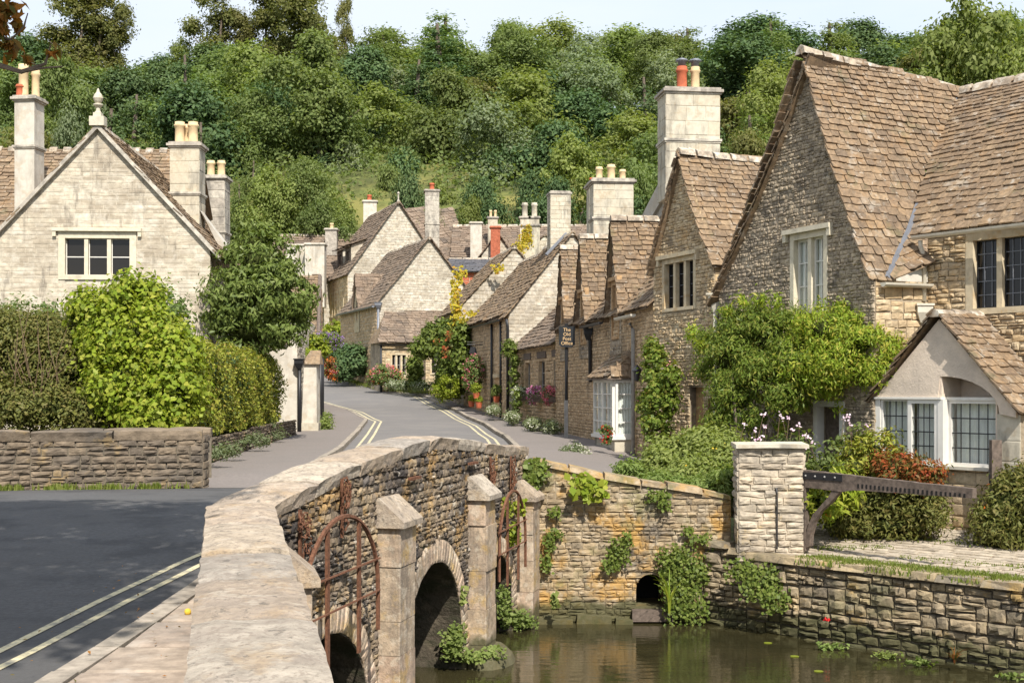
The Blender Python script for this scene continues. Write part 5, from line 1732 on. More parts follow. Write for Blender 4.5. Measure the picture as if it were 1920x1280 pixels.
m = MB(); m.box(f1, ubf, ubn, 2.2, 2.26, 0, pj + .02); m.build('bay_head', M['white_paint'], R1.root)
R1.roof([f1(ubf - .12, 2.27, pj + .16), f1(ubn + .12, 2.27, pj + .16), f1(ubn - .1, 2.85, .02), f1(ubf + .1, 2.85, .02)], .17, .13, (.16, .34), .024, 'tile', 0)
R1.roof([f1(ubn + .12, 2.27, pj + .16), f1(ubn + .12, 2.27, .02), f1(ubn - .1, 2.85, .02), f1(ubn - .1, 2.85, .02) + Vector((-.002, 0, 0))], .17, .13, (.16, .34), .024, 'tile', 0)
m = MB(); m.box(f1, ubf - .12, ubn + .12, 2.235, 2.262, 0, pj + .17); m.build('bay_fascia', M['timber'], R1.root)
m = MB(); m.box(f1, ubf - .9, ubf - .25, .5, 2.2, .0, .05); m.build('shutter', M['timber_pale'], R1.root)
m = MB(); lc = f1(u1(1204), 2.35, .12)
m.lathe(lc, [(.03, -.16), (.06, -.14), (.085, .06), (.12, .08), (.05, .17), (.01, .22)], 8); m.tube([lc + Vector((0, 0, .1)), lc + b1 * .15 + Vector((0, 0, .05))], [.015, .015], 5)
m.build('wall_lantern', M['black_iron'], R1.root)
# chimneys of the row
chimney(R1, (X(1146, 40), 40.), 1.24, .8, 6.9, Z(345, 40), .1, 'chimney', [(-.38, .13, .42, 'pot_buff'), (0, .15, .5, 'pot_buff'), (.36, .12, .35, 'pot_buff')], True, .38, 'chimney')
chimney(R1, (X(1114, 42), 42.), .42, .5, 7.2, Z(352, 42), .1, 'chimney', [(-.08, .09, .22, 'pot_terra'), (.1, .09, .22, 'pot_buff')], False, False)
R1.done()

# the hanging sign on its post
SG = Thing('pub_style_sign', (1.5, 36, 1.9), 'dark shaped sign board reading The Old Post Office on a black post', 'sign')
sx, sy = X(1062, 36), 36.
m = MB(); m.tube([(sx, sy, 1.9), (sx, sy, 4.7)], [.045, .045], 8); m.tube([(sx, sy, 4.7), (sx, sy, 5.35)], [.045, .05], 8); m.build('post', M['black_iron'], SG.root)
m = MB(); m.box(lambda u, v, n: Vector((sx + u, sy - n, v)), -.06, .045, 1.9, 3.2, -.05, .05); m.build('post_sleeve', M['grey_paint'], SG.root)
zz0, zz1 = Z(651, 36), Z(612, 36)
m = MB(); hw_ = .225; ch_ = .08
bp_ = [(-hw_ + ch_, zz0), (hw_ - ch_, zz0), (hw_, zz0 + ch_), (hw_, zz1), (-hw_, zz1), (-hw_, zz0 + ch_)]
m.prism([(sx + .01 + a, sy - .1, b) for a, b in bp_], (0, .05, 0)); bd = m.build('board', M['sign'], SG.root)
for i, t in enumerate(('The', 'Old', 'Post', 'Office')):
    cu = bpy.data.curves.new('lettering', 'FONT'); cu.body = t; cu.size = .135; cu.align_x = 'CENTER'; cu.extrude = .002
    cu.space_character = 1.0
    cu.materials.append(M['gilt'])
    t_ = bpy.data.objects.new('text_source', cu); COL.objects.link(t_); bpy.context.view_layer.update()
    lm = bpy.data.meshes.new_from_object(t_.evaluated_get(bpy.context.evaluated_depsgraph_get())); bpy.data.objects.remove(t_)
    o_ = bpy.data.objects.new('lettering', lm); COL.objects.link(o_); setp(o_, bd)
    o_.matrix_basis = Matrix.Translation((sx + .01, sy - .104, zz1 - .14 - .125 * i)) @ Matrix.Rotation(math.radians(90), 4, 'X')
SG.done()

# ---- flower box cottage (R0)
A0, B0 = Vector((.08, 47.3)), Vector((1.42, 40.3))
C0 = Thing('flower_box_cottage', (.8, 43.5, 2.1), 'low brown cottage with three window flower boxes', 'house')
f0, U0, N0, L0 = frame(A0, B0, 1.9)
def u0_(px):
    k = (px - 960) / F
    return (k * A0.y - A0.x) / (U0.x - k * U0.y)
wins = []
for pa_, pb_ in ((985, 996), (1010, 1024), (1038, 1052)):
    wins.append(rect(u0_(pa_), u0_(pb_), 1.3, 2.62))
C0.wall(A0, B0, 1.9, h=3.05, holes=wins, spec=S((.09, .16), (.18, .4), .03, 'rubble', 'rubble_street', .01))
for r_ in wins:
    window(C0, f0, r_[0][0], r_[1][0], r_[0][1], r_[2][1], 1, 3, 2, .08, True, False, 'rubble_street', 'grey_paint', 'grey_paint', .12, .02, False, .04)
    m = MB(); m.box(f0, r_[0][0] - .1, r_[1][0] + .1, 2.64, 2.86, -.02, .05); m.build('lintel', M['timber'], C0.root)
d0 = Vector((-N0.x, -N0.y, 0))
C0.roof([f0(-.0, 3.0, .2), f0(L0 + .1, 3.0, .2), f0(L0 + .1, 5.9, -2.7), f0(0, 5.9, -2.7)], .22, .15, (.22, .45), .03, 'tile_grey', .12)
C0.roof([f0(L0 + .1, 3, -5.4), f0(0, 3, -5.4), f0(0, 5.9, -2.7), f0(L0 + .1, 5.9, -2.7)], tiles=False)
C0.done()

# ---- white gabled cottage behind it
W0 = Thing('white_gable_cottage', (1, 48, 2.2), 'cottage with pale gable wall facing the bridge and tall block chimney', 'house')
gA, gB = Vector((-.12, 47.4)), Vector((4.6, 48.2))
gable_house(W0, gA, gB, 5.2, 1.9, 6.3, 9.3, .5, front=S((.1, .16), (.16, .4), .016, 'coursed', 'rubble_pale', .01), left=S((.1, .17), (.2, .42), .03, 'rubble', 'rubble_street'), over=.12, tile='tile', backing='mortar_pale', g=(.24, .16), tw=(.25, .45), th=.03)
chimney(W0, (X(1048, 49.5), 49.5), .78, .7, 8.4, Z(366, 49.5), .15, 'chimney', [], True, False, 'chimney_grey', 'mortar', (.12, .2), (.2, .42), .03)
pipe(W0, [Vector((-.2, 47.2, 6.1)), Vector((-.16, 47.25, 5.8)), Vector((-.16, 47.25, 2.1))], .055, 'black_iron')
m = MB(); m.tube([P(1024, 478, 48.2), P(1062, 438, 48.9)], [.06, .06], 5); m.build('lead_flashing', M['lead'], W0.root)
W0.done()
# ---- two more cottages up the row
W1 = Thing('creeper_cottage', (-1, 53, 2.5), 'brown street cottage with hanging sign and stone tile roof', 'house')
fw1, Uw1, Nw1, Lw1 = frame((-2.15, 57.5), (-.25, 48.6), 2.0)
W1.wall((-2.15, 57.5), (-.25, 48.6), 2.0, h=4.35, spec=S((.11, .18), (.2, .45), .03, 'rubble', 'rubble_street'))
W1.roof([fw1(0, 4.25, .2), fw1(Lw1, 4.25, .2), fw1(Lw1, 7.2, -2.6), fw1(0, 7.2, -2.6)], .24, .17, (.28, .5), .032, 'tile', .08)
W1.roof([fw1(Lw1, 4.2, -5.2), fw1(0, 4.2, -5.2), fw1(0, 7.2, -2.6), fw1(Lw1, 7.2, -2.6)], tiles=False)
W1.ridge(fw1(0, 7.25, -2.6), fw1(Lw1, 7.25, -2.6), .15)
pf = fw1(0, 0, -5.2)
W1.wall((fw1(Lw1, 0, 0).x, fw1(Lw1, 0, 0).y), (fw1(Lw1, 0, -5.2).x, fw1(Lw1, 0, -5.2).y), 2.0, poly=[(0, 0), (5.2, 0), (5.2, 4.3), (2.6, 7.1), (0, 4.3)], backing='mortar')
pipe(W1, [fw1(Lw1 - 2.2, 4.1, .1), fw1(Lw1 - 2.2, 0, .1)], .05, 'black_iron')
pipe(W1, [fw1(Lw1 - .4, 4.1, .1), fw1(Lw1 - .4, 0, .1)], .05, 'black_iron')
for ux in (Lw1 - 1.3, Lw1 - 5.5):
    m = MB(); m.box(fw1, ux - .45, ux + .45, 0, 1.95, .0, .04); dd = m.build('door', M['timber_pale'], W1.root)
    m = MB(); m.box(fw1, ux - .6, ux + .6, 1.96, 2.1, .0, .12); m.build('door_hood', M['dressed'], dd)
gutter(W1, fw1(0, 4.15, .24), fw1(Lw1, 4.15, .24), .06, 'black_iron')
W1.done()
W2 = Thing('far_row_cottage', (-3.5, 62, 3), 'end cottage of the right hand row wearing yellow creeper', 'house')
gable_house(W2, (-2.4, 58.3), (2.6, 59.3), 6, 2.4, 7.2, 10.0, .5, front=S((.15, .22), (.3, .5), .02, 'coursed', 'rubble_pale'), tile='tile', g=(.26, .2), tw=(.3, .55), th=.03)
W2.done()
m = Thing('hanging_shop_sign', (X(880, 55), 55, 4.8), 'small black trapezoid shop sign on iron bracket above the street', 'sign')
b_ = MB(); sx_, sz_ = X(887, 53), Z(662, 53)
b_.prism([(sx_ - .17, 53, sz_), (sx_ + .17, 53, sz_), (sx_ + .1, 53, sz_ + .26), (sx_ - .1, 53, sz_ + .26)], (0, .05, 0)); b_.build('board', M['black_iron'], m.root)
b_ = MB(); b_.tube([(sx_ - .25, 53, sz_ + .36), (sx_ + .55, 53, sz_ + .36)], [.018, .018], 5); b_.tube([(sx_ - .25, 53, sz_ + .46), (sx_ + .55, 53, sz_ + .46)], [.012, .012], 5); b_.tube([(sx_ - .1, 53, sz_ + .26), (sx_ - .1, 53, sz_ + .36)], [.008, .008], 4); b_.tube([(sx_ + .1, 53, sz_ + .26), (sx_ + .1, 53, sz_ + .36)], [.008, .008], 4); b_.build('bracket', M['black_iron'], m.root)

# ================================================================ houses at the bend
M2 = Thing('bend_gable_house', (-5, 71, 3.6), 'pale stone gabled house with lean-to at the bend of the street', 'house')
mA, mB = Vector((-7.4, 70.0)), Vector((-1.85, 72.1))
rp = S((.11, .18), (.18, .45), .018, 'coursed', 'rubble_pale', .014)
fm, Um, Nm, Lm = gable_house(M2, mA, mB, 8.6, 3.2, 8.2, 11.85, .5, front=rp, left=S((.16, .24), (.3, .6), .03, 'rubble', 'rubble_street'), over=.18, tile='tile_grey', backing='mortar_pale', g=(.28, .19), tw=(.3, .6), th=.035)
# dormer gablet on its street slope
dl = fm(-.02, 0, -4.4)
fD, UD, ND, LD = frame(fm(-.03, 0, -5.0).to_2d(), fm(-.03, 0, -3.6).to_2d(), 3.2)
gp_ = [(.1, 3.6), (1.3, 3.6), (1.3, 5.2), (.7, 6.9), (.1, 5.2)]
w = plate(gp_, [rect(.4, 1.0, 4.2, 5.5)], fD, .02, .15).build('dormer', M['dressed'], M2.root)
window(M2, fD, .4, 1.0, 4.2, 5.5, 1, 2, 1, .08, True, False, 'dressed', 'grey_paint', 'grey_paint', .08, .03, False, .04, w)
M2.roof([fD(1.45, 4.95, .15), fD(1.45, 4.95, -1.7), fD(.7, 6.98, -1.7), fD(.7, 6.98, .15)], .28, .2, (.3, .5), .03, 'tile_grey')
M2.roof([fD(-.05, 4.95, -1.7), fD(-.05, 4.95, .15), fD(.7, 6.98, .15), fD(.7, 6.98, -1.7)], .28, .2, (.3, .5), .03, 'tile_grey')
pipe(M2, [fm(.06, 4.9, .1), fm(.06, 0, .1)], .07, 'lead'); hopper(M2, fm(.06, 4.95, .12), 'lead', .18)
gutter(M2, fm(-.25, 4.85, .2), fm(-.25, 4.85, -8.6), .09, 'lead')
M2.done()
LT = Thing('lean_to_cottage', (-6, 68.5, 3.4), 'low lean-to with mullion window and door against the pale gable', 'house')
la, lb = Vector((X(712, 68.0), 68.0)), Vector((X(792, 70.0), 70.0))
la, lb = Vector((-7.02, 68.2)), Vector((-3.1, 69.6))
fl, Ul, Nl, Ll = frame(la, lb, 3.2)
ow = rect(.55, 1.5, 1.0, 2.25); od = rect(1.95, 2.5, 0.0, 2.3); ow2 = rect(2.75, 3.2, 1.1, 2.2)
LT.wall(la, lb, 3.2, h=2.85, holes=[ow, od, ow2], spec=S((.13, .2), (.25, .5), .03, 'rubble', 'rubble_warm'))
window(LT, fl, .55, 1.5, 1.0, 2.25, 3, 2, 1, .1, True, False, 'dressed', 'grey_paint', 'grey_paint', .1, .03, False, .03)
window(LT, fl, 2.75, 3.2, 1.1, 2.2, 1, 2, 1, .1, True, False, 'dressed', 'grey_paint', 'grey_paint', .1, .03, False, .03)
m = MB(); m.box(fl, 1.95, 2.5, 0, 2.3, -.2, -.12); m.build('door', M['timber'], LT.root)
pq = fl(0, 0, -2.2); LT.wall((pq.x, pq.y), la, 3.2, h=2.85)
pq = fl(Ll, 0, -2.2); LT.wall(lb, (pq.x, pq.y), 3.2, poly=[(0, 0), (2.2, 0), (2.2, 4.6), (0, 2.85)], backing='render_white')
LT.roof([fl(-.15, 2.78, .2), fl(Ll + .15, 2.78, .2), fl(Ll + .15, 4.85, -2.2), fl(.9, 4.85, -2.2)], .26, .18, (.3, .55), .032, 'tile_grey')
LT.roof([fl(-.15, 2.78, -2.2), fl(-.15, 2.78, .2), fl(.9, 4.85, -2.2), fl(.89, 4.84, -2.2)], tiles=False)
gutter(LT, fl(-.15, 2.7, .25), fl(Ll, 2.7, .25), .06, 'black_iron'); pipe(LT, [fl(.02, 2.7, .1), fl(.02, 0, .1)], .06, 'black_iron')
LT.done()

M1 = Thing('tall_gable_house', (-8, 84, 5), 'tallest pale gabled house with twin dormers beyond the bend', 'house')
gA, gB = Vector((-10.65, 83.0)), Vector((-4.35, 85.36))
fk, Uk, Nk, Lk = gable_house(M1, gA, gB, 8, 3.8, 11.05, 15.75, .5, front=S((.14, .22), (.25, .55), .02, 'coursed', 'rubble_pale', .012), left=S((.2, .3), (.4, .8), .03, 'rubble', 'rubble_street'), over=.2, tile='tile_grey', backing='mortar_pale', g=(.32, .22), tw=(.35, .7), th=.04)
for dd in (-2.2, -4.6):
    fD, UD, ND, LD = frame(fk(.55, 0, dd - .8).to_2d(), fk(.55, 0, dd + .8).to_2d(), 3.8)
    w = plate(rect(0, 1.6, 7.3, 9.2), [rect(.25, 1.35, 7.7, 9.0)], fD, .02, .15).build('dormer', M['timber'], M1.root)
    window(M1, fD, .25, 1.35, 7.7, 9.0, 2, 2, 1, .1, True, False, 'timber', 'timber', 'timber', .08, .03, False, .04, w)
    for uu in (0, 1.6): mesh('dormer_cheek', [fD(uu, 7.3, .0), fD(uu, 9.2, 0), fD(uu, 10.2, -2.2), fD(uu, 9.2, -2.2)], [(0, 1, 2, 3)], M['rubble_pale'], w)
    M1.roof([fD(-.2, 9.15, .3), fD(1.8, 9.15, .3), fD(1.8, 9.75, -1.25), fD(-.2, 9.75, -1.25)], .32, .25, (.35, .7), .04, 'tile_grey')
for q in (1.3, 2.9, 4.6):
    fD = frame(fk(-.02, 0, -q - .9).to_2d(), fk(-.02, 0, -q + .1).to_2d(), 3.8)[0]
    window(M1, fD, .0, 1.1, 4.6, 6.3, 2, 2, 1, .12, True, False, 'dressed', 'grey_paint', 'grey_paint', .05, .03, False, .03)
chimney(M1, (X(810, 88), 88), .95, .9, 12.5, Z(360, 88), .1, 'chimney_grey', [(-.0, .2, .5, 'pot_terra')], True, .5, 'chimney_grey', 'mortar', (.3, .4), (.5, .8))
chimney(M1, (X(694, 92), 92), .95, .9, 13.5, Z(380, 92), .1, 'render_white', [(-.05, .2, .45, 'pot_terra')], False, False)
m = MB(); m.lathe(fk(Lk / 2, 12.0, .1), [(.1, 0), (.1, .1), (.05, .14), (.05, .5), (.1, .56), (.02, .7)], 8); m.build('finial', M['chimney_grey'], M1.root)
# rear wing
M1.roof([P(775, 500, 90), P(880, 480, 93), P(850, 392, 96), P(760, 392, 94)], .32, .24, (.35, .7), .04, 'tile_grey')
M1.done()

def village_house(name, label, pxa, pxb, D, ybase, yeave, yridge, tile='tile_grey', wall='rubble_pale', depth=7, gable=False, turn=0.0, backing='mortar_pale'):
    T = Thing(name, (X((pxa + pxb) / 2, D), D, Z(ybase, D)), label, 'house', 'village houses below the wooded hill')
    z0 = hz(X((pxa + pxb) / 2, D), D) - 1.5
    A_, B_ = Vector((X(pxa, D), D)), Vector((X(pxb, D), D + turn))
    sp = S((.25, .35), (.5, .9), .02, 'coursed', wall, .02)
    if gable:
        gable_house(T, A_, B_, depth, z0, Z(yeave, D), Z(yridge, D), .5, front=sp, tile=tile, over=.15, g=(.34, .26), tw=(.4, .8), th=.04, backing=backing)
    else:
        f_, U_, N_, L_ = frame(A_, B_, z0); ze, za = Z(yeave, D) - z0, Z(yridge, D + depth / 2) - z0
        T.wall(A_, B_, z0, h=ze, spec=sp, backing=backing)
        T.roof([f_(-.2, ze - .1, .3), f_(L_ + .2, ze - .1, .3), f_(L_ + .2, za, -depth / 2), f_(-.2, za, -depth / 2)], .34, .26, (.4, .8), .04, tile)
        T.roof([f_(L_ + .2, ze - .1, -depth), f_(-.2, ze - .1, -depth), f_(-.2, za, -depth / 2), f_(L_ + .2, za, -depth / 2)], tiles=False, mat=tile)
        for u in (0, L_):
            a, b = (f_(0, 0, -depth), f_(0, 0, 0)) if u == 0 else (f_(L_, 0, 0), f_(L_, 0, -depth))
            T.wall((a.x, a.y), (b.x, b.y), z0, poly=[(0, 0), (depth, 0), (depth, ze), (depth / 2, za - .05), (0, ze)], backing=backing)
        T.ridge(f_(-.2, za + .05, -depth / 2), f_(L_ + .2, za + .05, -depth / 2), .2, step=.8)
    return T
V1 = village_house('village_house', 'long grey roofed house far left of the bend behind the ash tree', 505, 650, 88, 560, 520, 442)
chimney(V1, (X(560, 87), 87), 1.5, 1, 9, Z(462, 87), 0, 'render_white', [], False, False)
chimney(V1, (X(592, 86), 86), 1.3, 1, 9, Z(460, 86), 0, 'render_white', [], False, False)
chimney(V1, (X(622, 90), 90), .8, .8, 11, Z(432, 90), 0, 'chimney_grey', [(0, .16, .4, 'pot_buff')], False, False)
V1.done()
V2 = village_house('village_house', 'long brown roofed house under the yew trees with four chimneys', 850, 1120, 91, 520, 482, 424)
chimney(V2, (X(924, 92), 92), .7, .7, 12, Z(410, 92), 0, 'chimney', [(-.15, .12, .5, 'pot_buff'), (.18, .12, .5, 'pot_buff')], False, False)
chimney(V2, (X(893, 90), 90), .8, .8, 11, Z(420, 90), 0, 'render_white', [], False, False)
chimney(V2, (X(984, 89), 89), .66, .8, 11.5, Z(410, 89), 0, 'chimney', [(0, .24, 1.0, 'chimney'), ], False, False)
chimney(V2, (X(1002, 89), 89), .66, .8, 11.5, Z(410, 89), 0, 'chimney', [(0, .24, 1.0, 'chimney')], False, False)
V2.done()
V3 = village_house('village_house', 'small pale gable with tall red brick chimney in the village centre', 903, 962, 87, 520, 478, 438, gable=True)
chimney(V3, (X(929, 86.6), 86.6), .64, .6, 11, Z(428, 86.6), 0, 'brick', [], False, False)
V3.done()
V4 = village_house('village_house', 'red ridged slate roof outbuilding between the gables', 845, 960, 80, 540, 508, 487, tile='slate', wall='brick', depth=5)
V4.done()
chV = Thing('village_house', (X(1003, 86), 86, 8), 'pale chimneyed house half hidden behind the creeper roof', 'house', 'village houses below the wooded hill')
gable_house(chV, (X(985, 86), 86), (X(1060, 86), 87), 6, 6, Z(470, 86), Z(440, 86), .5, front=S((.25, .35), (.5, .9), .02, 'coursed', 'rubble_pale', .02), tile='tile_grey', g=(.34, .26), tw=(.4, .8), th=.04)
chimney(chV, (X(995, 85.5), 85.5), 1.2, .9, 12, Z(425, 85.5), 0, 'chimney', [], False, False)
chV.done()

# ================================================================ left side
L1H = Thing('left_gable_house', (-10.7, 33, 1.9), 'big pale coursed stone gabled house behind the left hedge', 'house')
lA, lB = Vector((-13.55, 33.0)), Vector((-7.86, 33.3))
flh = frame(lA, lB, 1.7)[0]
wl_ = rect(X(110, 33.1) + 13.55, X(254, 33.1) + 13.55, Z(524, 33.1) - 1.7, Z(434, 33.1) - 1.7)
fL, UL, NL, LL_ = gable_house(L1H, lA, lB, 7.5, 1.7, 7.2, 10.3, .5, front=S((.08, .15), (.16, .5), .008, 'coursed', 'ashlar_pale', .004), holes_f=[wl_], right=S((.1, .16), (.2, .5), .02, 'coursed', 'ashlar_pale'), over=.1, eave=.32, tile='tile', backing='mortar_pale', g=(.22, .15), tw=(.22, .45), th=.028, sag=.05)
window(L1H, fL, wl_[0][0], wl_[1][0], wl_[0][1], wl_[2][1], 3, 2, 1, .17, True, True, 'dressed_pale', 'white_paint', 'white_paint', .12, .025, False, .018)
# stone rake coping and finial
for a, b in (((-.3, 5.25), (LL_ / 2, 8.66)), ((LL_ + .3, 5.25), (LL_ / 2, 8.66))):
    p0, p1 = fL(a[0], a[1], .14), fL(b[0], b[1], .14)
    m = MB(); m.prism([p0, p1, p1 - Vector((0, 0, .13)), p0 - Vector((0, 0, .13))], NL * -.2); m.build('rake_coping', M['chimney_grey'], L1H.root)
fc = fL(LL_ / 2, 8.7, .05)
m = MB(); m.box(lambda u, v, n: fc + Vector((u, n, v)), -.19, .19, -.1, .14, -.14, .14); m.box(lambda u, v, n: fc + Vector((u, n, v)), -.1, .1, .141, .24, -.1, .1); m.lathe(fc + Vector((0, 0, .24)), [(.1, 0), (.06, .05), (.05, .13), (.12, .2), (.12, .23), (.06, .25), (.1, .3), (.13, .38), (.1, .47), (.05, .53), (.03, .6), (.01, .64)], 12); m.build('finial', M['chimney'], L1H.root)
# main range to the left
fR = frame((-26, 35.8), (-11.2, 36.4), 1.7)
L1H.wall((-26, 35.8), (-11.2, 36.4), 1.7, h=5.3, backing='mortar_pale')
L1H.roof([fR[0](0, 5.2, .2), fR[0](fR[3] + 1.5, 5.2, .2), fR[0](fR[3] + 1.5, 9.35, -4.2), fR[0](0, 9.35, -4.2)], .24, .16, (.24, .5), .03, 'tile', .05)
L1H.roof([fR[0](fR[3] + 1.5, 5.2, -8.4), fR[0](0, 5.2, -8.4), fR[0](0, 9.35, -4.2), fR[0](fR[3] + 1.5, 9.35, -4.2)], tiles=False)
L1H.ridge(fR[0](0, 9.4, -4.2), fR[0](fR[3] + 1.5, 9.4, -4.2), .15)
c1 = chimney(L1H, (-14.1, 37.4), .6, .62, 8.6, Z(185, 37), -.1, 'render_white', [(-.12, .17, .95, 'pot_buff', -.12), (.13, .14, .85, 'pot_buff', .12), (-.18, .14, .35, 'pot_terra', -.2)], False, .42, 'chimney_grey')
chimney(L1H, (X(352, 36.5), 36.5), .82, .7, 6.6, Z(278, 36.5), .0, 'chimney', [(-.2, .17, .62, 'pot_buff', -.1), (.18, .17, .62, 'pot_buff', -.1), (-.05, .17, .6, 'pot_buff', .2)], True, .36, 'chimney', 'mortar_pale', (.26, .34), (.4, .7))
chimney(L1H, (X(405, 43), 43), .75, .8, 6.5, Z(338, 43), .0, 'chimney_grey', [(-.17, .16, .55, 'pot_buff'), (.18, .16, .55, 'pot_buff')], True, .45, 'chimney_grey')
m = MB(); m.prism([P(372, 390, 36.2), P(382, 345 + 60, 36.2), P(440, 480, 36.8), P(428, 500, 36.8)], (0, .5, 0)); m.build('chimney_shoulder', M['render_white'], L1H.root)
L1H.done()
L3H = Thing('rendered_cottage', (-8, 42, 2.1), 'limewashed cottage end wall and pier beside the left pavement', 'house')
z0 = 1.8
L3H.wall((X(514, 39.5), 39.5), (X(556, 39.5), 39.6), z0, h=4.6, backing='render_white')
a_, b_ = Vector((X(556, 39.5), 39.6)), Vector((X(590, 50), 50))
L3H.wall(a_, b_, z0, h=4.2, spec=S((.12, .2), (.25, .5), .03, 'rubble', 'rubble_pale'), backing='mortar_pale')
L3H.wall((-13, 39.3), (X(514, 39.5), 39.5), z0, h=3.0, backing='render_white')
L3H.roof([(-13, 39.2, 4.9), (X(540, 39.5), 39.4, 4.9), (X(520, 43), 43, 6.8), (-13, 43, 6.8)], .24, .17, (.28, .5), .03, 'tile')
pipe(L3H, [Vector((X(562, 39.5), 39.45, 4.3)), Vector((X(562, 39.5), 39.45, 2.0))], .06, 'black_iron'); hopper(L3H, (X(562, 39.5), 39.42, 4.35), 'black_iron', .14)
m = MB(); a0_, a1_ = X(567, 40.5), X(597, 40.5)
m.add([(a0_, 40.2, z0), (a1_, 40.2, z0), (a1_, 41.0, z0), (a0_, 41.0, z0), (a0_ + .08, 40.35, 4.3), (a1_ - .04, 40.35, 4.3), (a1_ - .04, 41, 4.3), (a0_ + .08, 41, 4.3)], [(0, 1, 5, 4), (1, 2, 6, 5), (3, 0, 4, 7), (2, 3, 7, 6), (4, 5, 6, 7)])
m.build('battered_pier', M['render_white'], L3H.root)
m = MB(); m.add([(a0_ - .05, 40.1, z0), (a1_ + .06, 40.1, z0), (a1_ + .06, 41.0, z0), (a0_ - .05, 41.0, z0), (a0_ - .05, 40.1, 2.45), (a1_ + .06, 40.1, 2.45), (a1_ + .03, 41, 2.45), (a0_ - .05, 41, 2.45)], [(0, 1, 5, 4), (1, 2, 6, 5), (3, 0, 4, 7), (2, 3, 7, 6), (4, 5, 6, 7)]); m.build('pier_plinth', M['chimney'], L3H.root)
m = MB(); m.add([(a0_ - .0, 40.25, 4.3), (a1_ + .08, 40.25, 4.3), (a1_ + .08, 41.05, 4.3), (a0_, 41.05, 4.3), (a0_ + .2, 40.9, 4.75), (a1_ + .02, 40.9, 4.75)], [(0, 1, 5, 4), (1, 2, 5), (0, 4, 3), (2, 3, 4, 5), (3, 2, 1, 0)]); m.build('pier_cap', M['tile'], L3H.root)
pipe(L3H, [Vector((X(601, 42), 42, 4.6)), Vector((X(601, 42), 42, 2.1))], .07, 'black_iron')
pipe(L3H, [Vector((X(604, 45), 45, 4.6)), Vector((X(604, 45), 45, 2.1))], .07, 'black_iron')
L3H.done()
L4H = Thing('left_street_cottage', (-9, 54, 2.4), 'stone tiled cottage sliver on the left of the street above the flowers', 'house')
L4H.wall((-12.5, 50.9), (X(604, 52), 52), 2.0, h=Z(640, 52) - 2.0, backing='mortar')
L4H.wall((X(604, 52), 52), (-9.3, 59), 2.0, h=Z(640, 52) - 2.0, backing='mortar')
L4H.wall((-9.3, 59), (-14.1, 58), 2.0, h=Z(640, 52) - 2.0, backing='mortar')
zr4 = Z(522, 56)
L4H.roof([(-13, 51.8, Z(645, 52)), (X(597, 51.8), 51.6, Z(645, 52)), (X(600, 56), 56, zr4), (-13, 56, zr4)], .26, .18, (.28, .55), .032, 'tile')
L4H.roof([(X(602, 52), 52, Z(645, 52)), (-9.2, 59.2, Z(645, 52)), (-9.0, 57.6, zr4 - .5), (X(601, 56), 56.0, zr4)], .26, .18, (.28, .55), .032, 'tile')
m = MB(); m.tube([(X(598, 51.7), 51.6, Z(640, 52)), (X(600, 56), 55.9, zr4 + .1)], [.1, .1], 5); m.build('verge', M['timber'], L4H.root)
L4H.done()
# ================================================================ trees on the hill
def make_tree(name, seed, ells, nc, cr, nl, leaf, mat, trunk_h, trunk_r, limbs=7, flat=.8, asp=.6, lo=.7, kind='broad'):
    g = np.random.default_rng(seed); rg = random.Random(seed)
    root = empty(name, (0, 0, 0))
    WM[root.name] = Matrix.Identity(4)
    t = MB()
    t.tube([(0, 0, -1), (rg.uniform(-.2, .2), rg.uniform(-.2, .2), trunk_h * .5), (rg.uniform(-.4, .4), rg.uniform(-.4, .4), trunk_h)], [trunk_r * 1.2, trunk_r * .8, trunk_r * .3], 7)
    if kind == 'broad':
        for k in range(limbs):
            e = ells[k % len(ells)]
            d = rdir(1, g)[0] * np.array(e[1]) * .75
            z = trunk_h * rg.uniform(.3, .75)
            tip = Vector(np.array(e[0]) + d)
            mid = Vector((tip.x * .4, tip.y * .4, (z + tip.z) / 2 + .3))
            t.tube([(0, 0, z), mid, tip], [trunk_r * .42, trunk_r * .25, .04], 5)
    t.build('trunk', M['bark'], root)
    p, n = clumps(ells, nc, cr, nl, lo, g, flat, .4, -.6)
    leafmesh('crown', p, n, leaf, mat, root, asp, .3, .1, g)
    return root

def copy_tree(root):
    r = root.copy(); COL.objects.link(r)
    for ch in root.children:
        c = ch.copy(); COL.objects.link(c); c.parent = r
    return r

def blobs(seed, n, R0, z0, z1, r):
    rg = random.Random(seed); out = []
    for i in range(n):
        t = (i + .5) / n; a = rg.uniform(0, 6.28); k = R0 * rg.uniform(.3, 1) * math.sin(math.pi * min(1, max(.12, t * .85 + .1)))
        rr = r * rg.uniform(.75, 1.2)
        out.append(((k * math.cos(a), k * math.sin(a), z0 + (z1 - z0) * t), (rr, rr, rr * .8)))
    return out
TV = {}
def tv(key, *a, **k):
    TV[key] = make_tree('broadleaf_tree' if not key.startswith('c') else 'conifer_tree', *a, **k)
tv('b1', 101, blobs(1, 12, 3.7, 4.2, 12.8, 2.05), 190, 1.0, 75, (.26, .46), 'l_mid', 8.2, .4)
tv('b2', 102, blobs(2, 11, 3.5, 4.6, 12.6, 2.2), 170, 1.1, 85, (.26, .46), 'l_bright', 8.2, .4)
tv('b3', 103, blobs(3, 13, 3.8, 3.8, 12.9, 1.95), 200, .95, 70, (.24, .42), 'l_mid', 8.2, .35)
tv('b4', 104, blobs(4, 12, 3.6, 4.2, 12.8, 2.05), 180, 1.05, 75, (.26, .46), 'l_olive', 8.2, .4)
tv('b5', 105, blobs(5, 11, 3.3, 4.6, 12.8, 1.95), 170, 1.0, 70, (.24, .42), 'l_silver', 8.2, .35)
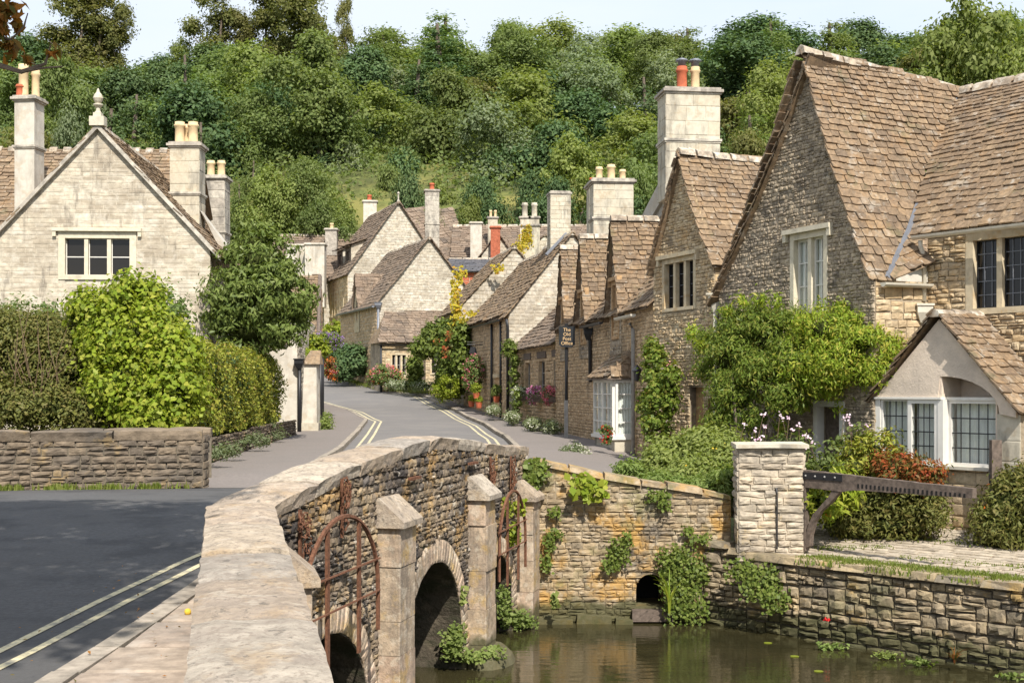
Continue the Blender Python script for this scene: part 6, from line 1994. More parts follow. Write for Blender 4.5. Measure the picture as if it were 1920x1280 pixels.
tv('b6', 106, blobs(6, 12, 3.7, 3.8, 12.8, 2.05), 190, 1.05, 75, (.26, .44), 'l_dark', 8.2, .4)
tv('b7', 107, blobs(7, 14, 4.1, 3.0, 13.1, 1.7), 150, .85, 60, (.24, .4), 'l_bright', 8.2, .35)
tv('s1', 108, blobs(8, 13, 2.6, 4.0, 14.0, 1.5), 150, .8, 60, (.22, .4), 'l_olive', 11.5, .25, lo=.5)
con = [((0, 0, 1.5 + 1.25 * i), (3.6 * (1 - i / 10.5), 3.6 * (1 - i / 10.5), .9)) for i in range(10)]
tv('c1', 109, con, 210, .75, 65, (.22, .42), 'l_dark', 14, .3, kind='con', flat=.45, asp=.35)
con2 = [((0, 0, 1.2 + 1.3 * i), (3.0 * (1 - (i / 10.5) ** 1.6), 3.0 * (1 - (i / 10.5) ** 1.6), 1.0)) for i in range(10)]
tv('c2', 110, con2, 200, .8, 60, (.22, .4), 'l_mid', 14, .3, kind='con', flat=.5, asp=.35)

used = set()
def tree(key, px, ytop, D, wpx, label=None, cat='tree', zb=None, group='trees on the wooded hillside'):
    x = X(px, D); z0 = hz(x, D) if zb is None else zb
    zt = Z(ytop, D); h = zt - z0
    hm = R.uniform(12.5, 16) if D > 99 else R.uniform(8.5, 11)
    if h < hm: z0 = zt - hm; h = hm
    if h > 19: z0 = z0; 
    root = TV[key]
    if key in used: root = copy_tree(root)
    used.add(key)
    s = wpx / F * D / (10.0 if key[0] == 'b' else 7.4 if key[0] == 'c' else 6.2)
    root.location = (x, D, z0 - .3)
    root.scale = (s, s, h / 14.2)
    root.rotation_euler = (0, 0, R.uniform(0, 6.28))
    tag(root, label or 'broadleaf tree in the mass of the wooded hillside', cat, group)
    return root
# skyline trees
tree('s1', 150, -30, 150, 120, 'tall airy tree on the skyline above the left chimney')
tree('s1', 225, 5, 155, 90, 'sparse drooping tree on the left skyline beside the taller airy one')
tree('s1', 412, -45, 160, 110, 'thin feathery tree against the sky left of the brown crowned one')
tree('b4', 545, -40, 158, 190, 'broad olive brown tree rising past the top edge of the picture')
tree('s1', 648, -5, 175, 50, 'small wispy tree top alone on the skyline')
tree('b2', 1800, -20, 95, 260, 'large fresh green tree at the upper right corner')
tree('b7', 1920, 30, 90, 230, 'fresh green tree cut by the right edge of the picture')
tree('c1', 350, 95, 118, 170, 'dark spreading conifer behind the left house chimney', 'conifer')
tree('b1', 600, 50, 117, 210, 'tall green tree with bare trunk visible at its foot')
tree('c2', 470, 290, 108, 130, 'yellow green conifer behind the ash tree', 'conifer')
tree('b2', 610, 325, 104, 130, 'rounded fresh green tree below the bare trunk')
tree('b6', 945, 275, 112, 170, 'dark rounded yew behind the village chimneys')
tree('b7', 835, 328, 106, 130, 'light green bushy tree behind the square chimney')
tree('b5', 985, 190, 125, 160, 'grey green tree above the dark yew')
tree('b6', 1085, 300, 112, 120, 'dark tree behind the three pot chimney')
tree('b2', 1440, 105, 110, 180, 'sunlit rounded tree left of the great gable')
tree('b4', 1400, 235, 92, 130, 'low olive tree between big chimney and great gable')
tree('b7', 540, 360, 100, 110, 'pale yellowish small tree left of the bend houses')
tree('b1', 110, 95, 115, 150, 'green tree above the left finial')
tree('b5', 130, 190, 102, 130, 'light grey green tree between chimney and finial')
for k_, px_0, y_, D_0, w_, lab_ in (('b2', 500, 305, 95, 140, 'fresh green tree behind the paired left chimneys'), ('b3', 565, 285, 97, 150, 'leafy tree just left of the grassy clearing'), ('b7', 650, 372, 94, 110, 'low light green tree at the foot of the clearing'), ('c2', 447, 335, 93, 95, 'small conifer top over the ash tree'), ('b1', 595, 365, 92, 130, 'low mid green tree right of the ash tree top'), ('b4', 700, 330, 113, 120, 'olive tree at the upper edge of the clearing'), ('b6', 770, 320, 100, 110, 'dark round tree right of the clearing above the bend chimney'), ('b1', 735, 300, 109, 120, 'mid green tree half way across the clearing'), ('b6', 905, 330, 101, 130, 'dark tree behind the long village roof'), ('b6', 1000, 320, 102, 130, 'dark tree left of the block chimney top'), ('b3', 1200, 300, 100, 130, 'leafy tree left of the great chimney'), ('b6', 760, 280, 114, 140, 'dark tree at the right of the clearing'), ('b7', 880, 355, 96, 110, 'light green tree behind the village ridge'), ('b3', 800, 375, 95, 90, 'small leafy tree touching the square bend chimney'), ('b6', 1040, 330, 98, 120, 'dark tree behind the block chimney'), ('b6', 1150, 330, 98, 140, 'dark green tree behind the white ashlar chimneys'), ('b5', 660, 255, 116, 130, 'grey green tree above the clearing')):
    tree(k_, px_0, y_, D_0, w_, lab_)
for k_, px_0, y_, D_0, w_, lab_ in (('s1', 185, -15, 152, 130, 'full drooping tree between the two airy trees on the left skyline'), ('b4', 440, 15, 162, 120, 'olive tree below the feathery skyline tree'), ('s1', 500, -25, 163, 120, 'half airy tree beside the brown crowned skyline tree'), ('b7', 340, 60, 160, 110, 'light tree on the low left skyline gap')):
    tree(k_, px_0, y_, D_0, w_, lab_)
# the mass of the wood, row behind row
rows = [(104, 250, (60, 1900, 150), 175), (114, 195, (0, 1950, 140), 175), (124, 150, (-20, 1950, 130), 180), (136, 105, (-40, 1960, 125), 175), (148, 72, (-40, 1960, 120), 175), (162, 45, (-40, 1960, 115), 170), (178, 30, (-40, 1970, 110), 160)]
sky_line = [(-50, 70), (60, 55), (120, 100), (260, 130), (330, 80), (480, 70), (620, 85), (680, 70), (730, 35), (840, 8), (920, 38), (1000, 18), (1080, 12), (1200, 22), (1290, 45), (1400, 25), (1500, 20), (1560, 18), (1650, 40), (1690, 75), (1760, 25), (1850, 10), (2000, 10)]
skip_meadow = lambda px, D: D < 120 and 625 < px < 800
kinds = ['b1', 'b3', 'b2', 'b4', 'b5', 'b6', 'b7', 'b3', 'b1', 'b6', 'c2', 'b6', 'b5', 'c1']
labs = {'b1': 'mid green broadleaf tree in the mass of the wooded hillside', 'b2': 'fresh green broadleaf tree in the mass of the wooded hillside', 'b3': 'leafy mid green tree in the mass of the wooded hillside', 'b4': 'olive tinged broadleaf tree in the mass of the wooded hillside', 'b5': 'grey green broadleaf tree in the mass of the wooded hillside', 'b6': 'dark broadleaf tree in the mass of the wooded hillside', 'b7': 'loose fresh green tree in the mass of the wooded hillside', 'c1': 'dark conifer in the mass of the wooded hillside', 'c2': 'green conifer in the mass of the wooded hillside'}
wood = []
for ri, (D, yt, (a, b, st), wp) in enumerate(rows):
    px = a + (ri % 2) * st / 2
    while px < b:
        y = max(yt + R.uniform(-45, 45), interp(px, sky_line) + R.uniform(0, 22))
        dD = D + R.uniform(-5, 5)
        k = R.choice(kinds)
        if D <= 124 and px < 420 and R.random() < .5: k = R.choice(['c1', 'c2'])
        if not skip_meadow(px, D) and not (D < 110 and (420 < px < 640 or 790 < px < 1010)):
            wood.append((tree(k, px, y, dD, wp * R.uniform(.95, 1.5), labs[k]), px, ri, k))
        px += st * R.uniform(.75, 1.2)
marks = [(-200, 'the left edge of the picture'), (15, 'the left chimney stack'), (110, 'the gable finial'), (250, 'the slope of the left gable'), (340, 'the paired left chimneys'), (430, 'the ash tree'), (530, 'the street gap'), (620, 'the red potted small chimney'), (700, 'the tall bend gable'), (780, 'the square bend chimney'), (850, 'the village roofs'), (940, 'the red brick chimney'), (1000, 'the block chimney'), (1090, 'the three pot chimney'), (1180, 'the limewashed gable slope'), (1240, 'the great chimney'), (1340, 'the sagging rear ridge'), (1420, 'the great gable foot'), (1490, 'the great gable apex'), (1570, 'the great gable ridge'), (1700, 'the roof valley'), (1810, 'the right hand roof')]
rdesc = ['at the foot of the wood', 'low in the wood', 'a third up the wood', 'halfway up the wood', 'high in the wood', 'just below the skyline', 'on the skyline']
seen = {}
for root, px, ri, k in wood:
    mk = [n_ for a_, n_ in marks if a_ <= px][-1]
    adj = labs[k].split(' in the mass')[0]
    seen.setdefault((adj, ri, mk), []).append((px, root))
for (adj, ri, mk), L in seen.items():
    L.sort(key=lambda t: t[0])
    for i, (px, root) in enumerate(L):
        root['label'] = adj + ' ' + rdesc[ri] + ' above ' + mk + ('' if len(L) == 1 else (', left one', ', right one')[min(i, 1)] if len(L) == 2 else ', number %d from left' % (i + 1))
for k in list(TV):
    if k not in used:
        for c in list(TV[k].children): bpy.data.objects.remove(c)
        bpy.data.objects.remove(TV[k])
# undergrowth at the foot of the wood
n = 9000
px_ = rng.uniform(-1, 1, n) * 48; py_ = rng.uniform(92, 150, n)
pz_ = np.array([hz(a, b) for a, b in zip(px_, py_)])
keep = ~((px_ > -13) & (px_ < -7.5) & (py_ < 112))
cl = np.stack([px_, py_, pz_], 1)[keep]
pp = np.repeat(cl, 5, 0) + rng.normal(0, .7, (len(cl) * 5, 3)) + np.array([0, 0, .7])
tag(leafmesh('undergrowth', pp, rng.normal(size=pp.shape) + np.array([0, -.4, .8]), (.3, .6), 'l_mid'), 'leafy undergrowth beneath the hillside trees', 'undergrowth', kind='stuff')

# ================================================================ garden plants
def bush(name, label, cat, ells, nc, cr, nl, leaf, mat, asp=.55, droop=0., corek=.62, flowers=(), base=None, stems=None, group=None, lo=.75, up=.35):
    b = base or (ells[0][0][0], ells[0][0][1], min(e[0][2] - e[1][2] for e in ells))
    t = empty(name, b, label, cat, group)
    p, n_ = clumps(ells, int(nc * 1.35), cr, int(nl * 1.35), lo, None, .85, up)
    leafmesh('foliage', p, n_, leaf, mat, t, asp, droop)
    if corek: core('shade_core', ells, 'leaf_core', t, corek * .78)
    for fm_, nf, fs in flowers:
        nf = max(4, int(nf * .6)); fp_, fn = shell(ells, nf, .92, 1.08)
        q = np.repeat(fp_, 5, 0) + rng.normal(0, fs * .45, (nf * 5, 3))
        leafmesh('blossom', q, rng.normal(size=q.shape) + np.array([0, -.7, .5]), (fs * .45, fs * .85), fm_, t, .8)
    if stems:
        m = MB()
        for a, b_, r_ in stems: m.tube([a, b_], [r_, r_ * .5], 5)
        m.build('stem', M['bark'], t)
    return t

def E(px, py, D, rx, ry, rz):
    """ellipsoid centred at a point of the view, radii in metres"""
    return (tuple(P(px, py, D)), (rx, ry, rz))

# ash tree by the left house
ash = empty('ash_tree', (X(470, 34), 34, 2.0), 'dense dark glossy ash tree in front of the left house', 'tree')
el = [E(490, 500, 33.5, 1.0, 1.0, 1.0), E(455, 560, 33.2, 1.0, 1.1, 1.0), E(530, 570, 33.4, .8, 1.0, .95), E(470, 620, 33, .95, 1.0, .6), E(525, 620, 33, .6, .8, .5), E(475, 455, 33.8, .65, .7, .55), E(415, 585, 33, .5, .6, .6), E(500, 555, 32.8, 1.0, .9, .9)]
p, n_ = clumps(el, 330, .3, 52, .7, None, .6, .3)
leafmesh('crown', p, n_, (.12, .22), 'l_ash', ash, .34, .9)
m = MB(); m.tube([(X(475, 33.5), 33.5, 1.9), (X(478, 33.5), 33.5, 4.2), P(490, 520, 33.5)], [.14, .1, .03], 7)
for px, py in ((440, 590), (530, 560), (470, 460), (415, 585)): m.tube([(X(478, 33.5), 33.5, 4.0), P(px, py, 33.4)], [.06, .02], 5)
m.build('trunk', M['bark'], ash)
core('shade_core', [(e[0], tuple(k * .6 for k in e[1])) for e in el], 'leaf_core', ash, .8)

# hedges along the left wall
el = [E(60, 690, 24.5, 1.4, 1.0, 1.0), E(135, 705, 24.2, .9, .8, .95), E(20, 640, 25, .9, .9, .6), E(95, 640, 24.8, .6, .7, .5), E(190, 765, 23.4, .4, .6, .4), E(-60, 690, 24.5, 1.3, 1, 1.2), E(80, 770, 23.4, 1.5, .7, .5)]
bush('box_hedge', 'loose brownish green hedge at the left edge behind the wall', 'hedge', el, 900, .22, 60, (.05, .1), 'l_box', .5, corek=.7, lo=.8)
m = MB(); rg = random.Random(4)
for k in range(20):
    a = P(rg.uniform(10, 200), rg.uniform(700, 780), 23.3); b_ = P(960 + (a.x / a.y * F) + rg.uniform(-40, 60), rg.uniform(560, 680), 23.4)
    m.tube([a, (a + b_) / 2 + Vector((rg.uniform(-.1, .1), -.1, 0)), b_], [.008, .006, .003], 4)
tag(m.build('bare_stems', M['twig']), 'bare twiggy stems poking out of the brownish hedge', 'stems')
el = [E(250, 640, 23.6, .8, .7, .75), E(195, 600, 23.8, .5, .5, .42), E(240, 560, 24, .4, .4, .32), E(310, 690, 23.2, .6, .6, .68), E(245, 725, 23.0, .8, .5, .65), E(325, 745, 22.8, .45, .5, .48), E(290, 785, 22.6, .6, .4, .25), E(160, 575, 24, .3, .3, .28), E(338, 670, 23.4, .32, .4, .48), E(205, 660, 23.4, .4, .4, .4), E(245, 530, 24, .1, .12, .14), E(205, 552, 24, .12, .12, .12), E(285, 548, 24, .12, .12, .14), E(325, 610, 23.8, .14, .14, .16), E(150, 545, 24.2, .08, .1, .16), E(352, 700, 23.2, .12, .14, .2), E(180, 640, 23.4, .14, .14, .14)]
bush('lime_bush', 'bright lime leaved bush standing above the roadside wall', 'bush', el, 430, .26, 38, (.05, .135), 'l_lime', .8, .5, corek=.7, lo=.8, stems=[(P(270, 800, 23.8), P(280, 700, 24), .02), (P(262, 800, 23.8), P(255, 690, 24), .018), (P(285, 800, 23.8), P(300, 720, 24), .018)])
el = [E(300, 575, 25.6, .5, .5, .4), E(330, 600, 25.4, .3, .4, .35), E(50, 595, 26, .6, .6, .3)]
bush('thin_shrub', 'thin green shrub tops between lime bush and ash tree', 'bush', el, 60, .2, 26, (.06, .12), 'l_mid', .5, corek=0)
hd = empty('clipped_hedge', (-6.3, 28, 2.5), 'neatly clipped yellow green hedge on the dry stone wall', 'hedge')
ang = math.atan2(-(33.6 - 23.4), -(-.55)) 
hx = lambda D: -6.85 - (D - 23.5) * .045
for seg in range(1):
    cx, cy = -6.78, 29.3
    p, n_ = boxshell(cx, cy, 2.62, 4.3, 5.9, .62, math.radians(90 + 2.4), 36000, None, .07)
    leafmesh('foliage', p, n_, (.05, .1), 'l_hedge', hd, .6)
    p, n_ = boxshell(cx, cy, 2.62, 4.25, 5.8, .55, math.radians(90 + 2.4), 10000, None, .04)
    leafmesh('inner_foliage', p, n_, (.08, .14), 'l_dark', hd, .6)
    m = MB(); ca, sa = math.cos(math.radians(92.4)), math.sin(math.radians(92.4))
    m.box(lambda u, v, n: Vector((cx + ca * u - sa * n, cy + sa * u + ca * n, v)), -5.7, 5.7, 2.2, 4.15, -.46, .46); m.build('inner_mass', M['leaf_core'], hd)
# silvery rock plants on the low wall
el = [E(400, 850, 23.4, .3, .2, .12), E(440, 838, 25.5, .3, .2, .12), E(480, 825, 29, .35, .2, .14), E(510, 808, 33, .35, .3, .2)]
bush('rock_plant', 'silvery rock plants spilling over the low hedge wall', 'plant', el, 60, .12, 22, (.04, .08), 'l_silver', .5, corek=0)

# flowers at the left of the street
el = [E(590, 655, 46, .45, .5, .5), E(572, 670, 44, .3, .4, .3)]
bush('variegated_shrub', 'yellow green shrub above the pier on the left pavement', 'bush', el, 70, .2, 26, (.08, .15), 'l_lime', .6, corek=.6)
el = [E(620, 640, 48, .45, .5, .35), E(606, 632, 48, .25, .4, .2)]
bush('hanging_basket', 'hanging basket of purple flowers on the left cottage', 'flowers', el, 40, .15, 14, (.06, .12), 'l_mid', .5, flowers=[('f_purple', 260, .07)])
el = [E(617, 685, 46, .2, .2, .3), E(622, 702, 46, .15, .2, .18)]
bush('hanging_basket', 'basket of orange and red flowers below the purple one', 'flowers', el, 30, .15, 14, (.06, .12), 'l_red', .5, flowers=[('f_orange', 60, .07), ('f_pink', 50, .06)])
el = [E(603, 800, 41, .25, .3, .25), E(612, 785, 43, .2, .3, .2)]
bush('doorstep_plant', 'low green plants at the foot of the battered pier', 'plant', el, 40, .14, 20, (.06, .12), 'l_bright', .5)
# climber and hedge by the bend house
el = [E(645, 675, 74, .9, .6, .85), E(668, 675, 72, .6, .6, .85), E(640, 690, 72, .8, .6, .6)]
bush('street_hedge', 'dark green hedge against the street wall of the bend house', 'hedge', el, 160, .3, 30, (.12, .24), 'l_dark', .6, corek=.8)
el = [E(628, 625, 82, .7, .6, .8), E(640, 640, 80, .5, .6, .6)]
bush('wall_climber', 'light green climber between the two bend houses', 'climber', el, 60, .3, 24, (.14, .26), 'l_lime', .6)
el = [E(722, 702, 67.2, .75, .5, .5), E(705, 708, 67.2, .4, .4, .35), E(740, 706, 67.4, .4, .4, .35)]
bush('flower_bed', 'mound of pink and orange flowers before the lean-to', 'flowers', el, 90, .2, 20, (.1, .18), 'l_mid', .5, flowers=[('f_pink', 330, .1), ('f_orange', 90, .1)])
el = [E(770, 722, 65.5, 1.0, .4, .22), E(800, 724, 64.5, .7, .4, .22), E(745, 720, 66.5, .6, .4, .2)]
bush('white_edging', 'white flowered edging along the far kerb', 'flowers', el, 70, .2, 18, (.08, .16), 'l_silver', .5, corek=.6, flowers=[('f_white', 300, .07)])
# creepers at the end of the right row
el = [E(845, 650, 57.2, .5, .5, 1.3), E(850, 710, 56.5, .45, .5, .9), E(826, 625, 60, .8, .5, .55), E(868, 660, 55.6, .35, .4, 1.3), E(800, 650, 63, .7, .5, .5), E(778, 690, 65, .3, .4, .9), E(835, 690, 58.5, .4, .4, 1.0)]
bush('street_creeper', 'green creeper with reddening leaves over the end cottage wall', 'climber', el, 420, .26, 26, (.1, .2), 'l_ivy', .8, corek=.6)
el = [E(830, 735, 56, .45, .4, .35), E(842, 725, 55.5, .4, .4, .5)]
bush('corner_plants', 'yellow green plants at the foot of the creeper', 'plant', el, 60, .2, 22, (.08, .16), 'l_lime', .4)
el = [E(890, 695, 52.4, .4, .35, .65), E(885, 715, 52.4, .35, .35, .4)]
bush('wall_baskets', 'tall bank of pink flowers below the hanging shop sign', 'flowers', el, 80, .16, 20, (.07, .13), 'l_mid', .5, flowers=[('f_pink', 230, .08)])
for i, (px, py, D, r, lab) in enumerate(((893, 727, 51, .2, 'round lime topiary ball left of the street doors'), (884, 748, 51.5, .13, 'small round lime plant in a pot by the kerb, left one'), (898, 750, 51, .13, 'small round lime plant in a pot by the kerb, right one'), (931, 732, 49, .22, 'round green hanging basket beside the black drainpipe'))):
    t = bush('potted_plant', lab, 'plant', [E(px, py, D, r, r, r)], 26, r * .4, 24, (.04, .08), 'l_lime' if i < 3 else 'l_bright', .6, corek=.8, group='potted plants along the right pavement')
    c = P(px, py, D) - Vector((0, 0, r * 1.6)); m = MB(); m.lathe(c, [(.1, -.1), (.14, .12), (.15, .14)], 10); m.build('pot', M['pot_terra'], t)
el = [E(965, 700, 45.6, .12, .15, 1.0), E(957, 655, 46.5, .25, .2, .3), E(968, 760, 44.5, .15, .2, .5)]
bush('pipe_climber', 'thin climber beside the black downpipe of the white gable', 'climber', el, 60, .15, 20, (.07, .13), 'l_ivy', .6, corek=0)
# window boxes
for px, D, fm_, lab in ((985, 46.2, 'f_white', 'silvery white window box, farthest of the three on the low cottage'), (1013, 43.6, 'f_mag', 'magenta and white window box, middle of the three on the low cottage'), (1042, 41.6, 'f_pink', 'pink and silver window box, nearest of the three on the low cottage')):
    c = f0(u0_(px + 2), 0, .22); zc = 1.9 + 1.36
    t = bush('window_box', lab, 'flowers', [((c.x, c.y, zc + .12), (.25, .42, .2)), ((c.x - .08, c.y, zc - .05), (.15, .35, .18))], 40, .1, 16, (.05, .1), 'l_silver', .5, flowers=[(fm_, 330, .08)], group='window boxes on the low cottage')
    m = MB(); m.box(lambda u, v, n: Vector((c.x, c.y, zc)) + U0 * u + N0 * n + Vector((0, 0, v)), -.42, .42, -.16, .02, -.12, .12); m.build('box', M['timber'], t)
# white edging plants along the right pavement
el = [E(925, 768, 47, .25, .9, .16), E(960, 782, 43.5, .25, 1.1, .18), E(1000, 795, 40, .25, 1.0, .17), E(1035, 802, 38.2, .25, .6, .2)]
bush('pavement_edging', 'cream flowering edging plants along the cottage fronts', 'flowers', el, 110, .16, 18, (.05, .1), 'l_silver', .5, corek=.7, flowers=[('f_white', 420, .05)])
el = [E(1078, 852, 29.5, .32, .5, .26), E(1098, 862, 28.6, .2, .3, .22)]
bush('white_daisies', 'white daisy clump on the pavement edge before the shop bay', 'flowers', el, 70, .13, 22, (.04, .08), 'l_silver', .4, corek=.7, flowers=[('f_white', 200, .035)])
el = [E(1136, 806, 29.3, .12, .12, .1), E(1136, 822, 29.3, .1, .1, .1)]
bush('geranium', 'scarlet geranium standing before the white shop bay', 'flowers', el, 16, .08, 14, (.05, .09), 'l_mid', .8, flowers=[('f_red', 46, .06)])
# climbing rose on the small gable
el = [E(1228, 700, 26.6, .22, .25, .5), E(1240, 750, 26, .3, .3, .4), E(1225, 655, 27.2, .14, .2, .26), E(1258, 710, 25.8, .16, .2, .3), E(1232, 800, 25.8, .28, .3, .28), E(1212, 760, 26.8, .14, .2, .35)]
bush('climbing_rose', 'climbing rose with sparse pink blooms on the small gable', 'climber', el, 170, .14, 22, (.06, .12), 'l_wist', .6, corek=.4, flowers=[('f_pale', 22, .06), ('f_pink', 16, .06)])
el = [E(1270, 860, 22.5, .5, .5, .42), E(1320, 845, 22.3, .45, .5, .4), E(1235, 880, 22, .35, .4, .35), E(1345, 880, 21.5, .45, .5, .45), E(1300, 895, 21, .6, .4, .3), E(1360, 850, 22.2, .3, .4, .4)]
bush('garden_shrub', 'rounded yellow flowered shrub behind the retaining wall', 'bush', el, 330, .2, 36, (.05, .11), 'l_bright', .5, corek=.7, flowers=[('f_yel', 30, .05)])
el = [E(1250, 905, 20.6, .45, .3, .14), E(1330, 912, 20.2, .5, .3, .16), E(1180, 880, 21.5, .2, .3, .15), E(1365, 905, 19.9, .25, .3, .25)]
bush('ground_cover', 'feathery low greenery along the top of the retaining wall', 'plant', el, 150, .12, 30, (.05, .11), 'l_bright', .3, corek=.6)
# wisteria
el = [E(1400, 610, 23.3, .5, .5, .4), E(1450, 640, 22.9, .6, .6, .5), E(1370, 670, 23.2, .5, .5, .45), E(1335, 640, 23.8, .3, .35, .28), E(1430, 705, 22.6, .5, .5, .4), E(1550, 620, 22.0, .55, .55, .36), E(1620, 645, 21.6, .5, .5, .3), E(1570, 675, 21.7, .5, .5, .35), E(1500, 680, 22.2, .5, .5, .4), E(1470, 590, 23.0, .4, .4, .22), E(1665, 655, 21.5, .2, .3, .22), E(1470, 745, 22.2, .3, .4, .24), E(1370, 735, 22.9, .35, .4, .3), E(1640, 700, 21.4, .25, .3, .26), E(1545, 720, 21.8, .25, .4, .2), E(1320, 690, 23.6, .18, .25, .22), E(1400, 780, 22.7, .25, .3, .24), E(1600, 610, 21.8, .3, .4, .2), E(1350, 780, 22.9, .2, .3, .2)]
wis = bush('wisteria', 'large spreading wisteria covering the front of the gabled house', 'climber', [e for e in el if e[0][0] / e[0][1] < .232], 380, .2, 70, (.05, .12), 'l_wist', .27, 1.0, corek=.55, base=(X(1450, 22.6), 22.6, 1.06), lo=.78)
p, n_ = clumps([e for e in el if e[0][0] / e[0][1] >= .215], 330, .19, 95, .74, None, .85, .4)
leafmesh('lime_foliage', p, n_, (.05, .12), 'l_wist_lime', wis, .27, 1.0)
core('shade_core', [e for e in el if e[0][0] / e[0][1] >= .232], 'leaf_core', wis, .45)
spr = [E(px_0, y_, 23.4 - (px_0 - 1300) / 400 * 2.0, .1, .14, .1) for px_0, y_ in ((1300, 625), (1312, 650), (1330, 605), (1365, 585), (1390, 568), (1425, 562), (1455, 566), (1300, 690), (1310, 740), (1330, 800), (1365, 820), (1420, 815), (1465, 800), (1505, 760), (1540, 575), (1580, 572), (1610, 588), (1650, 605), (1685, 640), (1692, 675), (1668, 725), (1650, 755), (1610, 735), (1575, 760))]
p, n_ = clumps(spr, 60, .13, 40, .3, None, 1.0, .3)
leafmesh('trailing_sprays', p, n_, (.07, .14), 'l_wist_lime', wis, .27, 1.0)
m = MB(); rg = random.Random(9)
for px in (1380, 1410, 1445, 1475): m.tube([P(px, 850, 22.7), P(px + rg.uniform(-12, 12), 790, 22.6), P(px + rg.uniform(-30, 30), 700, 22.6)], [.035, .03, .02], 6)
m.build('trunk', M['bark'], wis)
# anemones and beds in front of the house
el = [E(1420, 850, 20.4, .22, .3, .14), E(1480, 830, 20.4, .3, .3, .12), E(1555, 855, 20.0, .32, .3, .2), E(1600, 825, 20.3, .22, .3, .28), E(1530, 880, 19.8, .3, .3, .24), E(1480, 860, 20.1, .3, .3, .16), E(1480, 930, 20.3, .55, .35, .45), E(1565, 935, 20.3, .45, .35, .5), E(1420, 930, 20.4, .4, .35, .5)]
an = bush('anemone_bed', 'pale pink anemones flowering behind the gate pillar', 'flowers', el, 90, .15, 20, (.06, .13), 'l_mid', .5, corek=.4)
m = MB(); rg = random.Random(12); hd_ = []
for k in range(26):
    c_ = P(rg.choice([rg.uniform(1395, 1440), rg.uniform(1460, 1540), rg.uniform(1540, 1625)]), rg.uniform(775, 860), rg.uniform(19.8, 20.4))
    m.tube([c_ - Vector((rg.uniform(-.1, .1), 0, .35)), c_], [.005, .003], 4); hd_.append(c_)
m.build('flower_stem', M['twig'], an)
q = np.repeat(np.array([tuple(c_) for c_ in hd_]), 6, 0) + rng.normal(0, .018, (26 * 6, 3))
leafmesh('blossom', q, rng.normal(size=q.shape) * .5 + np.array([0, -1, .4]), (.03, .05), 'f_pale', an, .8)
el = [E(1640, 850, 20.1, .35, .4, .35), E(1605, 880, 19.9, .3, .4, .4)]
bush('feathery_fern', 'feathery olive fern left of the red shrub', 'plant', el, 60, .16, 26, (.06, .13), 'l_hedge', .3, corek=.5)
el = [E(1690, 880, 19.4, .4, .35, .22), E(1735, 890, 19.2, .3, .3, .16), E(1660, 870, 19.8, .25, .3, .2)]
bush('red_cotoneaster', 'red berried cotoneaster under the bay window', 'bush', el, 90, .15, 26, (.05, .1), 'l_red', .4, corek=.7)
el = [E(1640, 945, 19.8, .52, .42, .4), E(1710, 948, 19.5, .46, .4, .38), E(1590, 960, 19.9, .32, .36, .32), E(1740, 962, 19.3, .26, .3, .3), E(1670, 985, 19.5, .55, .35, .2), E(1600, 990, 19.7, .35, .3, .14)]
bush('low_shrub', 'arching olive shrub under the timber gate beam', 'bush', el, 240, .16, 34, (.05, .11), 'l_box', .35, .5, corek=.75)
el = [E(1540, 935, 18.9, .3, .35, .35), E(1575, 920, 19.2, .25, .3, .3)]
bush('crocosmia', 'strappy green leaves with orange flowers behind the gate brace', 'plant', el, 60, .16, 20, (.1, .2), 'l_lime', .25, .4, corek=.6, flowers=[('f_orange', 8, .06)])
el = [E(1890, 950, 18.7, .44, .4, .44), E(1930, 920, 18.8, .42, .4, .42), E(1862, 985, 18.6, .34, .3, .26), E(1915, 1000, 18.4, .5, .35, .24), E(1985, 960, 18.2, .52, .4, .55), E(1890, 1005, 18.5, .4, .3, .15)]
bush('right_cotoneaster', 'spiky red tinged shrub at the right edge beside the gatepost', 'bush', el, 240, .16, 34, (.05, .11), 'l_box', .35, .5, corek=.75, flowers=[('f_orange', 26, .04)])

# ================================================================ greenery on walls and water edge
def ivy(label, spots, leaf=(.035, .075), mat='l_ivy', dens=150, name='ivy_patch', n=(0, -1, .3), cat='ivy'):
    """patch of leaves on a wall: spots = [(px, py, depth, rx, rz)]"""
    t = empty(name, P(*spots[0][:3]), label, cat, 'wall greenery')
    for px, py, D, rx, rz in spots:
        c = np.array(P(px, py, D)); k = max(6, int(dens * rx * rz * 40))
        a = rng.normal(size=(k, 3)) * np.array([rx * .5, .05, rz * .5])
        a = a[(np.abs(a[:, 0]) < rx) & (np.abs(a[:, 2]) < rz)]
        a[:, 1] = -np.abs(a[:, 1])
        leafmesh('leaf_cluster', c + a, np.array(n) + rng.normal(size=a.shape) * .5, leaf, mat, t, .8, .4)
    return t
for lab, mat_, spots in (
    ('yellow creeper climbing the roof edge of the end cottage', 'l_yellow', [(862, 512, 57.4, .35, .3), (857, 535, 57.2, .32, .4), (854, 560, 57, .28, .5), (858, 585, 56.8, .3, .45), (870, 600, 56.6, .5, .3), (885, 590, 56, .35, .2), (850, 610, 56.8, .25, .4)]),
    ('reddish autumn leaves within the green creeper', 'l_red', [(838, 660, 56.2, .25, .35), (842, 630, 56.4, .2, .25), (820, 640, 59, .2, .2)]),
    ('orange yellow creeper running along a cottage ridge', 'l_yellow', [(988, 437, 85, .4, .6), (984, 452, 85, .6, .5), (972, 466, 84.5, .6, .4), (960, 478, 84, .6, .4), (946, 490, 83.5, .5, .3), (935, 505, 58, .35, .25)])):
    ivy(lab, spots, (.1, .2), mat_, 16, 'creeper', (-.3, -1, .5), 'climber')
D_ = 19.2
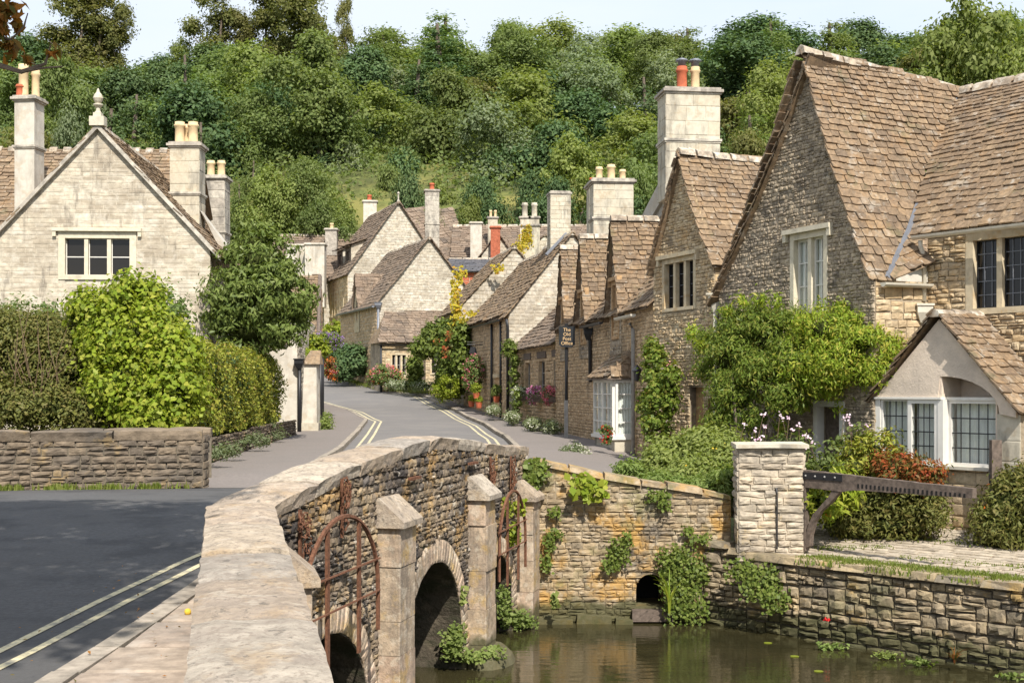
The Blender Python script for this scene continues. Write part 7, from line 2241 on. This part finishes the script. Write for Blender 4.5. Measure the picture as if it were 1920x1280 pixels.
ivy('trailing ivy below the small drain arch in the river wall', [(1275, 1080, D_ - .1, .32, .5), (1285, 1135, D_ - .15, .35, .3), (1260, 1050, D_, .25, .2), (1310, 1070, D_, .2, .25)])
ivy('ivy mat on the corner of the river wall below the pillar', [(1430, 1090, 18.3, .35, .28), (1395, 1070, 18.6, .3, .2), (1450, 1125, 18.1, .25, .2)])
ivy('leafy plant hanging from the top of the retaining wall beside the bridge', [(1000, 885, D_, .25, .2), (985, 900, D_, .2, .2)], (.06, .12))
ivy('yellowing vine leaves sprouting high on the retaining wall', [(1095, 910, D_ - .1, .28, .2), (1115, 925, D_ - .1, .2, .15)], (.09, .16), 'l_lime', 45)
ivy('small fern tuft below the wall coping left of the pillar', [(1235, 930, D_, .2, .12), (1245, 945, D_, .12, .1)])
ivy('ivy sprig in the middle of the retaining wall', [(1160, 1035, D_, .2, .22), (1145, 1060, D_, .15, .12), (1175, 1010, D_, .1, .12)])
ivy('thin ivy runner across the wall near the pillar', [(1310, 1010, D_, .2, .08), (1345, 1025, D_, .18, .08), (1290, 995, D_, .1, .08)])
ivy('ivy on the retaining wall beside the last buttress', [(1030, 1015, D_, .1, .2), (1025, 1055, D_, .1, .15), (1045, 1000, D_, .1, .1), (1040, 960, D_, .12, .12)])
ivy('single green weed at the foot of the retaining wall', [(1040, 1125, 18.9, .06, .14)], (.06, .12), 'l_bright')
ivy('weeds on the buttress between the far grille and wall', [(965, 1000, 18.2, .08, .2), (950, 950, 18.0, .08, .15), (975, 950, 18.4, .1, .12)], (.05, .1), 'l_lime')
ivy('weed growing from the second arch jamb', [(868, 1112, 16.0, .05, .12)], (.05, .1), 'l_bright')
for lab, spots in (('water plants on the footing of the middle pier', [(850, 1208, 15.9, .17, .2), (858, 1185, 16.0, .12, .15)]), ('green waterweed around the tip of the middle pier footing', [(905, 1225, 16.1, .32, .08), (928, 1216, 16.3, .14, .07), (885, 1232, 16.0, .22, .06)]), ('reedy plants at the foot of the last buttress', [(965, 1160, 18.6, .26, .16), (945, 1130, 18.2, .12, .3), (985, 1165, 18.7, .2, .1)])):
    ivy(lab, spots, (.035, .075), 'l_bright', 210, 'water_plant', (0, -.5, .8), 'water plant')
for px, D, lab in ((1660, 16.9, 'waterweed mat at the foot of the river wall, centre right'), (1560, 17.5, 'small waterweed mat left along the river wall foot'), (1725, 16.5, 'waterweed mat along the river wall foot, right of the centre one'), (1895, 15.7, 'bright waterweed at the right end of the river wall')):
    ivy(lab, [(px, HOR + 3.45 * F / (D - .25), D - .25, .22, .06)], (.04, .08), 'l_bright', 160, 'water_plant', (0, -.2, 1), 'water plant')
def tuft(lab, c, k, h, spread, mat='l_lime', w=.01):
    m = MB(); rg = random.Random(int(c[0] * 91)); vs = []; fs = []
    for i in range(k):
        a = rg.uniform(0, 6.28); hh = rg.uniform(*h); o_ = spread * rg.uniform(.4, 1)
        dx, dy = math.cos(a) * o_, math.sin(a) * o_ * .6 - .1
        b0 = len(vs)
        for t in range(5):
            s = t / 4; ww = w * (1 - s * .8)
            x, y, z = c[0] + dx * s * s, c[1] + dy * s * s, c[2] + hh * (1.6 * s - .75 * s * s)
            vs += [(x - ww, y, z), (x + ww, y, z)]
        fs += [(b0 + 2 * t, b0 + 2 * t + 1, b0 + 2 * t + 3, b0 + 2 * t + 2) for t in range(4)]
    return tag(mesh('grass_tuft', vs, fs, M[mat]), lab, 'plant')
tuft('long yellow green blades hanging before the drain arch', P(1255, 1150, 18.9), 12, (.45, .8), .55, 'l_lime', .014)
tuft('dry reddish grass at the foot of the river wall', P(1790, 1245, 15.9), 24, (.15, .3), .25, 'l_red', .008)
# red leaved weed on the river wall
ivy('red flowered weed growing from the river wall', [(1548, 1160, 17.45, .05, .05)], (.02, .04), 'f_red', 120)
# lily pads
for i, (px, py) in enumerate(((1440, 1205), (1490, 1230), (1535, 1258))):
    D = H * F / (py - HOR); m = MB(); c = P(px, py, D); m.add([(c.x + .06 * math.cos(t), c.y + .06 * math.sin(t), .006) for t in np.linspace(0, 6.28, 10)[:-1]], [tuple(range(9))])
    tag(m.build('lily_pad', M['l_lime']), ('left', 'middle', 'right')[i] + ' floating leaf of three on the river near the wall', 'leaf', 'floating leaves')

# grass: along the yard edge, roadside wall foot, garden bits
def grass(name, label, segs, k, h, wdt=.2, mat='grass'):
    ps = []
    for (x0, y0, z0), (x1, y1, z1) in segs:
        t = rng.uniform(0, 1, k); s = rng.normal(0, wdt, k) * (.5 + np.abs(np.sin(t * 23)))
        d = np.array([x1 - x0, y1 - y0]); n2 = np.array([-d[1], d[0]]) / np.linalg.norm(d)
        ps.append(np.stack([x0 + d[0] * t + n2[0] * s, y0 + d[1] * t + n2[1] * s, z0 + (z1 - z0) * t], 1))
    o_ = blades(name, np.concatenate(ps), h, mat)
    return tag(o_, label, 'grass', kind='stuff')
grass('grass_verge', 'short grass growing along the edge of the cobbled yard', [((4.1, 18.25, ZY + .01), (9.6, 12.75, ZY + .01)), ((4.3, 18.35, ZY), (6.6, 16.0, ZY))], 7000, (.03, .1), .12)
grass('grass_patches', 'grass growing between the cobbles near the gate', [((4.5, 19.1, zy(4.5, 19.1)), (5.6, 18.9, zy(5.6, 18.9))), ((6.2, 19.4, zy(6.2, 19.4)), (7.6, 18.2, zy(7.6, 18.2))), ((5.5, 18.1, zy(5.5, 18.1)), (7.2, 16.6, zy(7.2, 16.6)))], 500, (.02, .05), .12)
grass('roadside_grass', 'tufts of grass at the foot of the roadside wall', [((-7.5, 18.7, zr(18.7)), (-7.2, 18.9, zr(18.9))), ((-6.9, 18.98, zr(19)), (-6.5, 19.06, zr(19))), ((-6.3, 19.1, zr(19)), (-5.9, 19.2, zr(19.2))), ((-5.6, 19.27, zr(19.2)), (-5.3, 19.33, zr(19.3))), ((-7.1, 18.92, zr(19)), (-4.9, 19.42, zr(19.4)))], 160, (.03, .12), .03)
grass('kerb_grass', 'grass strip along the kerb before the bend house', [((-6.9, 69.5, 3.52), (-9.6, 75.5, 4.0)), ((-4.2, 65.5, 3.25), (-6.6, 69.4, 3.5))], 1600, (.08, .25), .3)
m = MB(); m.lathe((X(352, 8.6), 8.6, zr(8.6) + .1), [(.005, 0), (.018, .006), (.024, .024), (.018, .04), (.005, .045)], 10)
tag(m.build('fallen_apple', M['f_yel'], None, True), 'small yellow windfall fruit lying on the pavement', 'fruit')
# fallen leaves on the near pavement
k = 90
pp = np.stack([rng.uniform(-3.2, -1.6, k), rng.uniform(5, 11, k), np.zeros(k)], 1); pp[:, 2] = [zr(y) + .115 for y in pp[:, 1]]
tag(leafmesh('fallen_leaves', pp, rng.normal(size=(k, 3)) * .3 + np.array([0, 0, 1]), (.015, .035), 'l_chest'), 'few brown fallen leaves on the near pavement', 'leaves', kind='stuff')

# horse chestnut standing left of the camera: its shade falls on the road, one bough shows at the top left
ct = empty('chestnut_tree', (-5.2, 1.0, 1.7), 'browning chestnut bough hanging into the top left corner', 'tree')
m = MB(); m.tube([(-5.2, 1.0, 1.2), (-5.0, 1.3, 4.5), (-4.2, 2.6, 8.0)], [.32, .26, .16], 9)
for tip in ((-1.6, 4.2, 9.6), (-3.0, 6.6, 9.8), (-6.0, 6.0, 9.5), (-6.5, 2.6, 8.8), (-4.0, -.5, 9.6)): m.tube([(-5.0, 1.3, 4.4), ((-5.0 + tip[0]) / 2, (1.3 + tip[1]) / 2, 8.0), tip], [.15, .09, .03], 6)
m.tube([(-4.4, 2.4, 7.4), (-3.9, 4.6, 6.6), tuple(P(-120, 20, 6.0)), tuple(P(-10, 120, 6.2)), tuple(P(40, 135, 6.2)), tuple(P(85, 120, 6.2)), tuple(P(95, 85, 6.2))], [.1, .07, .03, .014, .011, .008, .004], 6)
m.tube([tuple(P(40, 135, 6.2)), tuple(P(80, 128, 6.2)), tuple(P(118, 125, 6.2))], [.009, .006, .003], 5)
m.tube([tuple(P(-30, 60, 6.2)), tuple(P(20, 75, 6.2)), tuple(P(45, 50, 6.2)), tuple(P(52, 25, 6.2))], [.012, .008, .006, .003], 5)
m.build('trunk', M['bark'], ct)
el = [((-1.8, 2.6, 9.4), (1.1, 1.5, .9)), ((-1.9, 5.2, 9.3), (1.1, 1.5, 1.0)), ((-2.1, 7.6, 9.3), (1.2, 1.4, .9)), ((-3.4, 3.4, 9.8), (1.5, 1.7, 1.2)), ((-3.6, 6.2, 9.4), (1.6, 1.6, 1.1)), ((-5.4, 4.8, 9.8), (1.6, 1.8, 1.2)), ((-4.0, 8.4, 9.2), (1.6, 1.2, .9)), ((-6.2, 7.4, 9.4), (1.6, 1.5, 1.0)), ((-7.6, 5.2, 9.4), (1.6, 1.6, 1.0)), ((-3.0, .8, 10.2), (1.5, 1.5, 1.0))]
p, n_ = clumps(el, 700, .42, 44, .3, None, .7, .4)
leafmesh('crown', p, n_, (.14, .28), 'l_chest', ct, .45, .4)
el = [E(5, 40, 6.2, .07, .1, .1), E(-15, 85, 6.2, .08, .1, .1), E(15, 100, 6.2, .045, .06, .05), E(100, 102, 6.2, .05, .06, .012), E(30, 15, 6.2, .05, .06, .06), E(55, 105, 6.2, .02, .04, .04)]
p, n_ = clumps(el, 26, .04, 10, .5)
leafmesh('bough_leaves', p, n_, (.05, .1), 'l_chest', ct, .4, .8)
